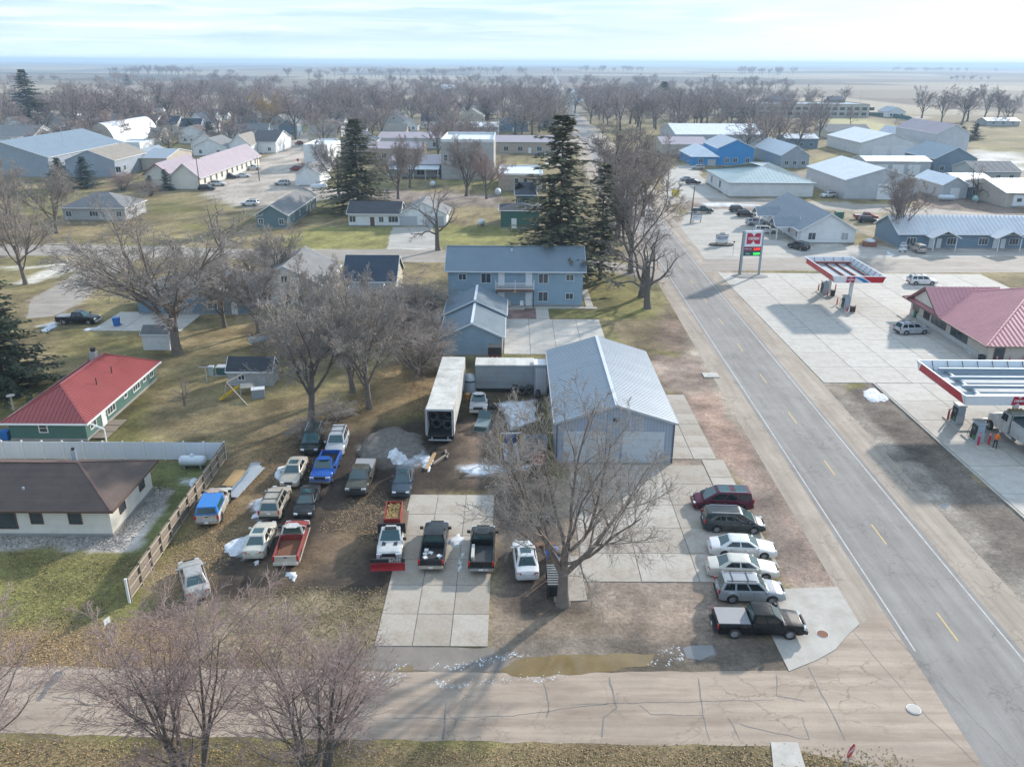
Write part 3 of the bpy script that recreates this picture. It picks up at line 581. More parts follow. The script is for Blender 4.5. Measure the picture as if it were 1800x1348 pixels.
R_BROWN = shingle('brown_shingles', (.115,.085,.072)); R_GREY = shingle('grey_shingles', (.2,.2,.2)); R_DARK = shingle('charcoal_shingles', (.055,.06,.07)); R_TAN = shingle('tan_shingles', (.28,.25,.21)); R_NAVY = shingle('navy_shingles', (.05,.065,.09))
R_RED = sheetroof('red_metal_roof', (.33,.075,.07), .1, .4); R_RED2 = sheetroof('faded_red_metal_roof', (.55,.25,.26), .1, .45); R_SHOP = M('silver_metal_roof', (.34,.385,.43), .5, .2, .07, .5, stripe=('y', .38, .1, .62), dirt=((.3,.34,.38), .35, .35)); R_APT = sheetroof('slate_metal_roof', (.19,.24,.28), .2, .45); R_WHITE = sheetroof('white_metal_roof', (.74,.76,.78), .1, .5)
R_MINT = sheetroof('pale_green_metal_roof', (.46,.54,.53), .2); R_PINK = sheetroof('dusky_pink_metal_roof', (.42,.34,.36), .2); R_LG = sheetroof('light_grey_metal_roof', (.58,.6,.63), .2); R_BG = sheetroof('blue_grey_roof', (.25,.31,.36), .2)
DOORW = M('white_door', (.72,.73,.74), .5, 0, .06, 2); DOORS = M('pale_grey_door', (.52,.55,.58), .6, 0, .1, 1, dirt=((.35,.35,.34), .5, 1)); DOORG = M('grey_door', (.42,.44,.46), .6, 0, .08, 2); DOORB = M('brown_door', (.12,.07,.05), .6, 0, .1, 2)
# ------------------------------------------------------------------ near buildings
root = bld('ranch_house', 'cream ranch house with brown shingled hip roof beside the wooden fence', 'house', -58, -32.2, 58, 65.9, 2.8, 4.6, 'x', W_CREAM, R_BROWN, DOORB, 'hip', .55, cap=M('brown_hip_shingles', (.17,.11,.09), .9, 0, .2, 2),
    wins=[('S', 3.9, .8, 2.8, 1.5, 'v'), ('S', 7.0, 1.25, .85, .9, 'h'), ('S', 10.1, 1.25, .9, .9, 'h'), ('E', -1.8, 1.2, .9, .8, ''), ('E', 2, 1.2, .9, .8, ''), ('S', -4, .7, 2.2, 1.5)])
MB().cyl((8.2,.9,3.6), (8.2,.9,5.4), .24, .2, 12).build('chimney', GALV, root); MB().cyl((8.2,.9,5.41), (8.2,.9,5.6), .14, n=10).build('chimney_cap', BLACKP, root); MB().cyl((5.6,-2.6,3.0), (5.6,-2.6,3.75), .1, n=8).build('vent_pipe', GALV, root)
for k in (-1,2.2): MB().cbox((k,.9,4.2), (.4,.4,.25)).build('roof_vent', BLACKP, root)
root = bld('green_house', 'long green house under a bright red metal hip roof', 'house', -50.6, -42.9, 76, 93.4, 2.3, 4.5, 'y', W_GREEN, R_RED, WHITE, 'hip', .5, .42, R_RED,
    wins=[('S', -.4, 1.0, .75, .85, 'h'), ('E', -7.2, .9, 1.2, 1.1), ('E', -3.1, .8, 1.7, 1.2, 'w'), ('E', .4, 1.1, .7, .8, ''), ('E', 3.2, .9, 1.7, 1.1, 'w'), ('E', 5.4, 1.1, .7, .8, ''), ('E', 7.4, .9, .9, 1.1)], doors=[('E', -4.9, 1.0, 2.05, DOORW)])
MB().box(-.85, -.15, 3.2, 3.9, 3.2, 5.35).build('chimney', BLOCK, root); MB().cyl((-.5,3.55,5.36), (-.5,3.55,5.75), .25, .3, 10).build('chimney_cap', BLACKP, root)
for y in (-1.8, 1.8): MB().cyl((2.1,y,3.0), (2.1,y,4.2), .06, n=8).build('vent_pipe', BLACKP, root)
pr = MB(); pr.bar((3.95,-8.5,2.0),(6.2,-9.6,1.75),.12); pr.bar((6.2,-9.6,1.75),(6.2,-9.6,.1),.1); pr.build('downspout', WHITE, root)
for y in (-7.6,-6,-4.4): MB().box(4.1, 5.6, y-.72, y+.72, .12, .2).build('deck_board', WOOD, root)
SHOPW = M('shop_wall_metal', (.33,.38,.45), .5, .15, .08, .6, stripe=('xy', .3, .22, .82))
root = bld('repair_shop', 'grey metal repair shop with silver ribbed gable roof behind the big bare tree', 'workshop', 4.3, 15.4, 71.7, 92.2, 4.25, 6.0, 'y', SHOPW, R_SHOP, DOORG, 'gable', .28, .42, M('ridge_flashing', (.68,.7,.72), .4, .3, .06, 1), doors=[('S', 2.7, 4.0, 3.3, DOORS, 4), ('S', -2.9, 4.0, 3.3, DOORS, 4), ('E', -4, 1.0, 2.1, DOORW)], corner=M('dark_trim', (.08,.1,.13), .5, 0, .1, 2))
MB().box(5.56, 5.62, -10.2, 10.2, 0, .9).build('wainscot', V_SLATE, root); MB().cbox((0,-10.4,4.6), (.5,.3,.2)).build('wall_lamp', BLACKP, root); MB().box(-.75, .45, -10.3, -10.25, .05, 2.1).build('door', DOORG, root)
root = bld('apartment_house', 'two storey blue apartment house with grey ribbed metal roof and balcony', 'apartments', -10.1, 11.0, 126.6, 136.2, 5.85, 8.4, 'x', W_BLUE, R_APT, M('pale_fascia', (.62,.66,.68), .6, 0, .06, 1), 'gable', .55, .4, R_APT,
    wins=[('S', -8.3, 4.2, 1.1, .9), ('S', -4.6, 3.75, 1.45, 1.45), ('S', 4.35, 3.75, 1.45, 1.45), ('S', 8.5, 4.2, 1.1, .9), ('S', -8.3, 1.25, 1.1, .9), ('S', -4.6, .85, 1.45, 1.45), ('S', 4.35, .85, 1.45, 1.45), ('S', 8.5, 1.2, 1.1, .9)],
    doors=[('S', -2.2, 1.0, 2.15, DOORW), ('S', 2.1, 1.0, 2.15, DOORW)], pipes=[(-.6, -1.0, .1, .12, WHITE)])
hd = 4.8
for x in (-2.2, 2.1): MB().box(x-.5, x+.5, -hd-.05, -hd+.02, 3.3, 5.5).build('door', DOORW, root)
bal = MB().box(-3.1, 2.9, -hd-1.7, -hd-.06, 2.85, 3.02).build('balcony', RUST, root)
for z in (3.15, 4.05): MB().box(-3.1, 2.9, -hd-1.68, -hd-1.6, z, z+.08).build('rail', WHITE, bal)
bm_ = MB().box(-.025, .025, -.02, .02, 3.23, 4.05).mesh('baluster'); bm_.materials.append(WHITE)
for i in range(37): link('baluster', bm_, None, bal, (-3.0+i*.161, -hd-1.64, 0))
for x in (-3.1, -.1, 2.82): MB().box(x, x+.09, -hd-1.7, -hd-1.59, 3.03, 4.6).build('baluster_post', WHITE, bal)
for x in (-3.0, 2.75): MB().box(x, x+.12, -hd-1.6, -hd-1.45, 0, 2.84).build('porch_post', BLACKP, root)
MB().cyl((-.1,-hd-.3,2.5), (-.1,-hd-.3,2.75), .12, .08, 8).build('porch_lamp', M('lamp_glow', (1,.62,.25), .5, 0, 0, 1, emit=2.5), root)
MB().box(-1.5, 1.4, -hd-2.2, -hd-.06, .0, .16).build('porch_slab', CONC[0], root)
for i, (lab, x0, x1, y0, y1, e, r) in enumerate((('front blue garage with grey metal gable roof beside the white trailer', -9.1, -1.35, 102.6, 112.0, 2.7, 4.5), ('rear blue garage with grey gable roof raised behind the front garage', -9.3, -1.15, 112.1, 119.6, 3.0, 4.95))):
    g = bld('garage', lab, 'garage', x0, x1, y0, y1, e, r, 'y', W_BLUE, R_APT, M('pale_fascia'), 'gable', .4, .5, M('ridge_flashing'), group='blue garages beside the apartments')
    for k, y in enumerate((-2.4, 2.4)): slab_on(g, lambda a, z, o: ((x1-x0)/2+o, a, z), y, .05, 2.6, 2.1, DOORW, 'garage_door', panels=4)
sh = bld('garden_shed', 'small white garden shed with grey roof beside the big maple', 'shed', G(253,615)[0], G(300,615)[0], 104.3, 106.8, 2.2, 3.0, 'x', W_WHITE, R_GREY, WHITE, over=.15, doors=[('S', 0, .9, 1.8, DOORW)], found=False)
sh = bld('play_shed', 'little grey shed with charcoal roof beside the yellow slide', 'shed', -33.6, -28.4, 91.5, 94.2, 1.9, 3.1, 'x', W_GREY, R_DARK, WHITE, over=.2, doors=[('S', 1.5, .9, 1.6, DOORG)], wins=[('S', -1, .8, .7, .6)], found=False)
x, y = G(240,556); bld('house', 'slate blue house with pale grey roof behind the big maple', 'house', x, x+16.5, y+1, y+12, 3.0, 5.2, 'y', W_SLATE, R_GREY, WHITE, over=.4, wins=[('S', -4, 1, 1.1, 1.1), ('S', 3, 1, 1.4, 1.1), ('E', -3, 1, 1.1, 1.1)], doors=[('S', 6.3, .9, 2, DOORW)])
x, y = G(440,538); bld('house', 'white gabled house with grey roof seen through bare trees left of the dark blue roof', 'house', x, x+11.5, y, y+14, 3.4, 6.4, 'y', W_WHITE, R_GREY, WHITE, over=.35, wins=[('S', -2.8, 1, 1, 1.2), ('S', 2.6, 1, 1, 1.2), ('S', 0, 3.8, .9, 1), ('E', -3, 1, 1, 1.2)], doors=[('S', .2, .9, 2, DOORB)])
x, y = G(606,532); hh = bld('house', 'tan house with steep dark navy roof behind the brushy trees', 'house', x, x+8.2, y, y+9, 3.6, 6.6, 'x', W_TAN, R_NAVY, WHITE, over=.35, wins=[('S', -2.4, 1.2, 1, 1.2), ('S', 2.4, 1.2, 1, 1.2), ('E', 0, 1.2, 1, 1.2), ('E', 0, 4.0, .9, 1)], doors=[('S', 0, .9, 2, DOORW)])
roof_parts(hh, 5, 4.5, 2.5, 3.6, 'x', R_GREY, WHITE, 'gable', .2, 0, dy=-6.8)
x, y = G(645,566); bld('garage', 'low grey garage with gable facing the brushy trees', 'garage', x, x+5.8, y, y+7.2, 2.5, 3.7, 'y', W_GREY, R_GREY, WHITE, over=.3, doors=[('S', 0, 2.6, 2.1, DOORG, 4)])
# ------------------------------------------------------------------ middle distance, left
def at(u0, u1, v, depth): 
    a = G(u0, v); b = G(u1, v); return a[0], b[0], (a[1]+b[1])/2, (a[1]+b[1])/2+depth
def hz_(u, v, ve): return HT(u, v, ve)
b = bld('house', 'long white house with charcoal roof and double garage below the tall spruce', 'house', *at(613, 703, 398, 9), 3.0, 5.0, 'x', W_WHITE, R_DARK, WHITE, wins=[('S', -5, 1, 1.4, 1.3), ('S', 4.5, 1, 2.2, 1.3, 'w'), ('S', 1.7, 1, 1, 1.2)], doors=[('S', -.4, 1, 2.1, DOORB)])
b = bld('garage', 'white garage wing with two dark doors on the long white house', 'garage', *at(703.5, 785, 398, 9), 3.0, 5.6, 'y', W_WHITE, R_GREY, WHITE, doors=[('S', -3.6, 4.4, 2.3, DOORG, 4), ('S', 2.6, 4.4, 2.3, DOORG, 4)])
x0, x1, y0, y1 = at(880, 948, 402, 8); bld('house', 'dark green two storey house front wing with white door beside the tall pine', 'house', x0, x1, y0, y1, 4.2, 5.2, 'x', W_DG, R_DARK, WHITE, 'hip', .4, wins=[('S', 3, 1, 1.2, 1.2)], doors=[('S', -1.4, 1.2, 2.3, DOORW)])
bld('house', 'dark green tower wing with pyramid charcoal roof behind the green house', 'house', x0+3.6, x1-.8, y1+.1, y1+8.2, 6.6, 8.8, 'x', W_DG, R_DARK, WHITE, 'hip', .4, wins=[('S', -1.5, 4.7, .8, 1.1), ('S', 1.6, 4.7, .8, 1.1)])
b = bld('house', 'teal house with long grey roof running away left of the lawn', 'house', *at(452, 506, 402, 30), 3.2, 5.3, 'y', W_TEAL, R_GREY, WHITE, over=.4, wins=[('S', -2.5, 1, 1, 1.2), ('S', 2.2, 1, 1, 1.2), ('E', -9, 1, 1.4, 1.2), ('E', -3, 1, 1.1, 1.2), ('E', 4, 1, 1.4, 1.2)], doors=[('E', 8, 1, 2.1, DOORW)])
bld('store_building', 'beige flat roofed block with dark upright windows behind the green house', 'shop', *at(876, 954, 336, 22), 4.6, None, 'x', BRICKW, R_WHITE, WHITE, 'flat', wins=[('S', k, .5, 1.2, 3.2, 'h') for k in (-1.2, 1.4, 4.2, 7, 9.8)])
bld('warehouse', 'tall grey block warehouse with white flat roof in the town centre', 'warehouse', *at(776, 868, 316, 30), 11.8, None, 'x', BLOCK, R_WHITE, V_WHITE, 'flat', parapet=.9, wins=[('S', .5, 7, 1.4, 2.0, 'h'), ('S', -7, 6, 1.1, 1.8, 'h')])
b = bld('store_building', 'grey metal store with pink roof and open porch left of the block warehouse', 'shop', *at(684, 774, 312, 26), 4.4, 6.0, 'x', V_LG, R_PINK, WHITE, over=.3, ribs=1.4, wins=[('S', 2, .8, 2.4, 2), ('S', 8, .8, 2, 2)], doors=[('S', -2, 1.1, 2.3, DOORW)])
w_, d_ = b['_dims'][0], b['_dims'][1]; MB().add([(-w_/2,-d_/2-4.5,3.0),(w_/2,-d_/2-4.5,3.0),(w_/2,-d_/2-.1,3.9),(-w_/2,-d_/2-.1,3.9),(-w_/2,-d_/2-4.5,3.12),(w_/2,-d_/2-4.5,3.12),(w_/2,-d_/2-.1,4.02),(-w_/2,-d_/2-.1,4.02)], [(0,3,2,1),(4,5,6,7),(0,1,5,4),(1,2,6,5),(2,3,7,6),(3,0,4,7)]).build('porch_roof', R_LG, b)
for k in range(5): MB().cbox((-w_/2+.4+k*(w_-.8)/4, -d_/2-4.2, 1.5), (.18,.18,3.0)).build('porch_post', WHITE, b)
for i, (a, l) in enumerate((((645, 742, 283, 20), 'long low store with dusky pink roof left of the porch store'), ((665, 785, 262, 24), 'long pink roofed store in the second row of the main street'), ((872, 990, 270, 26), 'pink roofed store with brown awning right of the block warehouse'), ((770, 876, 240, 26), 'white roofed hall behind the block warehouse'))):
    bld('store_building', l, 'shop', *at(*a), 4.6, 6.2, 'x', V_LG if i % 2 else BRICKW, R_WHITE if i == 3 else R_PINK, WHITE, over=.3, ribs=1.6, wins=[('S', k, 1, 2, 1.8) for k in (-10, -4, 4, 10)], doors=[('S', 0, 1.2, 2.3, DOORW)])
bld('store_building', 'white two storey false front building beside the tall spruce', 'shop', *at(536, 578, 297, 24), 7.8, None, 'x', W_WHITE, R_WHITE, WHITE, 'flat', parapet=.6, wins=[('S', 2.8, 3.4, 1.1, 1.6, 'h'), ('E', -6, 4, 1, 1.5)], doors=[('S', -3, 1, 2.2, DOORG)])
bld('garage', 'small white gabled garage in front of the white false front building', 'garage', *at(522, 563, 327, 16), 3.8, 6.2, 'y', W_WHITE, R_GREY, WHITE, doors=[('S', -3.4, 1.2, 2.2, DOORW)])
bld('house', 'pale grey house with hipped grey roof and side wing left of the bare tree cluster', 'house', *at(112, 222, 388, 12), 3.1, 5.8, 'x', W_GREY, R_GREY, WHITE, 'hip', .4, wins=[('S', -6, 1, 1.3, 1.2), ('S', 0, 1, 2, 1.2, 'w'), ('S', 6, 1, 1.2, 1.2), ('E', 0, 1, 1.2, 1.2)], doors=[('S', 3.4, 1, 2.1, DOORW)])
b = bld('office_building', 'long cream office with dusky red metal roof and row of windows', 'office', *at(302, 352, 334, 62), 4.0, 7.6, 'y', W_CREAM, R_PINK, WHITE, over=.8, ribs=1.3, wins=[('E', -26+k*5.2, 1.2, 1.5, 1.6) for k in range(11)])
bld('office_building', 'cream gabled porch wing with red metal roof on the long office', 'office', *at(258, 301, 330, 26), 4.2, 7.0, 'y', W_CREAM, R_PINK, M('red_fascia', (.3,.06,.07), .5, 0, .1, 1), over=.8, ribs=1.3, doors=[('S', 6, 2, 2.6, DOORB)], wins=[('S', -3, 1.2, 1.4, 1.4)])
bld('workshop', 'grey gabled workshop with tan side beside the blue spruces', 'workshop', *at(118, 206, 312, 26), 5.4, 8.6, 'y', V_GREY, R_TAN, WHITE, over=.3, wins=[('E', -6, 1.6, 1.6, 1.6), ('S', 9, 1.6, 1.6, 1.8)])
bld('warehouse', 'wide blue grey roofed warehouse at the left edge of town', 'warehouse', *at(-70, 92, 312, 55), 6.4, 11.2, 'y', V_GREY, R_BG, WHITE, over=.4, ribs=1.8)
for i, (a, l) in enumerate((((213, 248, 300, 26), 'left silver roofed garage in front of the quonset hall'), ((250, 296, 300, 24), 'right silver roofed garage next to the red roofed office'))):
    bld('garage', l, 'garage', *at(*a), 4.2, 6.2, 'y' if i == 0 else 'x', V_TAN, R_SHOP, WHITE, over=.3, ribs=1.2, group='silver roofed garages')
# quonset hall
x0, x1, y0, y1 = at(155, 208, 268, 45); q = thing('quonset_hall', 'tan quonset hall with white arched metal roof', 'hall', (x0+x1)/2, (y0+y1)/2); hw, hd = (x1-x0)/2, (y1-y0)/2
arc = [(-hw*math.cos(math.pi*k/16), 11.5*math.sin(math.pi*k/16)) for k in range(17)]
n = len(arc); MB().add([(a*1.01,s*(hd+.3),z*1.01) for s in (-1,1) for a, z in arc], [(i, i+1, n+i+1, n+i) for i in range(n-1)]).build('roof', R_WHITE, q, 40)
MB().add([(a,-hd,z) for a, z in arc]+[(a,hd,z) for a, z in arc], [tuple(range(n)), tuple(range(2*n-1, n-1, -1))]).build('wall', V_TAN, q); slab_on(q, lambda a, z, o: (a, -hd-o, z), 3, 0, 6, 5, DOORW, 'garage_door', panels=5)
HOUSES = [  # u0,u1,v,depth,eave,ridge,axis,wall,roof,label
 (205,250,282,14,6.2,None,'x',W_WHITE,R_WHITE,'small white flat fronted annex beside the quonset hall'), (232,283,255,12,4.2,7,'x',W_TAN,R_GREY,'tan house with grey roof behind the silver garages'),
 (340,400,275,16,3.6,7.0,'y',W_WHITE,R_GREY,'white house with hipped grey roof behind the red roofed office'), (402,442,274,18,4.2,8.0,'y',W_WHITE,R_TAN,'white gabled hall with green door at the street corner'),
 (440,486,270,26,4.6,8.2,'x',W_WHITE,R_DARK,'white hall with charcoal roof at the street corner'), (478,508,236,14,5.5,9.5,'y',W_GREY,R_GREY,'grey two storey house in front of the golden willow'),
 (566,588,219,14,4.5,8,'y',W_WHITE,R_GREY,'white cottage between the willow and the tall bare tree'), (673,712,226,16,4.5,9.5,'y',W_GREY,R_NAVY,'grey house with steep navy roof behind the pink roofed stores'),
 (740,775,226,14,4,7.5,'x',W_WHITE,R_NAVY,'low white house with navy roof behind the pink roofed stores'), (810,850,224,16,6,10,'y',W_TAN,R_GREY,'tan two storey house with grey gable beyond the white roofed hall'),
 (877,928,232,16,5,9.5,'y',W_SLATE,R_DARK,'slate house with white trim at the bend of the highway'), (78,112,232,14,5,10.5,'y',W_GREY,R_TAN,'narrow house with steep tan gable near the big left spruce'),
 (250,276,230,14,4.5,8,'x',W_WHITE,R_GREY,'white house with long grey roof in the left street'), (278,312,236,16,4.5,8.5,'x',W_TAN,R_NAVY,'tan house with dark navy roof in the left street'), (326,368,236,18,5,10,'y',W_WHITE,R_NAVY,'white house with steep gables behind the two blue spruces'),
 (-60,62,262,20,5,9,'x',W_WHITE,R_GREY,'long white building behind the blue grey warehouse'), (395,435,243,14,3.2,5.4,'x',W_WHITE,R_GREY,'low white garage behind the street corner hall'), (302,332,190,14,5,9,'y',W_WHITE,R_GREY,'white gabled house in the far left street'),
 (15,60,190,14,3.2,5,'x',BRICKR,R_RED2,'long dark red barn beyond the big left spruce'), (20,50,210,12,4,6.4,'x',W_WHITE,R_BG,'white house under the big left spruce'), (620,650,196,14,4,7,'y',W_WHITE,R_GREY,'white cottage behind the tall bare tree'), (715,748,195,14,4.5,8,'x',W_TAN,R_TAN,'tan roofed house in the middle of the tree belt'),
 (775,810,168,26,7,11,'x',W_WHITE,R_LG,'large pale roofed house deep in the tree belt'), (1000,1022,176,20,5,9,'y',W_WHITE,R_LG,'white farmhouse among trees beyond the highway bend'), (992,1024,186,18,3.5,5.5,'x',W_TAN,R_BG,'low long house beside the highway bend'),
 (1135,1160,177,18,4,7,'x',W_WHITE,R_BG,'blue roofed bungalow beside the round dark evergreen'), (1215,1255,175,18,3.6,6.5,'x',W_TAN,R_TAN,'tan bungalow left of the school'), (1060,1085,180,18,4,7.5,'x',W_WHITE,R_GREY,'white bungalow right of the highway bend')]
for i, (u0, u1, v, dp, e, r, ax_, wl, rf, lab) in enumerate(HOUSES):
    a = at(u0, u1, v, dp); ww = a[1]-a[0]; 
    wn = [('S', -ww*.28, 1.1, 1.1, 1.3), ('S', ww*.25, 1.1, 1.2, 1.3), ('E', 0, 1.1, 1.1, 1.3), ('W', 0, 1.1, 1.1, 1.3)]
    if r and r > 8 and ax_ == 'y': wn.append(('S', 0, e+.4, 1.1, 1.3))
    bld('house' if r else 'annex', lab, 'house', *a, e, r, ax_, wl, rf, WHITE, 'gable' if r else 'flat', .4, wins=wn, doors=[('S', 0, 1, 2.1, DOORB if i % 2 else DOORW)])
# small houses half hidden in the belt of trees
hr_ = random.Random(31); KH = [(W_WHITE,R_GREY,'white','grey'),(W_TAN,R_TAN,'tan','tan'),(W_WHITE,R_DARK,'white','charcoal'),(W_GREY,R_NAVY,'grey','navy'),(W_SLATE,R_GREY,'slate blue','grey'),(W_WHITE,R_BROWN,'white','brown')]; nh = 0; occ0 = [(o.location.x, o.location.y, max(o['_dims'][0], o['_dims'][1])*.6) for o in COL.objects if '_dims' in o]
while nh < 62:
    y = hr_.uniform(345, 760) if nh < 44 else hr_.uniform(300, 470); u = hr_.uniform(0, 1010) if nh < 44 else hr_.uniform(-20, 690); x = (u-900)/FPX*y*1.07
    if abs(x-hwx(y)) < 20 or any(math.hypot(x-a, y-b) < r+(13 if nh < 44 else 7) for a, b, r in occ0) or (y < 345 and 340 < u < 620): continue
    k = KH[nh % 6]; ax_ = hr_.choice('xy'); w_, d_ = hr_.uniform(9, 14), hr_.uniform(8, 13); e = hr_.choice((3, 3.2, 5.4)); tw = ' two storey' if e > 5 else ''
    bld('house', 'small %s%s house with %s roof half hidden in the belt of trees' % (k[2], tw, k[3]), 'house', x-w_/2, x+w_/2, y-d_/2, y+d_/2, e, e+hr_.uniform(2.4, 4), ax_, k[0], k[1], WHITE, over=.4, wins=[('S', -w_*.25, 1, 1.2, 1.3), ('S', w_*.25, 1, 1.2, 1.3), ('E', 0, 1, 1.1, 1.3), ('W', 0, 1, 1.1, 1.3)], doors=[('S', 0, 1, 2.1, DOORB)], group='%s%s houses in the belt of trees' % (k[2], tw)); occ0.append((x, y, 9)); nh += 1
# ------------------------------------------------------------------ middle distance, right
b = bld('motel_office', 'white motel office with grey hipped shingle roof facing the parked cars', 'motel', 61.5, 73.2, 176.6, 206, 3.0, 6.4, 'y', W_WHITE, M('grey_blue_shingles', (.25,.28,.31), .9, 0, .15, 1.2, stripe=('z', .08, .15, .75)), WHITE, over=.6,
    wins=[('S', -3.4, .9, 1.5, 1.4), ('S', 3.6, .9, 1.4, 1.4, 'v', True), ('W', -12, .9, 1, 1.2), ('W', -6, .9, 1, 1.2), ('W', 0, .9, 1, 1.2), ('W', 7, .9, 1, 1.2), ('W', 12, .9, 1, 1.2)], doors=[('W', 3, 1, 2.1, DOORW), ('W', -9, 1, 2.1, DOORW)])
for k in (-8, 6): roof_parts(b, 5.5, 5, 2.9, 4.4, 'x', M('grey_blue_shingles'), WHITE, 'gable', .3, 0, dx=-7.2, dy=k)
for y in (-10.4, -5.6, 3.6, 8.4): MB().cbox((-9.6,y,1.45), (.2,.2,2.9)).build('porch_post', WHITE, b)
b = bld('motel_wing', 'long slate blue motel wing with light ribbed roof and small porch gables', 'motel', 80.5, 122, 172.2, 184, 3.2, 5.9, 'x', W_SLATE, R_LG, WHITE, over=.5, ribs=.9,
    wins=[('S', k, .9, 1.8, 1.3, 'w') for k in (-18, -9.6, -3, 3.4, 10, 16)], doors=[('S', k, 1, 2.1, DOORW) for k in (-13.8, -12.2, -.4, 1.2, 12.6)])
for k in (-12.4, .9, 13): 
    roof_parts(b, 5.4, 3.2, 2.9, 4.2, 'y', R_LG, WHITE, 'gable', .3, 0, dx=k, dy=-7.4)
    for s in (-2.3, 2.3): MB().cbox((k+s,-8.8,1.4), (.16,.16,2.8)).build('porch_post', WHITE, b)
MB().box(-20.6, 20.6, -8.4, -5.98, 0, .12).build('walkway', CONC[0], b)
b = bld('farm_supply_store', 'white store with pale green hipped metal roof across the street from the motel', 'shop', 62.2, 86.2, 242, 272, 4.1, 8.0, 'x', V_WHITE, R_MINT, M('grey_gutter', (.3,.33,.34), .5, 0, .1, 1), 'hip', .5, 1.1, R_LG, wins=[('W', 3, 1.2, 1.8, 1.8), ('W', -8, 1.2, 1.8, 1.8)], doors=[('W', 9, 1.2, 2.3, DOORW)])
bld('machine_shed', 'large white metal machine shed with big door right of the green roofed store', 'shed', 94, 115, 238.8, 272, 5.4, 8.6, 'y', V_LG, R_WHITE, WHITE, over=.3, ribs=1.6, doors=[('S', 2.3, 7, 4.3, DOORW, 5), ('W', -13, 1.2, 2.3, DOORW)])
b = bld('blue_store', 'bright blue gabled store with grey roof at the highway', 'shop', 76.5, 90, 320, 346, 6.4, 9.4, 'y', W_BRT, R_LG, WHITE, over=.3, ribs=1.5, wins=[('S', 0, 1.2, 1.5, 1.6), ('S', 4.6, 1.2, 1.5, 1.6), ('S', -3, 1.2, 1.5, 1.6)])
bld('blue_store', 'low bright blue front wing with white hip roof', 'shop', 66.8, 76.4, 319, 342, 3.6, 6.6, 'y', W_BRT, R_WHITE, WHITE, 'hip', .5, wins=[('S', -1.5, 1.1, 1.6, 1.4), ('W', 4, 1.1, 1.6, 1.4), ('W', -4, 1.1, 1.6, 1.4)], doors=[('S', 2.6, 3.0, 2.4, DOORG, 3)])
bld('warehouse', 'big pale roofed warehouse behind the bright blue store', 'warehouse', 72, 112, 382, 424, 6.4, 9.6, 'x', V_LG, R_WHITE, WHITE, over=.3, ribs=2)
bld('warehouse', 'lower pink grey roofed lean-to in front of the big pale warehouse', 'warehouse', 62, 81, 357, 381, 4.4, 6.4, 'x', V_TAN, R_PINK, WHITE, over=.3, wins=[('S', 5, 1, 1.6, 1.8)])
for a, e, r, ax_, wl, rf, lab, dr in (((1372, 1420, 296, 36), 4.6, 8.0, 'y', V_GREY, R_LG, 'grey shed with light hipped roof behind the machine shed', 0), ((1512, 1612, 274, 40), 5.2, 8.8, 'y', V_WHITE, R_WHITE, 'white twin door shed with white roof in the shed yard', 2), ((1642, 1697, 274, 40), 9.0, 12.6, 'y', V_LG, R_PINK, 'tall grey shed with pinkish roof at the right of the shed yard', 0),
    ((1520, 1632, 308, 12), 4.6, 5.8, 'x', V_LG, R_WHITE, 'long low white storage row behind the machine shed', 3), ((1640, 1712, 306, 24), 5.2, 9.0, 'y', V_SLATE, R_BG, 'dark slate gabled shed with three white windows', 0), ((1655, 1697, 350, 18), 4.0, 6.0, 'y', V_LG, R_WHITE, 'small grey shed with white roof under the gnarled tree', 1), ((1700, 1760, 350, 26), 3.4, 5.6, 'x', V_SLATE, R_WHITE, 'slate shed with white roof behind the gnarled tree', 0),
    ((1765, 1860, 366, 24), 4.0, 6.2, 'x', V_TAN, R_LG, 'tan shed with light ribbed roof behind the camper', 0), ((1715, 1790, 322, 16), 3.6, 6.0, 'x', W_GREY, R_GREY, 'grey roofed house behind the tan shed', 0), ((1455, 1530, 244, 20), 3.4, 6.4, 'x', W_TAN, R_GREY, 'tan bungalow at the edge of the ball field', 0), ((1560, 1590, 207, 18), 4, 7, 'y', W_WHITE, R_BG, 'small white clubhouse at the ball field', 0), ((1735, 1790, 222, 12), 3.0, 4.6, 'x', W_GREY, R_BG, 'low park shelter with blue grey roof', 0), ((1580, 1600, 252, 24), 4.2, 6.8, 'y', V_GREY, R_LG, 'little grey lean-to between the white and the tall shed', 0),
    ((1380,1436,262,14), 4.5, 6, 'x', W_SLATE, R_LG, 'pale roofed slate house among the trees behind the sheds', 0), ((1210,1250,262,10), 3.6, 6.5, 'y', W_WHITE, R_GREY, 'white cottage right of the pale warehouse', 0)):
    a = at(*a); ww = a[1]-a[0]
    ds = [('S', k*ww/(dr+1)-ww/2, ww/(dr+1)*.75, min(4, e*.75), DOORW, 3) for k in range(1, dr+1)]
    wn = [] if dr else [('S', -ww*.3, 1.2, 1.4, 1.4), ('S', 0, 1.2, 1.4, 1.4), ('S', ww*.3, 1.2, 1.4, 1.4)]
    bld('shed' if 'shed' in lab or 'row' in lab or 'lean' in lab else 'house', lab, 'shed' if 'shed' in lab or 'row' in lab or 'lean' in lab else 'house', *a, e, r, ax_, wl, rf, WHITE, over=.35, ribs=2.0 if 'shed' in lab else 0, doors=ds, wins=wn)
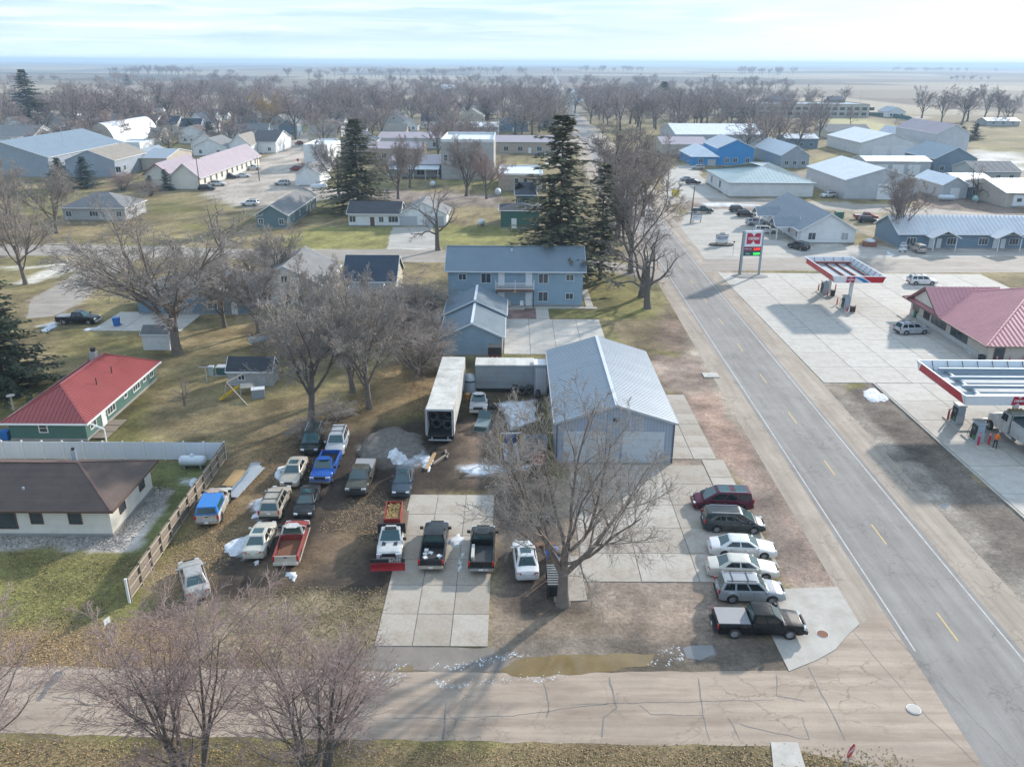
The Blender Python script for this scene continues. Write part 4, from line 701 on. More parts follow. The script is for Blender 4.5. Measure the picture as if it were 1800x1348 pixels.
# school
x0, x1, y0, y1 = at(1290, 1522, 206, 40); b = bld('school', 'long pale flat roofed school with rows of windows at the edge of town', 'school', x0, x1, y0, y1, 8.5, None, 'x', M('pale_brick', (.5,.47,.42), .85, 0, .12, 1, stripe=('z',.4,.15,.85)), R_BG, BRICKW, 'flat', wins=[('S', -50+k*5.3, z, 3.4, 2, 'w') for k in range(20) for z in (1.2, 4.8)])
for a in ((1350, 1400, 203), (1445, 1470, 200)): 
    X0, X1, Y0, _ = at(*a, 10); c = MB().box(X0-(x0+x1)/2, X1-(x0+x1)/2, 12, 26, 8.6, 10.5).build('penthouse', BRICKW, b); MB().add([(X0-(x0+x1)/2-1,11,10.51),(X1-(x0+x1)/2+1,11,10.51),(X1-(x0+x1)/2+1,27,10.51),(X0-(x0+x1)/2-1,19,10.51),((X0+X1)/2-(x0+x1)/2-5,19,13),((X0+X1)/2-(x0+x1)/2+5,19,13)], [(0,1,5,4),(1,2,5),(2,3,4,5),(3,0,4),(0,3,2,1)]).build('penthouse_roof', R_NAVY, c)
# ------------------------------------------------------------------ bare trees grown level by level
def unit(a): return a/(np.linalg.norm(a, axis=-1, keepdims=True)+1e-9)
def grow(rs, P, D, Ln, Rd, K, wig, up, taper):
    n = len(P); pts = np.empty((n, K+1, 3)); dr = np.empty((n, K+1, 3)); pts[:,0] = P; d = unit(D); dr[:,0] = d
    for k in range(K):
        d = unit(d+rs.randn(n,3)*wig+np.array([0,0,1.])*np.reshape(up,(-1,1))); pts[:,k+1] = pts[:,k]+d*(Ln/K)[:,None]; dr[:,k+1] = d
    t = np.linspace(0,1,K+1); rad = Rd[:,None]*(1-t[None]*taper); return pts, dr, rad
def spawn(rs, pts, dr, rad, Ln, n, t0, ang, angs, ratio, rr, fall=.45):
    N, K1, _ = pts.shape; t = t0+(1-t0)*(np.arange(n)+rs.rand(N,n))/n; f = t*(K1-1); i = np.minimum(f.astype(int), K1-2); w = f-i; r = np.arange(N)[:,None]
    p = pts[r,i]*(1-w[...,None])+pts[r,i+1]*w[...,None]; d = dr[r,i+1]; ra = rad[r,i]*(1-w)+rad[r,i+1]*w
    az = rs.rand(N,1)*6.28+np.arange(n)*2.4+rs.rand(N,n)*.9; a = np.radians(ang+rs.randn(N,n)*angs)
    ref = np.where(np.abs(d[...,2:3])>.9, np.array([1.,0,0]), np.array([0,0,1.])); u = unit(np.cross(d,ref)); v = np.cross(d,u)
    nd = d*np.cos(a)[...,None]+(u*np.cos(az)[...,None]+v*np.sin(az)[...,None])*np.sin(a)[...,None]
    L2 = Ln[:,None]*ratio*(1-fall*(t-t0)/(1-t0+1e-6))*(.7+.6*rs.rand(N,n)); R2 = np.minimum(ra*.85, ra*rr*(.8+.4*rs.rand(N,n)))
    return p.reshape(-1,3), nd.reshape(-1,3), L2.ravel(), R2.ravel()
def tube(pts, rad, s):
    N, K1, _ = pts.shape; d = unit(pts[:,1:]-pts[:,:-1]); d = np.concatenate([d, d[:,-1:]],1); ref = np.where(np.abs(d[:,:1,2:3])>.8, np.array([1.,0,0]), np.array([0,0,1.]))
    u = unit(np.cross(d, np.broadcast_to(ref, d.shape))); v = np.cross(d,u); a = np.arange(s)*2*math.pi/s
    V = pts[:,:,None]+rad[:,:,None,None]*(u[:,:,None]*np.cos(a)[None,None,:,None]+v[:,:,None]*np.sin(a)[None,None,:,None])
    ix = np.arange(N*K1*s).reshape(N,K1,s); b = np.roll(ix,-1,2)
    return V.reshape(-1,3), np.stack([ix[:,:-1],b[:,:-1],b[:,1:],ix[:,1:]],-1).reshape(-1,4)
def joinm(parts):
    o = 0; Vs = []; Fs = []
    for V, F in parts: Vs.append(V); Fs.append(F+o); o += len(V)
    return np.concatenate(Vs), np.concatenate(Fs)
def bare(seed, H, spread, r0, spec, twigr, split=3, stems=None, lean=.0, low=False):
    """spec rows: n, t0, angle, sd, length ratio, radius ratio, K, wiggle, up. returns trunk and crown meshes of unit size (height H)"""
    rs = np.random.RandomState(seed)
    if stems:                                   # several stems from the root
        n, ang, ln = stems; az = np.arange(n)*6.28/n+rs.rand(n); a = np.radians(ang*(.4+rs.rand(n)*.9))
        P = np.stack([np.cos(az)*r0*.7, np.sin(az)*r0*.7, np.zeros(n)-.2],1); D = np.stack([np.cos(az)*np.sin(a), np.sin(az)*np.sin(a), np.cos(a)],1); Ln = ln*(.8+.35*rs.rand(n)); Rd = np.full(n, r0)*(.7+.5*rs.rand(n)); K0 = 9; up0 = .07
    else:
        P = np.array([[0,0,-.2]]); D = np.array([[lean,lean*.4,1.]]); Ln = np.array([spec[0]]); Rd = np.array([r0]); K0 = 7; up0 = .0
    pts, dr, rad = grow(rs, P, D, Ln, Rd, K0, .05, up0, .45 if not stems else .88)
    if not stems: rad[:,0] *= 1.45; rad[:,1] *= 1.08
    lev = [(pts, rad)]
    for (n, t0, ang, sd_, ra, rr, K, wig, up) in spec[1:]:
        P, D, Ln, Rd = spawn(rs, pts, dr, rad, Ln, n, t0, ang, sd_, ra, rr); Rd = np.maximum(Rd, twigr)
        pts, dr, rad = grow(rs, P, D, Ln, Rd, K, wig, up, .75); rad = np.maximum(rad, twigr*.7); lev.append((pts, rad))
    allp = np.concatenate([p.reshape(-1,3) for p, _ in lev]); top = np.percentile(allp[:,2], 99.8); rx = np.percentile(np.hypot(allp[:,0], allp[:,1]), 97)
    sc = np.array([spread/rx, spread/rx, H/top])
    sides = [8, 6, 4, 3, 3, 3, 3] if not low else [4, 3, 3, 3]; out = []
    for grp in (range(0, split), range(split, len(lev))):
        parts = [tube(lev[i][0]*sc, lev[i][1], sides[i]) for i in grp]; out.append(joinm(parts))
    a = np_mesh('trunk', *out[0]); b = np_mesh('crown', *out[1]); sharp(a, 60); return a, b
BIG = [ (7,.55,42,10,1.5,.62,9,.10,.055), (6,.3,38,12,.55,.6,7,.13,.05), (6,.2,40,14,.5,.55,6,.15,.03), (6,.1,42,15,.45,.55,4,.17,.0), (5,.1,40,18,.55,.6,3,.18,-.02) ]
def bark(name, c): return M(name, c, .95, 0, .3, 2.2, bump=.4)
BK = bark('grey_bark', (.19,.155,.13)); BKD = bark('dark_bark', (.14,.12,.105)); TW = M('grey_twigs', (.36,.315,.275), .95, 0, .25, .5, spec=.1); TWR = M('red_budded_twigs', (.38,.28,.25), .95, 0, .3, .6, spec=.1); TWB = M('brown_twigs', (.33,.275,.24), .95, 0, .25, .5, spec=.1); TWY = M('golden_twigs', (.46,.31,.14), .95, 0, .25, .5, spec=.1); TWF = M('mauve_twigs', (.34,.275,.26), .95, 0, .25, .1, spec=.1)
PROTO = {}
def proto(k, H, *a, **kw): PROTO[k] = (H, bare(*a, **kw))
proto('lot', 17, 5, 17, 9.8, .48, [3.0, (9,.45,40,12,2.6,.5,9,.08,.075), (8,.15,34,10,.5,.6,7,.08,.03), (7,.12,34,11,.5,.58,5,.09,.015), (6,.1,34,12,.5,.58,3,.1,.0), (3,.1,34,14,.85,.65,2,.1,-.01)], .0155, lean=.03)
proto('maple', 20, 8, 20, 13, .72, [3.0, (9,.42,38,12,2.4,.55,9,.08,.065), (8,.15,34,12,.52,.6,7,.09,.03), (7,.12,34,12,.5,.58,5,.1,.015), (6,.1,36,13,.5,.58,3,.1,.0), (3,.1,36,14,.8,.65,2,.1,-.01)], .028)
proto('vase', 11, 3, 11, 4.4, .17, [0, (8,.28,28,8,.5,.5,7,.06,.06), (6,.15,30,10,.52,.6,5,.08,.04), (6,.1,32,12,.52,.6,3,.09,.03), (4,.1,34,14,.6,.65,2,.1,.02)], .011, split=2, stems=(6,15,10.5))
proto('elm', 18, 14, 18, 8.4, .42, [4.2, (8,.3,38,10,1.7,.55,8,.09,.06), (8,.15,34,12,.5,.57,6,.1,.03), (7,.12,34,12,.5,.57,4,.1,.015), (6,.1,36,14,.55,.6,2,.1,.0), (3,.1,36,14,.8,.65,2,.1,.0)], .028)
proto('elmb', 18, 21, 18, 7, .45, [4, (8,.3,30,10,1.8,.55,8,.09,.08), (7,.25,34,12,.5,.55,6,.13,.06), (7,.15,38,14,.5,.55,4,.15,.03), (6,.1,42,15,.55,.6,2,.17,.0), (4,.1,42,15,.6,.6,2,.17,-.01)], .032)
proto('brush', 8, 31, 8, 5.5, .16, [0, (9,.15,38,12,.5,.5,6,.13,.0), (7,.15,40,14,.5,.6,4,.15,-.02), (5,.1,42,15,.55,.6,3,.18,-.05)], .024, split=1, stems=(9,34,7.5))
proto('gnarl', 12, 44, 12, 7.5, .5, [3, (6,.4,52,12,1.5,.6,8,.2,.04), (6,.3,44,14,.5,.55,6,.22,.03), (6,.2,44,16,.45,.55,4,.22,.0), (4,.1,42,15,.5,.6,3,.2,-.02)], .024)
for k in range(4):
    proto('far%d'%k, 17, 60+k, 17, 7.2+.7*(k%3), .4, [4.2, (7,.3,30+6*(k%3),10,1.2+.35*k,.55,6,.1,.05+.02*(k%2)), (6,.2,38,12,.5,.55,4,.13,.05), (6,.15,40,14,.55,.55,3,.15,.02), (5,.1,42,15,.55,.6,2,.17,.0)], .06)
def tree(k, u, v, H, label, tw=TW, bk=BK, name='bare_tree', group=None, rz=None, sx=1.0, pos=None, cat='tree'):
    h0, (a, b) = PROTO[k]; x, y = pos or G(u, v); rz = random.uniform(0, 360) if rz is None else rz
    t = thing(name, label, cat, x, y, rz, group); s = H/h0; t.scale = (s*sx, s*sx, s)
    for nm, me, m in (('trunk', a, bk), ('crown', b, tw)):
        if not me.materials: me.materials.append(m)
        o = link(nm, me, None, t); o.material_slots[0].link = 'OBJECT'; o.material_slots[0].material = m
    return t
TM = {}
tree('lot', 990, 1062, 16.5, 'big spreading bare tree standing between the white coupe and the concrete lot', TW, BK, rz=200)
tree('maple', 312, 622, 20.5, 'massive bare maple beside the little white garden shed', TW, BK, rz=40, sx=.95)
tree('vase', 345, 1405, 12.4, 'red budded bare tree at the bottom edge with its crown below the silver sedan', TWR, BKD, rz=20, name='bare_tree')
tree('vase', 560, 1400, 11.6, 'red budded bare tree at the bottom edge just left of the concrete driveway apron', TWR, BKD, rz=140, name='bare_tree')
tree('vase', -40, 1400, 11, 'red budded bare tree cut off by the bottom left corner', TWR, BKD, rz=250, sx=1.05)
tree('elm', 548, 742, 15.5, 'leaning multi limbed bare tree behind the dark sport utility', TW, BKD, rz=75, sx=1.15)
tree('elmb', 620, 690, 14, 'slim upright bare tree between the two forked trees of the meadow', TW, BK, rz=10)
tree('elm', 650, 718, 15, 'forked bare tree nearest the left side of the white trailer', TW, BK, rz=205, sx=1.0)
for i, (u, v, H, l) in enumerate(((735, 655, 7.5, 'tangled brush in front of the white trailer'), (715, 610, 8, 'tangled brush against the blue garages'), (700, 565, 7, 'tangled brush beside the low grey garage'), (745, 560, 7.5, 'tangled brush behind the blue garages'), (590, 600, 7, 'tangled brush at the back of the meadow'), (500, 600, 7, 'tangled brush below the white gabled house'), (655, 600, 6.5, 'tangled brush in front of the low grey garage'))):
    tree('brush', u, v, H, l, TWB, BKD, 'thicket', 'tangled brush', sx=1.1, cat='shrub')
tree('elm', 45, 500, 16, 'bare tree on the lawn left of the alley', TW, BK, rz=300)
tree('gnarl', 770, 440, 14, 'spreading bare tree at the driveway left of the apartments', TW, BKD, rz=60, sx=.9)
tree('elmb', 1108, 480, 21, 'bare tree on the apartment lawn right of the pine trunk', TWB, BKD, rz=80); tree('gnarl', 1128, 522, 13.5, 'left of the two leaning bare trees by the highway kerb', TWB, BKD, rz=120)
tree('gnarl', 1138, 542, 14, 'right of the two leaning bare trees by the highway kerb', TWB, BKD, rz=10); tree('elmb', 1085, 420, 25, 'tallest bare tree beside the big pine at the highway', TWB, BKD, rz=200, sx=1.1); tree('elm', 1130, 380, 20, 'bare tree behind the tallest one along the highway', TWB, BKD, rz=33)
tree('elmb', 455, 585, 10.5, 'bare tree at the edge of the meadow below the white gabled house', TW, BK, rz=15, sx=1.2); tree('elmb', 395, 575, 11, 'bare tree right of the massive maple', TW, BK, rz=100, sx=1.2); tree('elm', 565, 585, 11, 'bare tree in front of the dark navy roof', TW, BK, rz=200, sx=1.1)
tree('elm', 490, 520, 12, 'bare tree in front of the white gabled house', TW, BKD, rz=77); tree('elm', 100, 410, 15, 'wide bare tree in front of the pale grey hipped house', TW, BK, rz=140, sx=1.3); tree('elmb', 20, 400, 15, 'bare tree at the left edge above the alley', TW, BK, rz=60, sx=1.3)
tree('gnarl', 390, 455, 12, 'bare tree between the maple and the street', TW, BKD, rz=190); tree('brush', 215, 335, 7, 'russet brush in front of the cream porch wing', TWR, BKD, 'thicket', 'brush by the office', cat='shrub'); tree('brush', 265, 345, 6, 'grey brush along the office yard', TWB, BKD, 'thicket', 'brush by the office', cat='shrub')
tree('elm', 720, 330, 15, 'bare tree in front of the porch store', TWB, BKD, rz=10); tree('elmb', 820, 345, 17, 'bare tree in front of the block warehouse', TWB, BKD, rz=190, sx=1.1); tree('elm', 855, 350, 14, 'russet bare tree at the right corner of the block warehouse', TWR, BKD, rz=290); tree('elm', 595, 350, 18, 'bare tree left of the tall spruce', TWB, BKD, rz=20, sx=1.1); tree('elm', 700, 350, 17, 'bare tree right of the tall spruce', TWB, BKD, rz=120)
tree('elmb', 1578, 428, 15.5, 'bare tree beside the motel wing', TWB, BKD, rz=66, sx=.9); tree('gnarl', 1712, 352, 10.5, 'gnarled bare tree among the grey sheds', TWB, BKD, rz=130, sx=1.1)
tree('gnarl', 325, 712, 3.2, 'small pruned bare sapling on the garden lawn', TW, BK, 'sapling', rz=10); tree('brush', 440, 480, 6, 'low brush beside the street left of the white gabled house', TWB, BKD, 'thicket', 'brush by the street', cat='shrub'); tree('brush', 545, 770, 2.4, 'low dead brush pile at the foot of the leaning tree', TWB, BKD, 'thicket', cat='shrub', sx=1.6); tree('brush', 590, 735, 2.4, 'heap of cut branches between the forked trees', TW, BKD, 'thicket', cat='shrub', sx=1.8)
# mid-town trees standing where the photograph shows them
MID = [(131,238,145),(142,234,140),(163,230,150),(177,226,138),(204,226,130),(247,236,150),(8,215,135),(45,246,205),(300,215,120),(320,205,130),(385,236,175),(430,236,160),(520,246,150),(552,246,180),(560,240,170),(617,226,128),(660,212,140),(690,216,150),(725,226,155),(780,232,160),(820,220,150),(855,214,150),(935,238,140),(948,228,145),(957,226,150),(1038,218,160),(1195,236,150),(1230,232,150),(1262,236,190),(1310,274,200),(1345,268,180),(1365,265,190),(1400,266,200),(1412,246,175),(1440,246,180),(1485,182,150),(1495,224,185),(1578,242,210),(1620,208,150),(1655,215,150),(1690,220,145),(1700,214,150),(1730,210,148),(1752,210,150),(1768,220,175),(1780,205,160),(1090,230,150),(1120,225,150),(1150,225,160),(275,246,170),(350,200,140),(410,205,145),(90,215,160),(590,205,140),(885,216,150),(910,206,150),(1010,200,150),(1060,210,150),(1285,220,170),(1320,235,170)]
for i, (u, v, t) in enumerate(MID):
    H = min(24, max(8, HT(u, v, t)))
    tree('far%d' % (i % 4), u, v, H, 'bare mauve tree among the houses in the middle distance' if u < 1180 else 'bare mauve tree behind the sheds and along the ball field', TWF, BKD, group='bare trees of the town' if u < 1180 else 'bare trees right of the highway', sx=1.0+.25*((i*7) % 3)/2)
tree('elm', 478, 232, HT(478, 232, 160), 'golden twigged willow behind the grey two storey house', TWY, BK, 'willow_tree', sx=1.3)
# the belt of trees towards the far edge of town
rs = random.Random(5); NB = 0; occ = [(o.location.x, o.location.y, max(o['_dims'][0], o['_dims'][1])*.55) for o in COL.objects if '_dims' in o]
while NB < 225:
    y = rs.uniform(330, 900)**1.0; u = rs.uniform(-40, 1420); x = (u-900)/FPX*y*1.07
    if y < 430 and u > 880: continue
    if u > 1180 and y < 520: continue
    if abs(x-hwx(y)) < 13 or any(math.hypot(x-a, y-b) < r+4 for a, b, r in occ): continue
    if u < 330 and y > 640 and rs.random() < .8: continue
    if 1180 < u and y > 780: continue
    NB += 1; tree('far%d' % rs.randrange(4), 0, 0, rs.uniform(12, 20), 'bare hazy tree in the belt of trees across the far side of town', rs.choice((TWF, TWF, TWF, TWB, TWB, TWR, TW)), BKD, group='belt of bare trees', pos=(x, y), sx=rs.uniform(1.1, 1.7))
# far woods: one mass
pv_, pf_ = [], []; off = 0
base = [bare(90+k, 15, 7.5, .5, [4, (6,.35,36,10,1.5,.55,3,.1,.07), (6,.25,38,12,.5,.55,2,.13,.05), (5,.15,42,14,.65,.6,1,.15,.02)], .13, split=1, low=True) for k in range(3)]
bv = []
for a, b in base:
    V = []; Fq = []; o = 0
    for me in (a, b):
        n = len(me.vertices); q = np.empty(n*3, np.float32); me.vertices.foreach_get('co', q); l = np.empty(len(me.loops), np.int32); me.loops.foreach_get('vertex_index', l); V.append(q.reshape(-1,3)); Fq.append(l.reshape(-1,4)+o); o += n
    bv.append((np.concatenate(V), np.concatenate(Fq)))
def wood(n, fn):
    global off
    for i in range(n):
        x, y, s = fn(); V, Fq = bv[rs.randrange(3)]; a = rs.uniform(0, 6.3); c, s_ = math.cos(a), math.sin(a); Q = V*s; pv_.append(np.stack([Q[:,0]*c-Q[:,1]*s_+x, Q[:,0]*s_+Q[:,1]*c+y, Q[:,2]*.9],1)); pf_.append(Fq+off); off += len(V)
def f1():
    while True:
        y = rs.uniform(520, 1500); u = rs.uniform(250, 1330); x = (u-900)/FPX*y*1.07
        if abs(x-hwx(y)) > 14: return x, y, rs.uniform(.8, 1.5)
wood(300, f1)
for (u0, u1, y, n, sc) in ((50, 125, 1350, 16, 1.1), (285, 400, 2300, 30, 1.6), (405, 470, 2300, 8, 1.0), (560, 800, 2100, 26, 1.5), (800, 1000, 2600, 18, 1.6), (1000, 1100, 3300, 14, 1.8), (1250, 1330, 3000, 16, 1.8), (1580, 1640, 2100, 10, .8), (1480, 1640, 4200, 16, 1.7), (150, 200, 1500, 10, .8)):
    wood(n, lambda: ((rs.uniform(u0, u1)-900)/FPX*y*1.07, y+rs.uniform(-60, 60), sc*rs.uniform(.8, 1.2)))
o = link('far_woods', np_mesh('far_woods', np.concatenate(pv_), np.concatenate(pf_)), TWF); tag(o, kind='stuff')
# ------------------------------------------------------------------ conifers: whorls of drooping branches dressed in needle sprays
def conifer(seed, H, R_, whorls, per, spray, gap, r0, droop=.25, slim=1.0):
    rs = np.random.RandomState(seed); V = []; F = []; TV = []; TF = []; o = 0; to = 0
    tz = np.linspace(0, H, 9); pts = np.stack([np.zeros(9)+rs.randn(9)*.04, rs.randn(9)*.04, tz], 1)[None]; T = [tube(pts, (r0*(1-tz/H*.95))[None], 8)]
    for wv in range(whorls):
        f = (wv+rs.rand()*.6)/whorls; z = H*(gap+(1-gap)*f); ln = R_*(1-f)**slim*(.75+.45*rs.rand())+.25
        for k in range(per):
            if rs.rand() < .2: continue
            az = rs.rand()*6.28; l = ln*(.5+.75*rs.rand()); n = max(3, int(l/spray*1.6)); t = np.linspace(.12, 1, n)
            dz = -droop*t**1.4*l+.22*l*np.maximum(0, t-.65)+ (f*.35*l*t); P = np.stack([np.cos(az)*l*t, np.sin(az)*l*t, z+dz], 1)
            T.append(tube(np.stack([np.array([0,0,z]), P[n//2], P[-1]])[None], np.array([[.05,.03,.012]])*(1+l*.15), 3))
            for p, tt in zip(P, t):
                m = 3 if tt > .3 else 2
                for j in range(m):
                    a2 = az+rs.uniform(-1.25, 1.25); ll = spray*(.7+.7*rs.rand())*(1.2-.5*tt); d = np.array([math.cos(a2), math.sin(a2), rs.uniform(-.55, .15)]); sdir = np.array([-math.sin(a2), math.cos(a2), rs.uniform(-.7,.7)])*ll*.2
                    q = p+rs.randn(3)*.05; V += [q-sdir*.5, q+d*ll*.55-sdir, q+d*ll, q+d*ll*.5+sdir]; F.append((o, o+1, o+2, o+3)); o += 4
    a = np_mesh('trunk', *joinm(T)); b = np_mesh('crown', np.array(V), np.array(F)); return a, b
def needles(name, c): return M(name, c, .85, 0, .45, .8, spec=.2)
ND = needles('dark_needles', (.06,.078,.045)); NO = needles('olive_needles', (.125,.12,.065)); NB_ = needles('blue_needles', (.08,.12,.115))
PROTO['pine'] = (27, conifer(1, 27, 7.5, 44, 9, 1.1, .12, .42, .26, .75)); PROTO['spruce'] = (21, conifer(2, 21, 7.6, 46, 10, .9, .03, .36, .3, .85)); PROTO['blue'] = (9, conifer(3, 9, 4.4, 26, 11, .65, .02, .18, .12, .9)); PROTO['slimpine'] = (20, conifer(4, 20, 3.0, 34, 7, .85, .22, .34, .25, .7))
for k, u, v, t, l, m, sx in (('pine', 983, 505, 200, 'tall ragged olive pine behind the blue apartment house', NO, 1.3), ('slimpine', 1055, 492, 285, 'slim dark pine on the bare trunk beside the apartment lawn', NO, 1.1), ('spruce', 632, 372, 208, 'tall dark spruce behind the long white house', NO, 1.3), ('spruce', 10, 690, 450, 'dark spruce cut by the left edge above the red roofed house', ND, 1.1),
    ('blue', 152, 330, 275, 'dense blue spruce right of the grey gabled workshop corner', NB_, 1.0), ('blue', 108, 330, 277, 'darker spruce left of the dense blue spruce', ND, 1.0), ('blue', 293, 335, 297, 'small spruce in front of the cream porch wing', NB_, .8), ('blue', 266, 337, 308, 'smallest spruce at the left of the cream porch wing', NB_, .8), ('blue', 337, 250, 208, 'left of the two spruces behind the white hall', NB_, 1.1), ('blue', 371, 256, 213, 'right of the two spruces behind the white hall', NB_, 1.2), ('spruce', 55, 218, 122, 'large spreading spruce at the far left of town', ND, 1.3),
    ('blue', 1165, 182, 143, 'round dark evergreen beside the blue roofed bungalow', ND, 1.5), ('blue', 1302, 220, 190, 'small dark spruce behind the pale warehouse', ND, 1.0), ('blue', 1690, 248, 222, 'left of the two park spruces beyond the ball field', ND, 1.3), ('blue', 1712, 246, 216, 'right of the two park spruces beyond the ball field', ND, 1.2), ('blue', 1262, 178, 158, 'dark cedar among the tan bungalows', ND, 1.5), ('blue', 605, 218, 175, 'olive conifer behind the white cottages', NO, .7), ('blue', 1000, 175, 155, 'dark conifer in front of the farmhouse', ND, 1.3), ('blue', 225, 150, 131, 'dark conifer at the upper left edge of the trees', ND, 1.2), ('blue', 378, 148, 128, 'dark conifer standing above the tree belt', ND, 1.0)):
    tree(k, u, v, HT(u, v, t), l, m, BKD, 'conifer', sx=sx)

rc = random.Random(77)
for i in range(14):
    y = rc.uniform(380, 760); u = rc.uniform(30, 1000); x = (u-900)/FPX*y*1.07
    if abs(x-hwx(y)) < 14 or any(math.hypot(x-a, y-b) < r+3 for a, b, r in occ): continue
    tree(rc.choice(('blue', 'spruce')), 0, 0, rc.uniform(9, 16), 'dark evergreen standing among the bare trees of the town belt', ND, BKD, 'conifer', group='evergreens in the tree belt', pos=(x, y), sx=rc.uniform(.8, 1.1))
# name the town trees by the building they stand nearest to
bs = [(o.location.x, o.location.y, o['label']) for o in COL.objects if '_dims' in o]; seen = {}
for o in [o for o in COL.objects if o.get('group') in ('belt of bare trees', 'bare trees of the town', 'bare trees right of the highway')]:
    x, y = o.location.x, o.location.y; d, bx, by, lb = min((math.hypot(x-a, y-b), a, b, l) for a, b, l in bs)
    if d > 55 or len(lb.split()) > 11: continue
    dx, dy = x-bx, y-by; rel = ('right of' if dx > 0 else 'left of') if abs(dx) > abs(dy) else ('behind' if dy > 0 else 'in front of')
    seen.setdefault((rel, lb), []).append(o)
for (rel, lb), os_ in seen.items():
    os_.sort(key=lambda o: -o.scale.z)
    ad = {1: [''], 2: ['taller ', 'shorter '], 3: ['tallest ', 'middling ', 'shortest ']}.get(len(os_))
    if ad:
        for o, a in zip(os_, ad): o['label'] = ' '.join((a+'bare tree '+rel+' the '+lb).split()[:16])

for o in [o for o in COL.objects if o.get('group') == 'belt of bare trees' and o['label'].startswith('bare hazy tree')]:
    u = 900+o.location.x/(o.location.y*1.07)*FPX; q = 'left' if u < 400 else ('middle' if u < 820 else 'right'); n = 'near' if o.location.y < 480 else ('middle' if o.location.y < 680 else 'far'); c = {TWB.name: 'brown', TWR.name: 'russet', TW.name: 'grey'}.get(o.children[-1].material_slots[0].material.name, 'mauve')
    sz = 'tall' if o.scale.z > .95 else 'low'; o['label'] = '%s %s bare tree in the %s rows of the tree belt, %s part of town' % (sz, c, n, q); o['group'] = '%s %s bare trees, %s rows, %s part of the belt' % (sz, c, n, q)
# ------------------------------------------------------------------ vehicles. +X is forward, origin on the ground under the middle
def ip(x, pts):
    xs = [p[0] for p in pts]; ys = [p[1] for p in pts]; return np.interp(x, xs, ys)
WM = {}
def wheel_mesh(r, wdt, steel):
    k = (r, wdt, steel)
    if k not in WM:
        t = MB().lathe([(r*.66,-wdt/2),(r*.9,-wdt/2),(r,-wdt*.36),(r,wdt*.36),(r*.9,wdt/2),(r*.66,wdt/2),(r*.64,wdt*.3),(r*.64,-wdt*.3),(r*.66,-wdt/2)], 20, 'Y', cap=False).mesh('wheel', 50); t.materials.append(RUBBER)
        q = MB(); q.lathe([(0,wdt*.1),(r*.6,wdt*.1),(r*.64,wdt*.12)], 20, 'Y'); q.lathe([(0,wdt*.2),(r*.14,wdt*.24),(r*.2,wdt*.16)], 10, 'Y').lathe([(r*.56,wdt*.28),(r*.65,wdt*.3),(r*.65,wdt*.1),(r*.55,wdt*.12)], 20, 'Y', cap=False)
        for s in range(5 if not steel else 8):
            a = s*2*math.pi/(5 if not steel else 8); c, s_ = math.cos(a), math.sin(a); w2 = r*.11 if not steel else r*.2
            P = lambda d, o, y: (d*c-o*s_, y, d*s_+o*c)
            q.add([P(r*.1,-w2,wdt*.16),P(r*.6,-w2*1.1,wdt*.24),P(r*.6,w2*1.1,wdt*.24),P(r*.1,w2,wdt*.16),P(r*.1,-w2,wdt*.05),P(r*.6,-w2*1.1,wdt*.1),P(r*.6,w2*1.1,wdt*.1),P(r*.1,w2,wdt*.05)], [(0,1,2,3),(7,6,5,4),(0,4,5,1),(1,5,6,2),(2,6,7,3),(3,7,4,0)])
        m = q.mesh('rim'); m.materials.append(STEELRIM if steel else RIM); WM[k] = (t, m)
    return WM[k]
def wheels(root, xs, track, r, wdt=.24, steel=False, dual=False):
    t, m = wheel_mesh(r, wdt, steel)
    for x in xs:
        for s in (-1, 1):
            o = link('wheel', t, None, root, (x, s*(track-wdt*.5), r)); q = link('rim', m, None, o)
            if s < 0: q.rotation_euler = (0, 0, math.pi)
def loft(stn, ring):
    V = []; n = None
    for s in stn: p = ring(*s); n = len(p); V += p
    m = len(stn); F = [(i*n+j, i*n+(j+1)%n, (i+1)*n+(j+1)%n, (i+1)*n+j) for i in range(m-1) for j in range(n)]
    return V, F+[tuple(reversed(range(n))), tuple(range((m-1)*n, m*n))]
def body_loft(x0, x1, hw, top, axles, wr, zb, endr=.28, nose=.82, tail=.9, gap=.06):
    xs = set(np.linspace(x0, x1, 15)); 
    for a in axles:
        for k in range(-6, 7): xs.add(a+(wr+gap)*math.sin(k/6*math.pi/2))
        xs.add(a-(wr+gap)-.01); xs.add(a+(wr+gap)+.01)
    for e in (.0, .05, .14, .3): xs.add(x0+e); xs.add(x1-e)
    for p in top: xs.add(p[0])
    xs = sorted(x for x in xs if x0 <= x <= x1); st = []
    for x in xs:
        z = zb
        for a in axles:
            d = abs(x-a)
            if d < wr+gap: z = max(z, wr*.98+math.sqrt(max(0, (wr+gap)**2-d*d)))
        f = 1.0; dr = x1-x; db = x-x0
        if dr < endr*2: f = min(f, nose+(1-nose)*math.sin(min(1, dr/(endr*2))*math.pi/2))
        if db < endr*2: f = min(f, tail+(1-tail)*math.sin(min(1, db/(endr*2))*math.pi/2))
        zz = z+(.14*(1-min(1, dr/.2)) if dr < .2 else 0)+(.12*(1-min(1, db/.2)) if db < .2 else 0)
        st.append((x, zz, float(ip(x, top)), hw*f))
    def ring(x, z0, z1, h):
        zm = z0+(z1-z0)*.45; c = .035
        half = [(0,z0),(h*.9,z0),(h*.985,z0+min(.06,(z1-z0)*.1)),(h,zm),(h*.975,z1-.16 if z1-.16 > zm else (zm+z1)/2),(h*.93,z1-.035),(h*.82,z1),(h*.45,z1+c*.8),(0,z1+c)]
        return [(x,y,z) for y, z in half]+[(x,-y,z) for y, z in half[-2:0:-1]]
    return loft(st, ring)
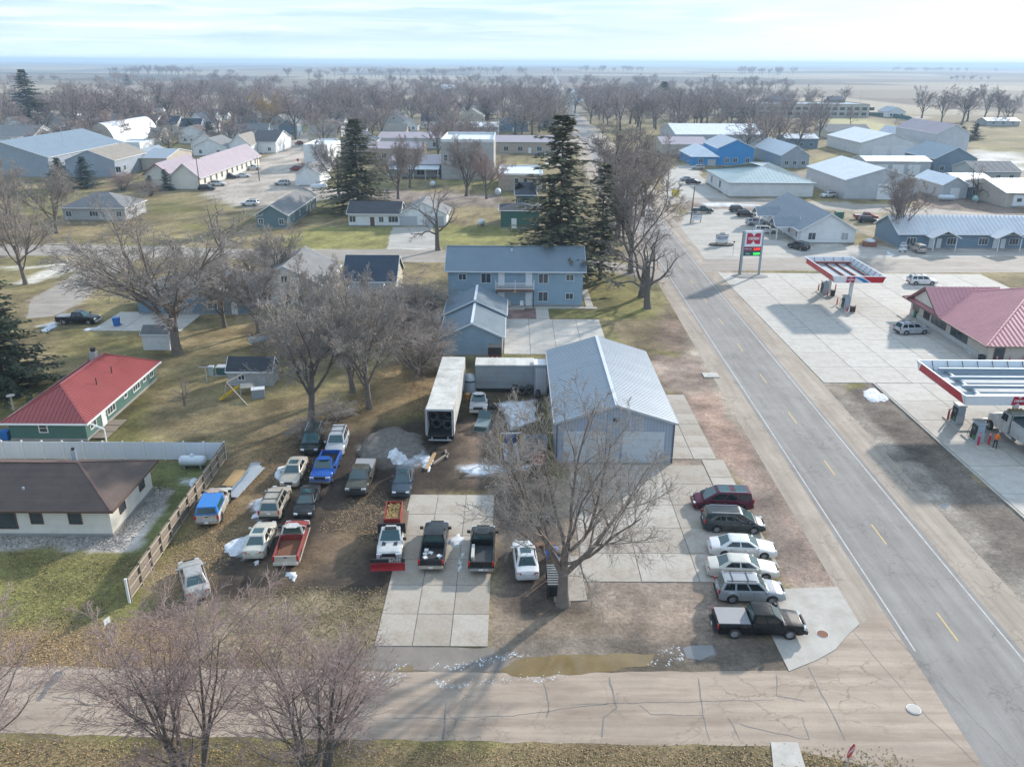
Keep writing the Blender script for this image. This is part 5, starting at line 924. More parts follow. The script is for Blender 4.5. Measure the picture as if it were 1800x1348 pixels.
def cabin(root, P, bx0, rx0, rx1, bx1, zb, zr, hb, hr, mat, wins, roofmat=None, glass=GLASS, rear=True):
    """bx0 rear glass base, rx0 rear of roof, rx1 front of roof, bx1 windshield base"""
    mb = MB(); rg = []
    def ring(z, x0, x1, h, r):
        p = []
        for cx, cy, a0 in ((x1-r,h-r,0),(x0+r,h-r,90),(x0+r,-h+r,180),(x1-r,-h+r,270)):
            for k in range(4): a = R(a0+k*30); p.append((cx+r*math.cos(a), cy+r*math.sin(a), z))
        return p
    L_ = lambda a, b, t: a+(b-a)*t
    lv = [(0,0),(.33,.33),(.66,.66),(.9,.9),(.985,.97)]; V = []
    for tz, tx in lv: V += ring(L_(zb-.03,zr,tz), L_(bx0,rx0,tx), L_(bx1,rx1,tx), L_(hb,hr,tx), .09)
    V += ring(zr+.012, rx0+.16, rx1-.16, hr-.16, .09); V += ring(zr+.03, rx0+.5, rx1-.5, hr-.42, .05); n = 16; m = len(V)//n
    F = [(i*n+j, i*n+(j+1)%n, (i+1)*n+(j+1)%n, (i+1)*n+j) for i in range(m-1) for j in range(n)]+[tuple(range((m-1)*n, m*n))]
    mb.add(V, F); mb.build('cabin', mat, root, 35)
    def q(pts, nm, m=glass): MB().add(pts, [(0,1,2,3)]).build(nm, m, root)
    def xf(t): return L_(bx1,rx1,t)
    def xr(t): return L_(bx0,rx0,t)
    def hh(t): return L_(hb,hr,t)
    zz = lambda t: L_(zb-.03,zr,t); o = .014
    a, b = .1, .9
    q([(xf(a)+o,-hh(a)+.1,zz(a)+o),(xf(a)+o,hh(a)-.1,zz(a)+o),(xf(b)+o,hh(b)-.13,zz(b)+o),(xf(b)+o,-hh(b)+.13,zz(b)+o)], 'windshield')
    if rear: q([(xr(a)-o,hh(a)-.12,zz(a)+o),(xr(a)-o,-hh(a)+.12,zz(a)+o),(xr(b)-o,-hh(b)+.15,zz(b)+o),(xr(b)-o,hh(b)-.15,zz(b)+o)], 'rear_window')
    a, b = .16, .86
    for s in (-1, 1):
        for (f0, f1) in wins:                # fractions along the side from rear to front
            P4 = []
            for t, f in ((a,f0),(a,f1),(b,f1),(b,f0)):
                xa, xb = xr(t)+.1, xf(t)-.1; P4.append((L_(xa,xb,f), s*(hh(t)+.013), zz(t)))
            if s < 0: P4 = P4[::-1]
            q(P4, 'side_window', SGLASS)
def lamps(root, x0, x1, hw, zf, zr_, tall=False, plate=True, grille=True, zg=None, nose=.82):
    for s in (-1, 1):
        MB().cbox((x1-.1, s*hw*.66, zf), (.14, hw*.34, .13), s*14).build('headlight', LAMPW, root)
        if tall: MB().cbox((x0+.02, s*hw*.88, zr_), (.1, .14, .34)).build('tail_light', LAMPR, root)
        else: MB().cbox((x0+.07, s*hw*.7, zr_), (.12, hw*.36, .14), -s*10).build('tail_light', LAMPR, root)
        MB().cbox((x1-.02 if False else x1*.0+0, 0, -5), (.01,.01,.01)) if False else None
    if grille: MB().cbox((x1-.03, 0, zg or zf-.02), (.07, hw*.8, .17)).build('grille', BLACKP, root)
    if plate: MB().cbox((x0-.012, 0, zr_-.12), (.02, .3, .15)).build('licence_plate', WHITE, root)
def mirror(root, x, h, z, mat, big=1):
    for s in (-1, 1): MB().cbox((x, s*(h+.1*big), z), (.12*big, .2*big, .15*big)).build('mirror', mat, root)
def handles(root, xs, hw, z, mat):
    for x in xs:
        for s in (-1, 1): MB().cbox((x, s*(hw*.985), z), (.16, .03, .03)).build('door_handle', mat, root)
def seams(root, xs, hw, z0, z1):
    for x in xs:
        for s in (-1, 1): MB().cbox((x, s*hw*.985, (z0+z1)/2), (.014, .022, z1-z0)).build('door_seam', BLACKP, root)
def car(kind, label, cat, u, v, hd, col, name=None, group=None, roof=None, dust=.35, Lf=1.0, metal=.25, pos=None, steel=False, extra=None, two=None):
    x, y = pos or G(u, v); root = thing(name or {'sedan':'parked_car','suv':'parked_suv','van':'minivan'}[kind], label, cat, x, y, hd, group); p = paint(col, metal, .3, dust); k = Lf
    if kind == 'sedan':
        Lh, hw, zb, wr = 2.42*k, .9, .2, .32; ax = (-1.38*k, 1.48*k)
        top = [(-Lh,.78),(-Lh+.1,.92),(-1.75*k,.99),(-1.2*k,.97),(0,.94),(1.0*k,.93),(1.6*k,.86),(Lh-.25,.74),(Lh,.6)]
        V, F = body_loft(-Lh, Lh, hw, top, ax, wr, zb); MB().add(V, F).build('body', p, root, 40)
        cabin(root, p, -1.78*k, -.98*k, .32*k, 1.18*k, .97, 1.43, .8, .6, p, ((.04,.1),(.16,.5),(.54,.93)) if False else ((.1,.5),(.55,.95)))
        lamps(root, -Lh, Lh, hw, .66, .78); mirror(root, .85*k, .87, 1.0, p); handles(root, (-.25*k, .62*k-1.0*k+.55), hw, .82, p); seams(root, (-.95*k, .05*k, 1.0*k), hw, .3, .86); wheels(root, ax, .89, wr, .22, steel)
        MB().cbox((-Lh+.02,0,.42), (.16,1.56,.2)).build('bumper', p, root); MB().cbox((Lh-.05,0,.4), (.14,1.5,.18)).build('bumper', p, root)
    elif kind == 'suv':
        Lh, hw, zb, wr = 2.38*k, .94, .25, .36; ax = (-1.38*k, 1.42*k)
        top = [(-Lh,.9),(-Lh+.08,1.05),(0,1.05),(1.05*k,1.04),(1.7*k,.98),(Lh-.2,.86),(Lh,.68)]
        V, F = body_loft(-Lh, Lh, hw, top, ax, wr, zb); MB().add(V, F).build('body', p, root, 40)
        cabin(root, p, -Lh+.08, -1.98*k, .42*k, 1.2*k, 1.05, 1.69, .86, .7, p, ((.03,.28),(.33,.62),(.66,.96)))
        lamps(root, -Lh, Lh, hw, .82, .98, True); mirror(root, .95*k, .93, 1.12, p); handles(root, (-.3*k, .45*k), hw, .92, p); seams(root, (-.85*k, .1*k, 1.0*k), hw, .35, .95); wheels(root, ax, .93, wr, .25, steel)
        for s in (-1, 1): MB().cbox((-.8*k, s*.62, 1.76), (2.1*k, .05, .05)).build('roof_rail', BLACKP, root)
        for xx in (-1.4*k, -.3*k): MB().cbox((xx, 0, 1.75), (.06, 1.2, .035)).build('cross_bar', BLACKP, root)
        MB().cbox((-Lh+.02,0,.5), (.16,1.62,.22)).build('bumper', BLACKP, root); MB().cbox((Lh-.04,0,.46), (.14,1.56,.2)).build('bumper', p, root)
    elif kind == 'van':
        Lh, hw, zb, wr = 2.55*k, .98, .22, .34; ax = (-1.48*k, 1.58*k)
        top = [(-Lh,.95),(-Lh+.08,1.08),(0,1.04),(1.2*k,1.0),(1.9*k,.9),(Lh-.2,.78),(Lh,.62)]
        V, F = body_loft(-Lh, Lh, hw, top, ax, wr, zb); MB().add(V, F).build('body', p, root, 40)
        cabin(root, p, -Lh+.06, -2.3*k, .5*k, 1.75*k, 1.05, 1.73, .9, .74, p, ((.02,.3),(.34,.62),(.66,.95)))
        lamps(root, -Lh, Lh, hw, .72, 1.05, True); mirror(root, 1.15*k, .97, 1.12, p); handles(root, (-.1*k, .65*k), hw, .9, CHROME); seams(root, (-.9*k, .3*k, 1.25*k), hw, .35, .95); wheels(root, ax, .96, wr, .23, steel)
        for s in (-1, 1): MB().cbox((-.8*k, s*.64, 1.79), (2.3*k, .045, .04)).build('roof_rail', CHROME, root)
        MB().cbox((-Lh+.02,0,.46), (.16,1.7,.22)).build('bumper', p, root); MB().cbox((Lh-.05,0,.42), (.14,1.62,.2)).build('bumper', p, root)
    if roof == 'sun': MB().cbox((-.25*k, 0, (1.46 if kind == 'sedan' else 1.73)), (.75, .8, .02)).build('sunroof', GLASS, root)
    if roof == 'glass': 
        for xx in (-1.5, -.1): MB().cbox((xx*k, 0, 1.765), (1.0, 1.1, .02)).build('sunroof', GLASS, root)
    return root
def pickup(label, u, v, hd, col, crew=True, bed='open', Lt=5.85, group=None, dust=.35, bumper=CHROME, low=None, name='pickup_truck', roofcol=None, hoodcol=None, pos=None, steel=False, metal=.25, bedcol=BLACKP, gateT=None, cabback=None, flares=False, tail=True):
    x, y = pos or G(u, v); root = thing(name, label, 'pickup truck', x, y, hd, group); p = paint(col, metal, .3, dust)
    hw, zb, wr = .99, .34, .4; Lh = Lt/2; ax = (-Lt*.3, Lt*.32)
    bf = -Lt*.12 if crew else Lt*.03          # front of bed
    cabf = Lt*.25; beltz = 1.2; hoodz = 1.16
    top = [(bf+.03,beltz),(cabf,beltz),(cabf+.5,hoodz),(Lh-.25,1.06),(Lh,.86)]
    V, F = body_loft(bf+.04, Lh, hw, top, (ax[1],), wr, zb, tail=1.0, nose=.88); MB().add(V, F).build('body', p, root, 40)
    roofp = paint(roofcol, metal, .3, dust) if roofcol else p
    cabin(root, p, bf+.06, bf+.22, cabf-.78, cabf+.1, beltz, 1.83, .9, .73, roofp, ((.05,.45),(.5,.95)) if crew else ((.12,.93),))
    if bed in ('open', 'tonneau', 'topper'):
        bx0 = -Lh+.06; zt = 1.17; fl = .78; b = MB(); xs = sorted(set([bx0, bf]+[ax[0]+(wr+.07)*math.sin(k/6*math.pi/2) for k in range(-6,7)]+[ax[0]-wr-.08, ax[0]+wr+.08]))
        for s in (-1, 1):
            V = []; n = 6
            for xx in xs:
                d = abs(xx-ax[0]); z = zb+.06 if d >= wr+.07 else max(zb+.06, wr+math.sqrt(max(0,(wr+.07)**2-d*d)))
                V += [(xx,s*hw*.97,z),(xx,s*hw,(z+zt)/2),(xx,s*hw*.97,zt-.04),(xx,s*hw*.94,zt),(xx,s*(hw-.13),zt),(xx,s*(hw-.13),min(z,fl))]
            m = len(xs); F = [(i*n+j, i*n+(j+1)%n, (i+1)*n+(j+1)%n, (i+1)*n+j) for i in range(m-1) for j in range(n)]+[tuple(range(n)), tuple(range((m-1)*n, m*n))]
            MB().add(V, F).build('bed_side', p, root, 40)
        MB().box(bx0, bf, -hw+.14, hw-.14, fl-.06, fl).build('bed_floor', bedcol, root)
        fr = MB(); k = 9
        for i in range(k): yy = -hw+.25+i*(2*hw-.5)/(k-1); fr.box(bx0+.02, bf-.02, yy-.035, yy+.035, fl+.002, fl+.022)
        o = fr.build('bed_ribs', bedcol, root); o['kind'] = 'stuff'
        MB().box(bf-.06, bf+.0, -hw+.14, hw-.14, fl+.03, zt-.01).build('bed_front', p, root)
        g = MB().box(-Lh, -Lh+.07, -hw+.16, hw-.16, zb+.22, zt-.01).build('tailgate', p if not gateT else gateT, root); MB().cbox((-Lh-.012,0,zt-.14), (.02,.26,.08)).build('handle', BLACKP, g)
        if bed == 'tonneau': MB().box(bx0+.02, bf-.07, -hw+.1, hw-.1, zt+.003, zt+.05).build('tonneau_cover', M('grey_vinyl', (.27,.27,.275), .6, 0, .08, 2), root)
    for s in (-1, 1):
        if tail: MB().cbox((-Lh+.03, s*(hw-.09), .98), (.09, .16, .36)).build('tail_light', LAMPR, root)
        MB().cbox((Lh-.09, s*hw*.72, .88), (.14, .42, .2), s*8).build('headlight', LAMPW, root)
    MB().cbox((Lh-.02, 0, .9), (.1, 1.05, .26)).build('grille', BLACKP, root)
    if tail: MB().cbox((-Lh-.08, 0, .56), (.18, 1.86, .2)).build('bumper', bumper, root); MB().cbox((-Lh-.18, 0, .58), (.02, .32, .16)).build('licence_plate', WHITE, root)
    MB().cbox((Lh+.02, 0, .56), (.2, 1.84, .24)).build('bumper', bumper, root)
    mirror(root, cabf-.1, .98, 1.32, BLACKP, 1.35); seams(root, (bf+.95, cabf-.05) if crew else (cabf-.05,), hw, .5, 1.1); handles(root, (bf+.35, bf+1.25) if crew else (bf+.25,), hw, 1.05, BLACKP)
    if low:
        for s in (-1, 1): MB().box(-Lh+.25, Lh-.25, s*(hw*.99)-.012, s*(hw*.99)+.012, zb+.01, zb+.2).build('rocker_trim', paint(low, .2, .4, .3), root)
    wheels(root, ax, .98, wr, .27, steel); return root
# --- the row in the lot, left to right
C_SILV = (.42,.41,.39); C_BEIGE = (.5,.44,.35); C_BLK = (.012,.013,.015); C_WHT = (.7,.7,.69)
car('sedan', 'dusty silver sedan at the near end of the wooden fence', 'car', 342, 1027, 118, (.44,.42,.39), dust=.5)
pk = pickup('old white pickup with a bright blue topper beside the wooden fence', 378, 900, 96, (.62,.6,.55), False, 'topper', 5.2, roofcol=(.5,.36,.28), steel=True, dust=.6)
BLUEC = paint((.03,.2,.55), .1, .3, .2); bx0, bf = -2.52, .12
t = MB(); z0 = 1.18; t.add([(bx0,-.95,z0),(bf,-.95,z0),(bf,.95,z0),(bx0,.95,z0),(bx0+.25,-.78,z0+.62),(bf-.02,-.78,z0+.66),(bf-.02,.78,z0+.66),(bx0+.25,.78,z0+.62)], [(0,3,2,1),(4,5,6,7),(0,1,5,4),(1,2,6,5),(2,3,7,6),(3,0,4,7)]); tp = t.build('topper', BLUEC, pk)
MB().add([(bx0+.02,.78,z0+.1),(bx0+.02,-.78,z0+.1),(bx0+.2,-.66,z0+.54),(bx0+.2,.66,z0+.54)], [(0,1,2,3)]).build('topper_rear_window', GLASS, tp)
for s in (-1, 1): MB().add([(bx0+.5,s*.935,z0+.12),(bf-.35,s*.935,z0+.12),(bf-.35,s*.825,z0+.52),(bx0+.55,s*.825,z0+.52)], [(0,1,2,3)]).build('topper_side_window', GLASS, tp)
car('sedan', 'white and gold two tone sedan left of the red pickup', 'car', 459, 957, 93, (.62,.58,.48), roof='sun', dust=.3)
pickup('old red pickup with white cab roof and rusty open bed', 515, 965, 94, (.33,.05,.05), False, 'open', 5.6, roofcol=(.66,.63,.58), low=(.6,.56,.48), gateT=paint((.55,.5,.42), .1, .4, .3), bedcol=RUST, bumper=M('cream_bumper', (.55,.5,.42), .6, .1, .15, 3), steel=True, dust=.45)
car('suv', 'beige sport utility seen from behind above the gold sedan', 'suv', 486, 893, 92, (.46,.41,.34), dust=.5, Lf=1.03)
car('sedan', 'black sedan with glass sunroof facing the camera beside the beige sport utility', 'car', 541, 891, 274, (.02,.023,.026), roof='sun', dust=.2)
car('sedan', 'beige sedan with sunroof facing the camera left of the blue pickup', 'car', 518, 838, 272, (.5,.44,.36), roof='sun', dust=.3, Lf=1.03)
pickup('bright blue pickup facing the camera', 574, 832, 270, (.02,.11,.42), False, 'open', 5.4, dust=.15)
car('van', 'dark green minivan at the foot of the leaning bare tree', 'minivan', 551, 783, 274, (.022,.035,.035), name='minivan', dust=.3)
car('suv', 'silver sport utility right of the dark green minivan', 'suv', 594, 787, 273, (.5,.52,.54), dust=.15)
pickup('dusty dark olive pickup with a missing grille facing the camera', 636, 850, 269, (.075,.075,.06), True, 'tonneau', 5.6, dust=.6, bumper=BLACKP)
car('sedan', 'dark blue grey sedan at the corner of the parking pad', 'car', 709, 855, 272, (.055,.075,.1), roof='sun', dust=.15)
# white flatbed with plough and red hopper
pk = pickup('white pickup with a flat bed, red hopper and red snow plough', 690, 955, 273, (.66,.65,.62), False, 'flat', 6.2, dust=.35, tail=False, roofcol=None)
fb = MB().box(-3.3, .1, -1.15, 1.15, .98, 1.08).build('flat_bed', M('deck_planks', (.2,.15,.1), .9, 0, .25, 2, stripe=('y',.2,.35,.9)), pk); MB().box(.05, .15, -1.1, 1.1, 1.09, 1.9).build('headache_rack', BLACKP, pk)
hp = MB(); REDP = paint((.32,.03,.025), .1, .45, .3)
hx0, hx1 = -3.2, -.35
for (a, b_, c, d) in ((hx0,hx1,-.66,-.6),(hx0,hx1,.6,.66),(hx0,hx0+.06,-.59,.59),(hx1-.06,hx1,-.59,.59)): hp.box(a, b_, c, d, 1.1, 2.05)
hp = hp.build('hopper', REDP, pk); MB().box(hx0+.08, hx1-.08, -.58, .58, 1.1, 1.78).build('hopper_load', M('dead_leaves_and_scrap', (.3,.2,.08), .95, 0, .5, 3.5, bump=1), hp)
lr = random.Random(4); lm = MB()
for i in range(260): lm.cbox((lr.uniform(hx0+.15,hx1-.15), lr.uniform(-.5,.5), lr.uniform(1.79,1.95)), (lr.uniform(.08,.2),lr.uniform(.05,.14),.02), lr.uniform(0,360), lr.uniform(-50,50))
o = lm.build('leaf_litter', M('leaf_flakes', (.42,.29,.12), .9, 0, .5, 6), hp); o['kind'] = 'stuff'
bl_ = MB(); n = 8
for i in range(n):
    a0, a1 = R(-28+i*70/n), R(-28+(i+1)*70/n); r = .62; z = .46
    P = lambda a, y, d: (4.15+.5-(r+d)*math.cos(a), y, z+(r+d)*math.sin(a))
    bl_.add([P(a0,-1.3,0),P(a1,-1.3,0),P(a1,1.3,0),P(a0,1.3,0),P(a0,-1.3,.04),P(a1,-1.3,.04),P(a1,1.3,.04),P(a0,1.3,.04)], [(0,1,2,3),(7,6,5,4),(0,4,5,1),(3,2,6,7),(0,3,7,4),(1,5,6,2)])
bld_ = bl_.build('plough_blade', paint((.38,.02,.03), .1, .4, .1), pk); MB().box(3.95, 4.02, -1.3, 1.3, .83, 1.16).build('blade_deflector', BLACKP, bld_)
tx = text_mesh('BOSS', .4, .012, .012); tx.materials.append(WPT); o = link('lettering', tx, None, bld_, (4.035, .55, .99)); o.rotation_euler = (R(90), 0, R(90))
for s in (-1, 1): MB().bar((3.2, s*.45, .5), (4.0, s*.3, .45), .1).build('plough_arm', BLACKP, pk); MB().bar((3.35, s*.55, .5), (3.5, s*.55, 1.15), .08).build('plough_mast', BLACKP, pk)
lb = MB().cbox((.75, 0, 1.9), (.3, .9, .1)).build('light_bar', BLACKP, pk)
for s in (-1, 1): MB().cbox((1.9, s*.45, 1.2), (.5, .3, .03)).build('hood_vent', BLACKP, pk)
t_ = pickup('black over tan crew cab pickup with white boxes in its bed', 764, 969, 90, (.02,.025,.03), True, 'open', 5.9, low=(.42,.36,.28), dust=.15, bumper=M('tan_bumper', (.45,.39,.3), .5, .1, .1, 3))
for i, (a, b_, w_, d_, hh_) in enumerate(((-1.2,.5,.36,.3,.14),(-1.7,.55,.3,.32,.12),(-2.2,.5,.36,.3,.12),(-2.1,-.6,.4,.3,.2),(-1.5,.15,.34,.3,.1))):
    x, y = G(764, 969); tag(MB().cbox((x-b_, y+a, .79+hh_/2), (d_, w_, hh_), i*17).build('carton', WHITE), ['white carton nearest the cab in the black and tan pickup bed', 'white carton in the middle of the left bed side', 'white carton by the left of the tailgate', 'white carton by the right of the tailgate', 'white carton in the centre of the black and tan pickup bed'][i], 'box', 'cartons in the pickup bed')
x, y = G(764, 969); tag(MB().cbox((x+.1, y-2.05, .83), (.9,.5,.06), 10).build('framed_panel', BLACKP), 'dark framed panel lying in the black and tan pickup bed', 'panel')
pickup('black crew cab pickup with empty ribbed bed and a white tool box', 848, 975, 90, (.018,.02,.022), False, 'open', 5.5, dust=.1, bedcol=M('bed_liner', (.06,.065,.07), .5, .1, .2, 3))
x, y = G(848, 975); tag(MB().box(x-.78, x-.55, y-2.3, y-.5, .86, 1.3).build('tool_box', M('pale_box', (.5,.48,.42), .6, 0, .1, 2)), 'long pale tool box along the left side of the black pickup bed', 'tool box')
c_ = car('sedan', 'white coupe with rear spoiler and sunroof beside the big bare tree', 'car', 923, 992, 94, (.68,.68,.67), roof='sun', dust=.2)
# --- the row by the highway
g = 'vehicles parked in a row beside the highway'
car('van', 'maroon minivan with glass roof at the top of the row', 'minivan', 1267, 890, 178, (.1,.012,.03), group=g, roof='glass', dust=.1)
car('van', 'dark grey minivan second in the row by the highway', 'minivan', 1287, 928, -3, (.035,.045,.05), group=g, dust=.2, Lf=.98)
car('sedan', 'plain white sedan third in the row by the highway', 'car', 1303, 972, -4, (.7,.7,.69), group=g, dust=.12, Lf=1.06)
car('sedan', 'cream sedan between the white sedan and the silver sport utility', 'car', 1303, 1008, -4, (.62,.59,.52), group=g, dust=.15, Lf=1.08)
car('suv', 'silver grey sport utility beside the black pickup', 'suv', 1316, 1049, -2, (.34,.36,.38), group=g, dust=.12)
pickup('black crew cab pickup with grey bed cover at the corner of the side street', 1331, 1108, -1, (.008,.009,.011), True, 'tonneau', 5.95, group=g, dust=.05, bumper=BLACKP)
# --- others
pickup('battered silver pickup with pale hood facing the camera beside the trailer', 842, 716, 270, (.3,.32,.35), False, 'flat', 4.9, dust=.6, tail=False, steel=True, bumper=M('cream_bumper'))
pickup('black crew cab pickup on the concrete driveway by the blue bin', 139, 568, 0, C_BLK, True, 'tonneau', 5.8, dust=.05)
car('suv', 'white crossover driving past the fuel station store', 'suv', 1620, 500, -3, (.68,.68,.68), dust=.1); car('suv', 'silver sport utility parked at the store front', 'suv', 1602, 586, 8, (.42,.44,.46), dust=.2)
g = 'vehicles at the motel'
car('suv', 'dark grey sport utility parked alone below the motel office', 'suv', 1403, 438, 118, (.03,.035,.04), group=g); car('van', 'beige minivan in front of the slate motel wing', 'minivan', 1611, 442, 92, (.42,.38,.33), group=g)
car('suv', 'large white sport utility in the motel row', 'suv', 1345, 410, -3, C_WHT, group=g, Lf=1.15); car('suv', 'silver and white sport utility behind the large white one', 'suv', 1330, 396, -3, (.5,.52,.54), group=g, Lf=1.08); car('suv', 'near black sport utility of the two dark ones in the motel row', 'suv', 1311, 381, -4, (.02,.022,.025), group=g); car('suv', 'farther dark sport utility of the two in the motel row', 'suv', 1298, 373, -4, (.03,.032,.04), group=g)
pickup('dark green pickup with pale hood beside the utility pole', 1234, 374, -8, (.02,.06,.06), True, 'tonneau', 5.6, hoodcol=None)
car('suv', 'dark sport utility at the side of the green roofed store', 'suv', 1218, 324, -5, (.025,.03,.045)); car('sedan', 'silver sedan half hidden behind the dark sport utility', 'car', 1208, 318, -5, (.45,.46,.47)); car('suv', 'silver sport utility in front of the bright blue store', 'suv', 1226, 298, 180, (.45,.44,.42)); car('suv', 'white sport utility beside the machine shed', 'suv', 1455, 347, 200, C_WHT)
pickup('red and white pickup parked beyond the motel', 1521, 386, -5, (.3,.03,.04), True, 'tonneau', 5.6); car('suv', 'black off road vehicle in front of the red pickup', 'suv', 1526, 392, -8, (.015,.02,.02), dust=.1); car('suv', 'dark sport utility under the canopy left of the blue store', 'suv', 1186, 279, 180, (.03,.035,.04))
pickup('white pickup at the far end of the office lot', 444, 299, 5, C_WHT, True, 'tonneau', 5.6); car('suv', 'navy sport utility in front of the office windows', 'suv', 404, 314, 5, (.02,.03,.06)); car('sedan', 'white sedan behind the navy sport utility', 'car', 428, 312, 5, C_WHT); car('suv', 'white sport utility nearest the office porch', 'suv', 384, 327, 5, C_WHT); car('suv', 'black sport utility at the corner of the office porch', 'suv', 364, 335, 5, (.015,.016,.02)); car('suv', 'silver sport utility alone in the middle of the gravel lot', 'suv', 496, 326, 175, (.5,.5,.49)); car('van', 'red minivan beside the white garage', 'minivan', 522, 300, 160, (.25,.02,.03)); pickup('red pickup turning in the far street', 526, 255, 80, (.22,.02,.02), True, 'open', 5.6); car('suv', 'white sport utility with blue roof rack left of the teal house', 'suv', 440, 362, 175, C_WHT, roof='sun'); pickup('dark pickup in front of the pink roofed store', 950, 276, 180, (.02,.025,.03), True, 'tonneau', 5.6)
# ------------------------------------------------------------------ fuel station
CANR = M('canopy_red', (.5,.02,.035), .4, 0, .08, 1); CANW = M('canopy_white', (.74,.76,.78), .45, 0, .06, 1); CANB = M('canopy_blue', (.02,.2,.5), .4, 0, .06, 1); BEAMR = M('red_oxide_beam', (.2,.055,.045), .7, 0, .2, 2); BEAMG = M('grey_blue_beam', (.26,.33,.38), .6, .1, .12, 2); DECK = M('canopy_deck', (.33,.38,.42), .7, 0, .2, 1, stripe=('y', .45, .35, .7))
LOGOR = M('logo_red', (.42,.015,.05), .45, 0, .05, 2)
def brand_panel(parent, T, s):
    """red double bow emblem with white lettering; T(a, z, out) places it, s = half height"""
    def half(k):
        p = [(k*1.25*s, -s), (k*1.25*s, s), (k*.62*s, s)]
        p += [(k*(.62-.62*math.sin(R(a)))*s, (.0+ .99*math.cos(R(a)))*s*.999) for a in range(15, 90, 15)]
        p += [(k*.005*s, .02*s), (k*.005*s, -.02*s)]+[(k*(.62-.62*math.sin(R(a)))*s, -.99*math.cos(R(a))*s*.999) for a in range(75, 0, -15)]+[(k*.62*s, -s)]
        return p if k < 0 else p[::-1]
    e = None
    for k in (-1, 1):
        q = MB(); q.prism(half(k), .02, .05, lambda x, y, z: T(x+k*.0, y, z)); o = q.build('emblem', LOGOR, parent); e = e or o
    bar_ = MB().prism([(-1.25*s,-.27*s),(1.25*s,-.27*s),(1.25*s,.27*s),(-1.25*s,.27*s)], .045, .056, T).build('emblem_band', LOGOR, parent)
    tm = text_mesh('CENEX', .62*s, .01, .022*s); tm.materials.append(CANW)
    for v in tm.vertices: v.co = Vector(T(v.co.x*1.05, v.co.y, v.co.z+.065))
    link('lettering', tm, None, parent)
def canopy(label, x0, x1, y0, y1, zb, zt, beam, nx, ny, cols, seed):
    cx, cy = (x0+x1)/2, (y0+y1)/2; root = thing('fuel_canopy', label, 'canopy', cx, cy); hw, hd = (x1-x0)/2, (y1-y0)/2; th = .14; sl = .28
    MB().box(-hw+.3, hw-.3, -hd+.3, hd-.3, zb+.02, zb+.1).build('deck', DECK, root)
    fs = {}
    for nm, (ax, s) in {'S': ('y',-1), 'N': ('y',1), 'W': ('x',-1), 'E': ('x',1)}.items():
        L_ = hw if ax == 'y' else hd; D = hd if ax == 'y' else hw; b = MB()
        def P(a, d, z): return (a, s*d, z) if ax == 'y' else (s*d, a, z)
        e = th+.003
        b.add([P(-L_+sl+(0 if ax=='y' else e),D-sl,zb),P(L_-sl-(0 if ax=='y' else e),D-sl,zb),P(L_-(0 if ax=='y' else e),D,zt),P(-L_+(0 if ax=='y' else e),D,zt),P(-L_+sl+e,D-sl-th,zb),P(L_-sl-e,D-sl-th,zb),P(L_-e,D-th,zt),P(-L_+e,D-th,zt)], [(0,1,2,3),(7,6,5,4),(0,4,5,1),(3,2,6,7),(0,3,7,4),(1,5,6,2)])
        f = b.build('fascia_panel', CANW, root); fs[nm] = f
        n = int(2*L_/1.6); br = MB()
        for i in range(1, n): a = -L_+i*2*L_/n; br.bar(P(a, D-.16, zt-.06), P(a, D-.85, zb+.12), .05)
        o = br.build('fascia_braces', BLACKP, f); o['kind'] = 'stuff'
    # printed bands on the near and the road fascias
    hgt = zt-zb; ln = math.hypot(hgt, sl)
    TS = lambda a, z, o: (a, -hd+sl-(z/hgt)*sl-o, zb+z); TW_ = lambda a, z, o: (-hw+sl-(z/hgt)*sl-o, a, zb+z)
    def band(T, poly, m, par): MB().prism(poly, .006, .014, T).build('fascia_band', m, par)
    a0 = -hw+.3+2*hw*.52
    band(TS, [(a0+1.5,.06),(hw-.33,.06),(hw-.08,hgt-.07),(a0-.1,hgt-.07)][::1], CANR, fs['S'])
    cv = [(a0-2.2+ (2.5*t), hgt-.07-(hgt-.13)*t**1.8) for t in np.linspace(0,1,8)]
    band(TS, [(x-.0,z) for x, z in cv]+[(x+.85+.1*(1-i/7),z) for i, (x,z) in reversed(list(enumerate(cv)))], CANB, fs['S'])
    band(TW_, [(-hd+.5,.06),(hd-.4,.06),(hd-1.2,hgt-.07),(-hd+.9,hgt-.07)], CANR, fs['W'])
    brand_panel(fs['S'], lambda a, z, o: TS(-hw*.34+a, hgt/2+z, o), hgt*.46)
    for i in range(ny): y = -hd*.72+i*hd*1.44/(ny-1); MB().box(-hw*.78, hw*.78, y-.14, y+.14, zb+.36, zb+.68).build('beam', beam, root)
    for i in range(nx):
        x = -hw*.66+i*hw*1.32/max(1, nx-1); MB().box(x-.12, x+.12, -hd*.9, hd*.9, zb+.12, zb+.35).build('beam', beam, root)
    for y in cols: MB().box(-.22, .22, y-.22, y+.22, .15, zb+.01).build('column', CANW, root)
    return root
canopy('small fuel canopy with red oxide beams showing inside its open top', 49.2, 57.2, 124.1, 138.0, 4.6, 5.7, BEAMR, 4, 2, (-4.2, 4.6), 1)
canopy('large fuel canopy with grey blue joists inside its open top at the right edge', 44.5, 61, 75.4, 86.0, 4.6, 5.7, BEAMG, 2, 4, (-.6,), 2)
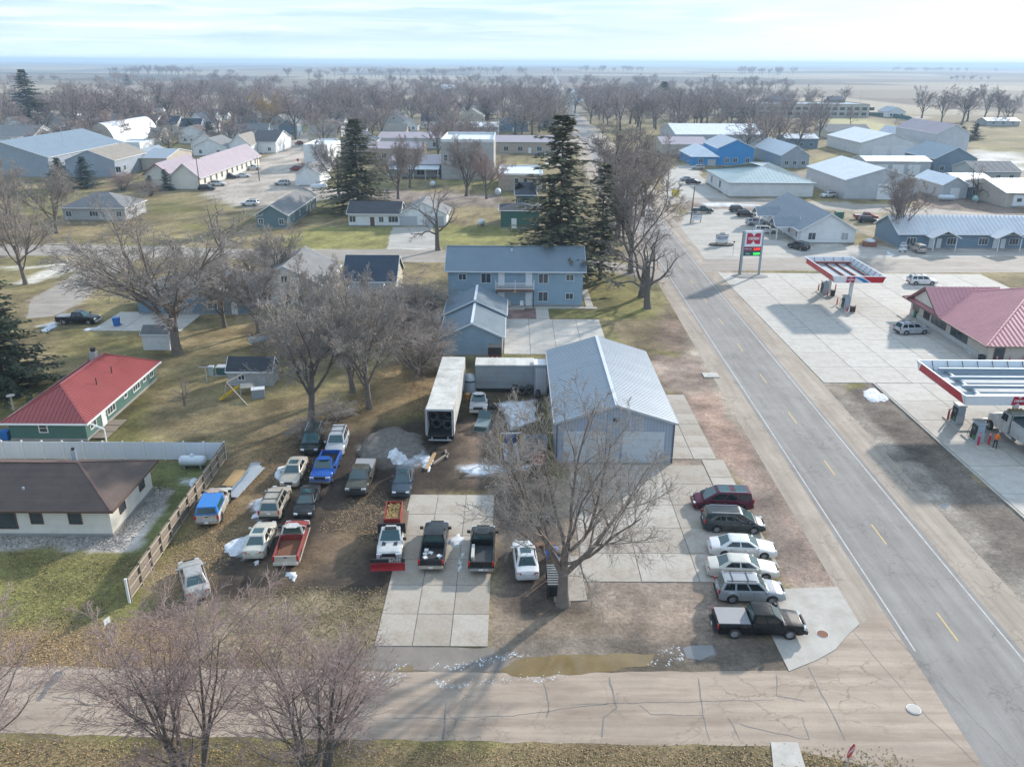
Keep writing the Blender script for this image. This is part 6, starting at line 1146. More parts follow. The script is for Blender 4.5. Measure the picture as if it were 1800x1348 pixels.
def pump(x, y, label, kind=0, group='fuel pumps'):
    t = thing('fuel_pump', label, 'fuel pump', x, y, 0, group)
    MB().box(-.42,.42,-.62,.62,.15,1.2).build('cabinet', GALV, t); MB().box(-.36,.36,-.56,.56,1.2,2.15).build('display_head', M('pump_grey', (.35,.42,.48), .5, .1, .1, 2), t); MB().box(-.45,.45,-.66,.66,2.15,2.3).build('pump_top', DOORG, t)
    for s in (-1, 1):
        f = MB().box(s*.43-.012, s*.43+.012, -.5, .5, .4, 1.95).build('pump_face', BLACKP, t); MB().box(s*.45-.01, s*.45+.01, -.2, .35, 1.3, 1.7).build('screen', GLASS, f); MB().box(s*.45-.01, s*.45+.01, -.45, .1, .5, .8).build('label_panel', M('green_label', (.03,.2,.06), .5, 0, .1, 3), f)
        h = MB(); pts = [(s*.5,.45,1.7),(s*.72,.5,1.1),(s*.75,.5,.5),(s*.55,.52,.25),(s*.5,.55,.9)]
        for a, b in zip(pts[:-1], pts[1:]): h.cyl(a, b, .025, n=6)
        h.build('hose', RUBBER, t)
for i, (x, y, l) in enumerate(((52.0, 134.6, 'far pump under the small canopy'), (52.1, 125.4, 'near pump under the small canopy'), (47.8, 81.6, 'far pump under the large canopy'), (47.5, 77.0, 'pump under the front edge of the large canopy beside the man'))):
    o = MB().box(-.75,.75,-1.9,1.9,0,.15).build('pump_island', CONC[0]); o.location = (x, y-.3, .035); tag(o, 'concrete island under the '+l.split(' beside')[0], 'kerb', 'pump islands'); pump(x, y, l)
def bollard(x, y, label, h=1.15):
    t = thing('bollard', label, 'bollard', x, y, 0, 'red bollards'); MB().cyl((0,0,.03),(0,0,h),.1,n=10).build('post', CANR, t)
    for z in (h-.28, h-.12): MB().cyl((0,0,z),(0,0,z+.06),.104,n=10).build('reflective_band', CANW, t)
for u, v, l in ((1438,511,'red bollard left of the far pump of the small canopy'),(1454,522,'red bollard in front of the far pump of the small canopy'),(1468,511,'red bollard right of the far pump of the small canopy'),(1471,536,'red bollard left of the near pump of the small canopy'),(1489,550,'red bollard in front of the near pump of the small canopy'),(1502,549,'red bollard right of the near pump of the small canopy'),(1665,740,'red bollard left of the far pump of the large canopy'),(1718,785,'left of the two red bollards near the man in orange'),(1737,784,'right of the two red bollards near the man in orange'),(1750,641,'left of the red bollards at the store corner'),(1773,641,'middle of the red bollards at the store corner'),(1797,641,'right of the red bollards at the store corner')): bollard(*G(u,v), l, 1.5 if v > 700 else 1.15)
def binn(x, y, label, m, w=.6, h=1.0, cat='bin', name='litter_bin', group=None):
    t = thing(name, label, cat, x, y, 0, group); MB().add([(-w*.42,-w*.42,0),(w*.42,-w*.42,0),(w*.42,w*.42,0),(-w*.42,w*.42,0),(-w/2,-w/2,h),(w/2,-w/2,h),(w/2,w/2,h),(-w/2,w/2,h)], [(0,3,2,1),(4,5,6,7),(0,1,5,4),(1,2,6,5),(2,3,7,6),(3,0,4,7)]).build('body', m, t); MB().box(-w/2-.03,w/2+.03,-w/2-.03,w/2+.03,h+.003,h+.1).build('lid', m, t); MB().cyl((-w/2-.05,w/2,.12),(w/2+.05,w/2,.12),.1,n=8).build('wheel', RUBBER, t)
BINB = M('blue_plastic', (.02,.14,.42), .5, 0, .1, 3); BING = M('green_plastic', (.02,.16,.1), .5, 0, .1, 3); BINK = M('dark_bin', (.03,.04,.05), .6, 0, .1, 3)
binn(*G(1463,521), 'dark bin beside the far pump', BINK); binn(*G(1497,550), 'dark bin beside the near pump', BINK); binn(*G(1609,560), 'green bin at the store door', BING); binn(*G(1723,638), 'dark bin by the store corner', BINK)
binn(*G(206,573), 'blue wheeled bin on the driveway by the black pickup', BINB, .8, 1.15); binn(*G(12,772), 'blue drum at the corner of the green house', BINB, .8, .9)
# the store
W_STORE = M('store_wall', (.55,.5,.43), .8, 0, .08, 1); 
b = bld('fuel_store', 'beige fuel station store with faded red ribbed metal hip roof', 'shop', 61.2, 86, 100.8, 123.0, 2.95, 7.2, 'x', W_STORE, R_RED2, M('brown_fascia', (.2,.12,.1), .6, 0, .1, 1), 'hip', 1.0, .62, R_RED2, wins=[('W', -9.4, 1.2, 1.8, 1.3), ('W', -2.2, .9, 4.2, 1.5, 'w'), ('W', 3.6, .9, 4.4, 1.5, 'w'), ('S', -11, .1, 1.2, 2.3, ''), ('S', -6.2, .1, 2.4, 2.3)], doors=[('W', -5.9, 1.9, 2.3, BLACKP)])
roof_parts(b, 10, 8.4, 3.0, 5.6, 'x', R_RED2, M('brown_fascia'), 'gable', .5, .62, dx=-8.0, dy=6.0, ribmat=R_RED2)
MB().add([(-12.85,2.2,3.05),(-12.85,9.8,3.05),(-12.85,6.0,5.35),(-12.4,2.2,3.05),(-12.4,9.8,3.05),(-12.4,6.0,5.35)], [(0,2,1),(3,4,5),(0,1,4,3),(1,2,5,4),(2,0,3,5)]).build('gable_panel', W_CREAM, b)
MB().box(-12.48, -12.42, -11, 11, .03, .85).build('wainscot', M('pale_stone', (.5,.49,.47), .85, 0, .2, 2, stripe=('z',.2,.2,.85)), b); MB().box(-14.6, -12.5, -10.9, 10.5, .045, .17).build('walkway', CONC[1], b)
for k in range(3):
    for yy in (-3.8, 2.0): MB().box(-12.5+.0, -12.47, -yy-1.4+k*1.3-.5, -yy-1.4+k*1.3+.5, 2.05, 2.3).build('window_sign', CANR, b)
# pylon sign
x, y = G(1317, 484); t = thing('pylon_sign', 'tall white fuel price sign on two grey posts beside the highway', 'sign', x, y, 3)
for s in (-1, 1): MB().box(s*1.72-.16, s*1.72+.16, -.16, .16, 0, 8.0).build('post', M('sign_post_grey', (.3,.35,.42), .5, .2, .1, 1), t)
sg = MB().box(-1.53, 1.53, -.2, .2, 5.3, 8.1).build('sign_box', CANW, t); brand_panel(sg, lambda a, z, o: (a, -.2-o, 6.75+z), .98)
for z0, m, txt, pr_, pm in ((4.45, M('sign_maroon', (.2,.015,.05), .4, 0, .05, 2), 'SUPER UNL', '3.599', M('red_led', (1,.04,.02), .4, 0, 0, 1, emit=1.3)), (3.6, M('sign_green', (.0,.1,.07), .4, 0, .05, 2), 'DIESEL', '3.849', M('green_led', (.05,1,.15), .4, 0, 0, 1, emit=1.0))):
    bx = MB().box(-1.53, 1.53, -.18, .18, z0, z0+.78).build('price_panel', m, t); a = text_mesh(txt, .27, .01, .006); a.materials.append(CANW); o = link('lettering', a, None, bx, (-.8, -.2, z0+.4)); o.rotation_euler = (R(90),0,0)
    MB().box(.1, 1.48, -.195, -.181, z0+.07, z0+.7).build('price_display', BLACKP, bx); a = text_mesh(pr_, .55, .01, .012); a.materials.append(pm); o = link('digits', a, None, bx, (.8, -.21, z0+.38)); o.rotation_euler = (R(90),0,0)
x, y = G(1318, 486); o = MB().lathe([(2.6,0),(2.5,.12),(1.8,.2),(0,.24)], 20).build('gravel_bed', M('grey_gravel', (.3,.28,.26), .95, 0, .5, 4, bump=1), None); o.location = (x, y, 0); tag(o, 'round gravel bed under the tall price sign', 'gravel bed'); o.scale = (1.3, .75, 1)
def pole(u, v, vt, label, wood=True, arm=True, group=None, lamp=False, lean=0):
    x, y = G(u, v); h = HT(u, v, vt); t = thing('street_lamp' if lamp else 'utility_pole', label, 'lamp post' if lamp else 'pole', x, y, 0, group)
    MB().cyl((0,0,0),(lean*h,0,h), .16 if wood else .11, .11 if wood else .07, 8).build('shaft', WOODP if wood else GALV, t)
    if arm and not lamp:
        a = MB().box(-1.1+lean*h, 1.1+lean*h, -.06, .06, h-.7, h-.56).build('cross_arm', WOODP, t)
        for k in (-1, -.4, .4, 1): MB().cyl((k+lean*h,0,h-.559),(k+lean*h,0,h-.4), .05, n=6).build('insulator', WHITE, a)
    if lamp: MB().bar((lean*h,0,h-.1),(lean*h+1.2,0,h+.15),.08).build('lamp_arm', GALV, t); MB().cbox((lean*h+1.4,0,h+.15),(.7,.28,.16)).build('lamp_head', WHITE, t)
    return t
WOODP = M('pole_wood', (.13,.1,.08), .9, 0, .25, 2)
pole(1299,482,407,'brown pole left of the tall price sign', True, False); pole(1214,392,328,'leaning brown pole in the lot beside the small white sign', True, False, lean=.03); pole(1173,342,290,'pole at the highway beside the yellow sign'); pole(1143,325,290,'pole behind the roadside trees'); pole(352,335,275,'pole in front of the office corner'); pole(305,255,220,'pole in the street behind the quonset hall'); pole(1152,322,296,'second pole behind the roadside trees')
pole(119,296,222,'tall floodlight mast beside the grey workshop', False, False, lamp=True); pole(1399,297,264,'lamp in front of the light hipped shed', False, lamp=True); pole(1602,312,286,'lamp in front of the long white storage row', False, lamp=True); pole(1715,280,274,'lamp by the gravel road right of the dark shed', False, lamp=True); pole(1507,214,160,'floodlight mast at the ball field', False, lamp=True); pole(1424,176,142,'left floodlight mast beyond the school', False, lamp=True); pole(456,318,276,'pole in the office lot', True); pole(1770,190,170,'pole beside the trees at the right edge'); 
def roundsign(u, v, vt, label, shape, m, txt=None, post=GALV, yaw=0, w=.75):
    x, y = G(u, v); h = HT(u, v, vt); t = thing('road_sign', label, 'sign', x, y, yaw); MB().box(-.035,.035,-.035,.035,0,h-.1).build('post', post, t)
    n = {'oct':8,'dia':4,'rect':4}[shape]; 
    pts = [(w/2*1.05*math.cos(2*math.pi*(k+(.5 if shape=='oct' else 0))/n), h-w/2+w/2*1.05*math.sin(2*math.pi*(k+(.5 if shape=='oct' else 0))/n)) for k in range(n)] if shape != 'rect' else [(-w/2,h-w*.9),(w/2,h-w*.9),(w/2,h),(-w/2,h)]
    f = MB().prism(pts, .04, .055, lambda a, z, o: (a, -o, z)).build('sign_face', m, t)
    if txt:
        a = text_mesh(txt, w*.32, .006, .008); a.materials.append(CANW); o = link('lettering', a, None, f, (0, -.062, h-w/2)); o.rotation_euler = (R(90),0,0)
        MB().prism([(p[0]*1.07, h-w/2+(p[1]-h+w/2)*1.07) for p in pts], .036, .041, lambda a, z, o: (a, -o, z)).build('sign_rim', CANW, f)
    return t
roundsign(1480, 1392, 1308, 'red stop sign at the bottom of the side street', 'oct', CANR, 'STOP', yaw=42, w=.8)
roundsign(196, 1134, 1086, 'white street sign on the lawn beside the leaf litter', 'rect', CANW, yaw=70, w=.5); roundsign(1187, 347, 333, 'yellow warning sign beside the highway', 'rect', M('sign_yellow', (.75,.6,.02), .5, 0, .05, 1, ), w=2.2); roundsign(524, 288, 279, 'small red stop sign at the street corner beyond the gravel lot', 'oct', CANR, w=1.0); roundsign(1288, 449, 424, 'thin sign post left of the brown pole', 'rect', BLACKP, w=.35)
def boardsign(u0, u1, vb, vt, label, lines, yaw=0):
    x0, y = G(u0, vb); x1, _ = G(u1, vb); h = HT((u0+u1)/2, vb, vt); w_ = x1-x0; t = thing('business_sign', label, 'sign', (x0+x1)/2, y, yaw)
    for s in (-1, 1): MB().box(s*w_*.38-.08, s*w_*.38+.08, -.08, .08, 0, h*.4).build('post', BLACKP, t)
    f = MB().box(-w_/2, w_/2, -.1, .1, h*.3, h).build('sign_face', CANW, t); MB().box(-w_/2-.08,w_/2+.08,-.13,-.101,h+.001,h+.09).build('sign_rim', BLACKP, f)
    MB().prism([(-.7,h+.1),(.7,h+.1),(.4,h+.5),(-.4,h+.5)], -.05, .05, lambda a, z, o: (a, o, z)).build('sign_crest', DOORG, f)
    for txt, s, z, m in lines: a = text_mesh(txt, s, .01, .012); a.materials.append(m); o = link('lettering', a, None, f, (0, -.11, z*h)); o.rotation_euler = (R(90),0,0)
    return t
NAVY = M('navy_letter', (.03,.03,.12), .5, 0, .05, 2); GREYL = M('grey_letter', (.3,.32,.34), .5, 0, .05, 2)
x, y = G(1268, 431); o = MB().lathe([(2.6,0),(2.6,.3),(2.2,.34),(0,.36)], 20).build('sign_planter', M('dark_mulch', (.1,.09,.075), .95, 0, .4, 3, bump=1)); o.location = (x, y, 0); o.scale = (1, .6, 1); tag(o, 'round planter under the white business sign', 'planter')
boardsign(1257, 1279, 431, 413, 'white business sign with navy lettering on a round planter by the highway', (('Germer', .82, .82, NAVY), ('WINDOW', .42, .6, NAVY), ('- - - - - - -', .3, .44, GREYL)))
boardsign(1216, 1233, 391, 378, 'white reader board at the foot of the leaning brown pole', (('OPEN 7-5', .5, .7, GREYL),))
boardsign(1580, 1592, 444, 430, 'small white motel sign beside the bare tree', (('MOTEL', .5, .7, NAVY),))
# ------------------------------------------------------------------ fences
t = thing('wooden_fence', 'weathered wooden fence with rails and posts facing the car lot', 'fence', -27.1, 49.4); LF = 22.3; n = 11
pm_ = MB().box(-.06,.06,-.06,.06,0,1.95).mesh('fence_post'); pm_.materials.append(WOOD); rm = MB().box(-.025,.025,-LF/n/2+.01,LF/n/2-.01,-.06,.06).mesh('rail'); rm.materials.append(M('pale_rail', (.42,.36,.28), .85, 0, .2, 3)); bdm = MB().box(-.012,.012,-.066,.066,0,1.8).mesh('board'); bdm.materials.append(WOOD)
for i in range(n+1): link('fence_post', pm_, None, t, (.05-.022*i*LF/n, i*LF/n, 0))
for i in range(n):
    for z in (.25, 1.0, 1.72): link('rail', rm, None, t, (.04-.022*(i+.5)*LF/n, (i+.5)*LF/n, z))
fr_ = random.Random(3)
for i in range(int(LF/.14)): link('board', bdm, None, t, (-.05-.022*i*.14, .07+i*.14, fr_.uniform(.02,.07)), (fr_.uniform(-.012,.012), 0, 0))
MB().box(-.1, .06, -.2, -.06, 0, 2.0).build('end_post', WHITE, t)
t = thing('white_fence', 'long white panel fence behind the ranch house', 'fence', -27.6, 71.9); vm_ = MB().box(-.9,.9,-.025,.025,.05,1.85).mesh('fence_panel'); vm_.materials.append(M('white_vinyl', (.68,.71,.76), .5, 0, .06, .7, stripe=('x', .15, .08, .88))); pm_ = MB().box(-.07,.07,-.07,.07,0,1.98).mesh('fence_post'); pm_.materials.append(WHITE)
for i in range(24): link('fence_panel', vm_, None, t, (-.97-i*1.94, .0, 0)); link('fence_post', pm_, None, t, (-i*1.94, 0, 0))
t = thing('field_fence', 'dark green windscreen fence round the ball field', 'fence', 0, 0)
for a, b in (((1455,200),(1510,203)),((1510,203),(1570,207)),((1570,207),(1598,212)),((1598,212),(1628,232))):
    (ax0, ay), (bx, by) = G(*a), G(*b); m = 8
    for i in range(m):
        p = (ax0+(bx-ax0)*i/m, ay+(by-ay)*i/m); q = (ax0+(bx-ax0)*(i+1)/m, ay+(by-ay)*(i+1)/m)
        MB().bar((p[0],p[1],1.4),(q[0],q[1],1.4),.08,2.6).build('windscreen', M('green_windscreen', (.03,.12,.11), .8, 0, .1, .2), t); MB().cyl((p[0],p[1],0),(p[0],p[1],3), .06, n=6).build('fence_post', GALV, t)
# ------------------------------------------------------------------ yard of the repair shop
t = thing('semi_trailer', 'open ended white box trailer full of used tyres', 'trailer', -7.2, 75.5, 88.5); TRW = M('trailer_white', (.6,.59,.56), .6, .05, .15, .8, dirt=((.28,.23,.17), .55, .6)); TRT = M('trailer_roof', (.62,.6,.55), .7, 0, .18, .6, stripe=('x', .62, .15, .93), dirt=((.25,.22,.17), .65, .5))
Lt = 15.6; hw = 1.32; tr = [('side_wall', (0,Lt,hw-.05,hw,1.05,3.85)), ('side_wall', (0,Lt,-hw,-hw+.05,1.05,3.85)), ('front_wall', (Lt-.05,Lt-.0,-hw+.06,hw-.06,1.05,3.85))]
for nm, q in tr: MB().box(*q).build(nm, TRW, t)
MB().box(0,Lt,-hw,hw,3.853,3.93).build('roof', TRT, t); MB().box(0,Lt,-hw,hw,.92,1.045).build('floor', BLACKP, t)
for s in (-1, 1): d = MB().box(.05,1.35,s*(hw+.09)-.025,s*(hw+.09)+.025,1.1,3.8).build('door', TRW, t); MB().box(-.05,.03,s*(hw-.04)-.06,s*(hw-.04)+.06,1.05,3.9).build('door_post', GALV, t)
MB().box(-.04,.02,-hw+.1,hw-.1,3.72,3.85).build('header', GALV, t); MB().cbox((.05,0,.55),(.1,2.3,.12)).build('rear_guard', GALV, t)
for s in (-.8,.8): MB().box(.0,.1,s-.05,s+.05,.6,.92).build('guard_strut', GALV, t)
wheels(t, (1.6, 2.9), 1.28, .5, .5, True)
for s in (-.8,.8): MB().box(Lt-3.1,Lt-2.9,s-.08,s+.08,.0,.92).build('landing_leg', GALV, t)
ty = MB().lathe([(.3,-.13),(.48,-.14),(.54,-.09),(.54,.09),(.48,.14),(.3,.13),(.3,-.13)], 18, 'X', cap=False).mesh('tyre', 50); ty.materials.append(M('dusty_tyre', (.06,.06,.062), .85, 0, .35, 3, dirt=((.16,.14,.12), .5, 3)))
def tyre(x, y, z, label, rot=(0,0,0), s=1.0, group=None):
    o = link('tyre', ty, None, None, (x, y, z), rot); o.scale = (s,s,s); return tag(o, label, 'tyre', group)
for i, (yy, z) in enumerate(((-.7,1.65),(.45,1.65),(-.15,2.35),(.75,2.6),(-.8,2.75),(.25,3.1))): tyre(-7.2-yy*1.0, 75.5+1.5+.25*(i%3), z, ['lower right tyre in the open trailer','lower left tyre in the open trailer','middle tyre resting on the lower pair in the open trailer','upper left tyre in the open trailer','upper right tyre in the open trailer','topmost tyre in the open trailer'][i], (0,R(6),R(88)), 1.05, 'tyres in the trailer')
for i in range(10): tyre(-7.2+(i%3-1)*.8, 75.5+2.7+.5*(i//3), 1.6+.75*(i%3)+.1*(i%2), 'used tyre deeper inside the open trailer', (0,R(4*i),R(88)), 1.05, 'tyres inside the trailer')
x0, x1 = G(836,690)[0], G(938,690)[0]; yy = G(880,690)[1]
t = thing('storage_van_box', 'corrugated grey storage box with white roof behind the battered pickup', 'container', (x0+x1)/2, yy+1.3); hw = (x1-x0)/2; CORR = M('grey_corrugated', (.34,.39,.42), .55, .3, .15, .8, stripe=('z', .26, .3, .7), dirt=((.25,.2,.16), .5, .8))
MB().box(-hw,hw,-1.25,1.25,.5,3.3).build('wall', CORR, t); MB().box(-hw-.03,hw+.03,-1.3,1.3,3.303,3.42).build('roof', TRT, t); MB().box(-hw,hw,-1.1,1.1,.15,.497).build('underframe', BLACKP, t)
for k in range(8): MB().box(-hw+.05,hw-.05,-1.29,-1.252,.75+k*.32,.82+k*.32).build('corrugation', CORR, t)
t = thing('tool_cupboard', 'tall narrow grey cupboard between the storage box and the repair shop', 'cupboard', 3.3, 90.2); MB().box(-.75,.75,-.9,.9,0,3.6).build('body', V_GREY, t); MB().box(-.82,.82,-1,1,3.603,3.7).build('roof', WHITE, t); MB().box(-.6,.6,-.94,-.902,.2,3.2).build('door', V_LG, t)
for i, (u, v, l) in enumerate(((905,690,'left black tyre at the storage box'),(917,694,'middle black tyre at the storage box'),(930,692,'right black tyre at the storage box'),(868,716,'tyre lying flat right of the battered pickup'),(945,700,'tyre at the back corner of the repair shop'),(950,724,'tyre against the repair shop wall'),(862,740,'tyre beside the tipped pickup topper'))):
    x, y = G(u, v); flat = i in (3,); tyre(x, y, .16 if flat else .55, l, (0,R(90),0) if flat else (0,R(8),R(70+20*i)), 1, 'loose tyres in the yard')
x, y = G(848, 752); t = thing('pickup_topper', 'grey pickup topper lying on the ground with its hatch raised', 'topper', x, y, 80); TPM = paint((.2,.26,.27), .2, .4, .4)
MB().add([(-1.1,-.85,.0),(1.1,-.85,.0),(1.1,.85,.0),(-1.1,.85,.0),(-1.0,-.7,.6),(1.0,-.7,.66),(1.0,.7,.66),(-1.0,.7,.6)], [(0,3,2,1),(4,5,6,7),(0,1,5,4),(1,2,6,5),(2,3,7,6),(3,0,4,7)]).build('shell', TPM, t); MB().add([(1.05,-.7,.67),(1.05,.7,.67),(1.5,.7,1.35),(1.5,-.7,1.35),(1.0,-.7,.68),(1.0,.7,.68),(1.45,.7,1.38),(1.45,-.7,1.38)], [(0,1,2,3),(7,6,5,4),(0,4,5,1),(1,5,6,2),(2,6,7,3),(3,7,4,0)]).build('hatch', GLASS, t); MB().add([(-1.09,-.72,.1),(-1.09,.72,.1),(-1.03,.62,.5),(-1.03,-.62,.5)], [(0,1,2,3)]).build('window', GLASS, t)
x, y = G(826, 690); t = thing('water_tank', 'upright grey tank with dark hoop left of the storage box', 'tank', x, y+.5); MB().lathe([(.75,0),(.75,1.5),(.6,1.9),(.3,2.1),(0,2.15)], 16).build('shell', GALV, t, 50); MB().lathe([(.77,1.3),(.79,1.32),(.79,1.45),(.77,1.47)], 16).build('hoop', BLACKP, t)
x, y = G(822, 705); tag(MB().cyl((x,y,0),(x,y,.9),.3,n=12).build('drum', M('orange_drum', (.5,.22,.05), .5, .1, .2, 3)), 'orange drum beside the battered pickup', 'drum')
for i, (u, v, l) in enumerate(((940,812,'left of the two red drums by the shop door'),(952,814,'right of the two red drums by the shop door'))):
    x, y = G(u, v); t = thing('drum', l, 'drum', x, y, 0, 'red drums'); MB().cyl((0,0,0),(0,0,.88),.3,n=14).build('shell', CANR, t); [MB().cyl((0,0,z),(0,0,z+.04),.315,n=14).build('hoop', RUST, t) for z in (.28,.58)]
x, y = G(898, 800); t = thing('fork_lift', 'yellow posted lift frame standing in front of the shop yard', 'lift', x, y, 4)
for s in (-1, 1): MB().box(s*1.0-.09,s*1.0+.09,-.09,.09,0,2.3).build('post', M('yellow_post', (.55,.36,.05), .5, 0, .15, 3), t); MB().box(s*.5-.25,s*.5+.25,-2.0,2.0,.25,.4).build('runway', GALV, t)
MB().box(-1.0,1.0,-.08,.08,2.301,2.42).build('cross_beam', GALV, t); MB().cbox((0,2.2,.7),(1.0,.7,1.1)).build('power_unit', M('blue_machine', (.03,.07,.22), .5, .1, .15, 3), t)
x, y = G(938, 788); t = thing('wire_crate', 'grey steel crate in the shop yard', 'crate', x, y, 5); MB().box(-1.3,1.3,-.7,.7,.1,.22).build('floor', GALV, t)
for q in ((-1.3,1.3,-.7,-.64,.23,1.2),(-1.3,1.3,.64,.7,.23,1.2),(-1.3,-1.24,-.63,.63,.23,1.2),(1.24,1.3,-.63,.63,.23,1.2)): MB().box(*q).build('side_panel', V_GREY, t)
for i, (u, v, L_, w_, h, rz, m, l) in enumerate(((757,812,3.6,.3,.2,82,M('new_timber', (.42,.27,.13), .8, 0, .2, 2),'thick tan timber lying below the open trailer'),(775,808,2.6,.25,.2,60,WOOD,'grey timber beside the tan timber'),(785,800,1.8,.2,.2,100,WOOD,'short timber below the trailer guard'),(905,826,3,.5,.2,20,GALV,'metal scrap at the shop door'),(960,960,1.6,.5,.25,5,RUST,'rusty scrap bench between the white coupe and the tree'))):
    x, y = G(u, v); tag(MB().cbox((x,y,h/2),(L_,w_,h),rz).build('timber' if i < 3 else 'scrap_metal', m), l, 'timber' if i < 3 else 'scrap')
x, y = G(978, 988); t = thing('tarp_heap', 'bright blue tarpaulin bundle on a stand behind the big tree', 'tarpaulin', x-.3, y+.2); MB().add([(-.5,-.5,.45),(.55,-.45,.4),(.5,.5,.5),(-.55,.45,.42),(-.4,-.35,1.1),(.42,-.3,1.2),(.35,.4,1.05),(-.4,.36,1.25),(0,0,1.4)], [(0,3,2,1),(0,1,5,4),(1,2,6,5),(2,3,7,6),(3,0,4,7),(4,5,8),(5,6,8),(6,7,8),(7,4,8)]).build('sheet', M('blue_tarp', (.03,.14,.5), .45, 0, .2, 4), t); MB().box(-.5,.5,-.5,.5,0,.39).build('stand', WOOD, t)
x, y = G(982, 1035); t = thing('pallet_stack', 'dark slatted cage at the foot of the big tree', 'cage', x-.25, y); 
for k in range(9): MB().box(-.62,.62,-1.2+k*.3,-1.06+k*.3,1.15,1.22).build('slat', M('grey_slats', (.2,.21,.21), .7, .1, .2, 3), t)
for sx in (-.6,.6):
    for sy in (-1.15,1.3): MB().box(sx-.05,sx+.05,sy-.05,sy+.05,0,1.149).build('corner_post', BLACKP, t)
MB().box(-.5,.5,-1.0,1.1,.1,.9).build('core', BLACKP, t)
x, y = G(870, 640); t = thing('kennel', 'small red wooden stove hut with black top behind the storage box', 'hut', x, y); MB().box(-.75,.75,-.7,.7,.25,1.5).build('body', M('red_hut', (.2,.05,.035), .75, 0, .15, 3), t); MB().box(-.85,.85,-.8,.8,1.503,2.5).build('hood', BLACKP, t)
for s in (-1, 1): MB().cyl((s*.3,-.74,1.2),(s*.3,-.701,1.2),.08,n=8).build('lamp', WHITE, t); MB().cyl((s*.6,-.8,.25),(s*.6,-.6,.25),.25,n=10).build('wheel', RUBBER, t)
# sheet metal and plywood beside the fence
rr = random.Random(8)
for i in range(5):
    x, y = G(438-i*2, 838+i*4); m = MB(); 
    for k in range(10): w2 = .09; m.add([(-2.6,k*w2-.45,.0),(2.6,k*w2-.45,.0),(2.6,k*w2-.45+w2*.5,.04),(-2.6,k*w2-.45+w2*.5,.04),(2.6,k*w2-.45+w2,.0),(-2.6,k*w2-.45+w2,.0)], [(0,1,2,3),(3,2,4,5)])
    o = m.build('sheet_metal', M('dull_sheet', (.28,.32,.36), .75, 0, .15, 2)); o.location = (x+rr.uniform(-.2,.2), y, .08+.07*i); o.rotation_euler = (0, R(-2), R(84+rr.uniform(-7,7))); tag(o, ['lowest','second lowest','middle','second highest','topmost'][i]+' corrugated metal sheet of the pile by the fence', 'sheet metal', 'pile of sheet metal')
x, y = G(413, 842); tag(MB().cbox((x,y,.12),(1.2,3.2,.05),-4,3).build('plywood', M('plywood', (.46,.29,.13), .75, 0, .15, 2)), 'tan plywood sheet beside the corrugated metal pile', 'plywood')
# gas tanks
def tank(u, v, L_, r, rz, label, m=WHITE):
    x, y = G(u, v); t = thing('gas_tank', label, 'gas tank', x, y+r, rz); pr = [(0,-L_/2),(r*.6,-L_/2+.07),(r*.92,-L_/2+r*.45),(r,-L_/2+r*.75),(r,L_/2-r*.75),(r*.92,L_/2-r*.45),(r*.6,L_/2-.07),(0,L_/2)]
    MB().lathe([(a,b) for a,b in pr], 16, 'X', (0,0,r+.25)).build('shell', m, t, 50); MB().cyl((0,0,2*r+.24),(0,0,2*r+.42),.2,.16,10).build('valve_dome', m, t)
    for s in (-1, 1): MB().box(s*L_*.3-.08,s*L_*.3+.08,-r*.6,r*.6,0,.45).build('saddle', FOUND, t)
TNK = M('tank_white', (.6,.66,.7), .4, .05, .08, 1, dirt=((.4,.38,.34), .35, 1))
tank(337, 826, 2.6, .5, 0, 'white gas tank inside the corner of the white fence', TNK); tank(455, 607, 3.0, .5, 40, 'white gas tank at the edge of the thicket', TNK); tank(560, 335, 5, .8, 25, 'white gas tank beside the small white garage', TNK); tank(593, 354, 2.6, .7, 70, 'round white tank end left of the tall spruce', TNK); tank(875, 345, 3.6, .9, 90, 'white tank end at the beige block', TNK); tank(1665, 354, 4.5, .7, -8, 'white gas tank in front of the small grey shed', TNK); tank(1716, 357, 2.6, .8, 70, 'pale green tank under the gnarled tree', M('tank_green', (.3,.45,.42), .5, .05, .1, 1)); tank(770, 572, 2.2, .6, 80, 'pale tank beside the blue garages', TNK); tank(846, 398, 2.2, .6, 60, 'pale tank on the lawn left of the green house', TNK); tank(760, 330, 2.4, .8, 80, 'white tank beside the porch store', TNK)
# garden
x, y = G(392, 658); t = thing('utility_cabinet', 'green utility cabinet between two pale pedestals in the garden', 'cabinet', x, y); MB().box(-.6,.6,-.5,.5,.1,1.0).build('cabinet_body', M('teal_cabinet', (.05,.13,.13), .5, .1, .1, 2), t); MB().box(-.65,.65,-.55,.55,1.003,1.12).build('lid', DOORG, t); MB().box(-.8,.8,-.7,.7,0,.097).build('pad', CONC[0], t)
for u, l in ((373,'left pale pedestal beside the green utility cabinet'),(404,'right pale pedestal beside the green utility cabinet')):
    x, y = G(u, 660); t = thing('pedestal', l, 'pedestal', x, y, 0, 'utility pedestals'); MB().box(-.28,.28,-.25,.25,0,1.1).build('shell', M('pale_teal', (.36,.46,.46), .5, 0, .08, 2), t); MB().box(-.32,.32,-.29,.29,1.103,1.25).build('cap', DOORG, t)
x, y = G(418, 700); t = thing('playset', 'wooden swing set with a yellow slide and a leaning white pole', 'playset', x, y, 15); PW = M('pale_timber', (.5,.44,.36), .8, 0, .2, 3)
YS = M('yellow_slide', (.6,.4,.03), .4, 0, .08, 3); sl_ = MB().bar((-1.9,-.5,.15),(.2,.5,1.25),.5,.06).build('slide', YS, t); MB().bar((-1.9,-.78,.24),(.2,.22,1.34),.05,.14).build('slide_rail', YS, sl_); MB().bar((-1.9,-.22,.24),(.2,.78,1.34),.05,.14).build('slide_rail', YS, sl_)
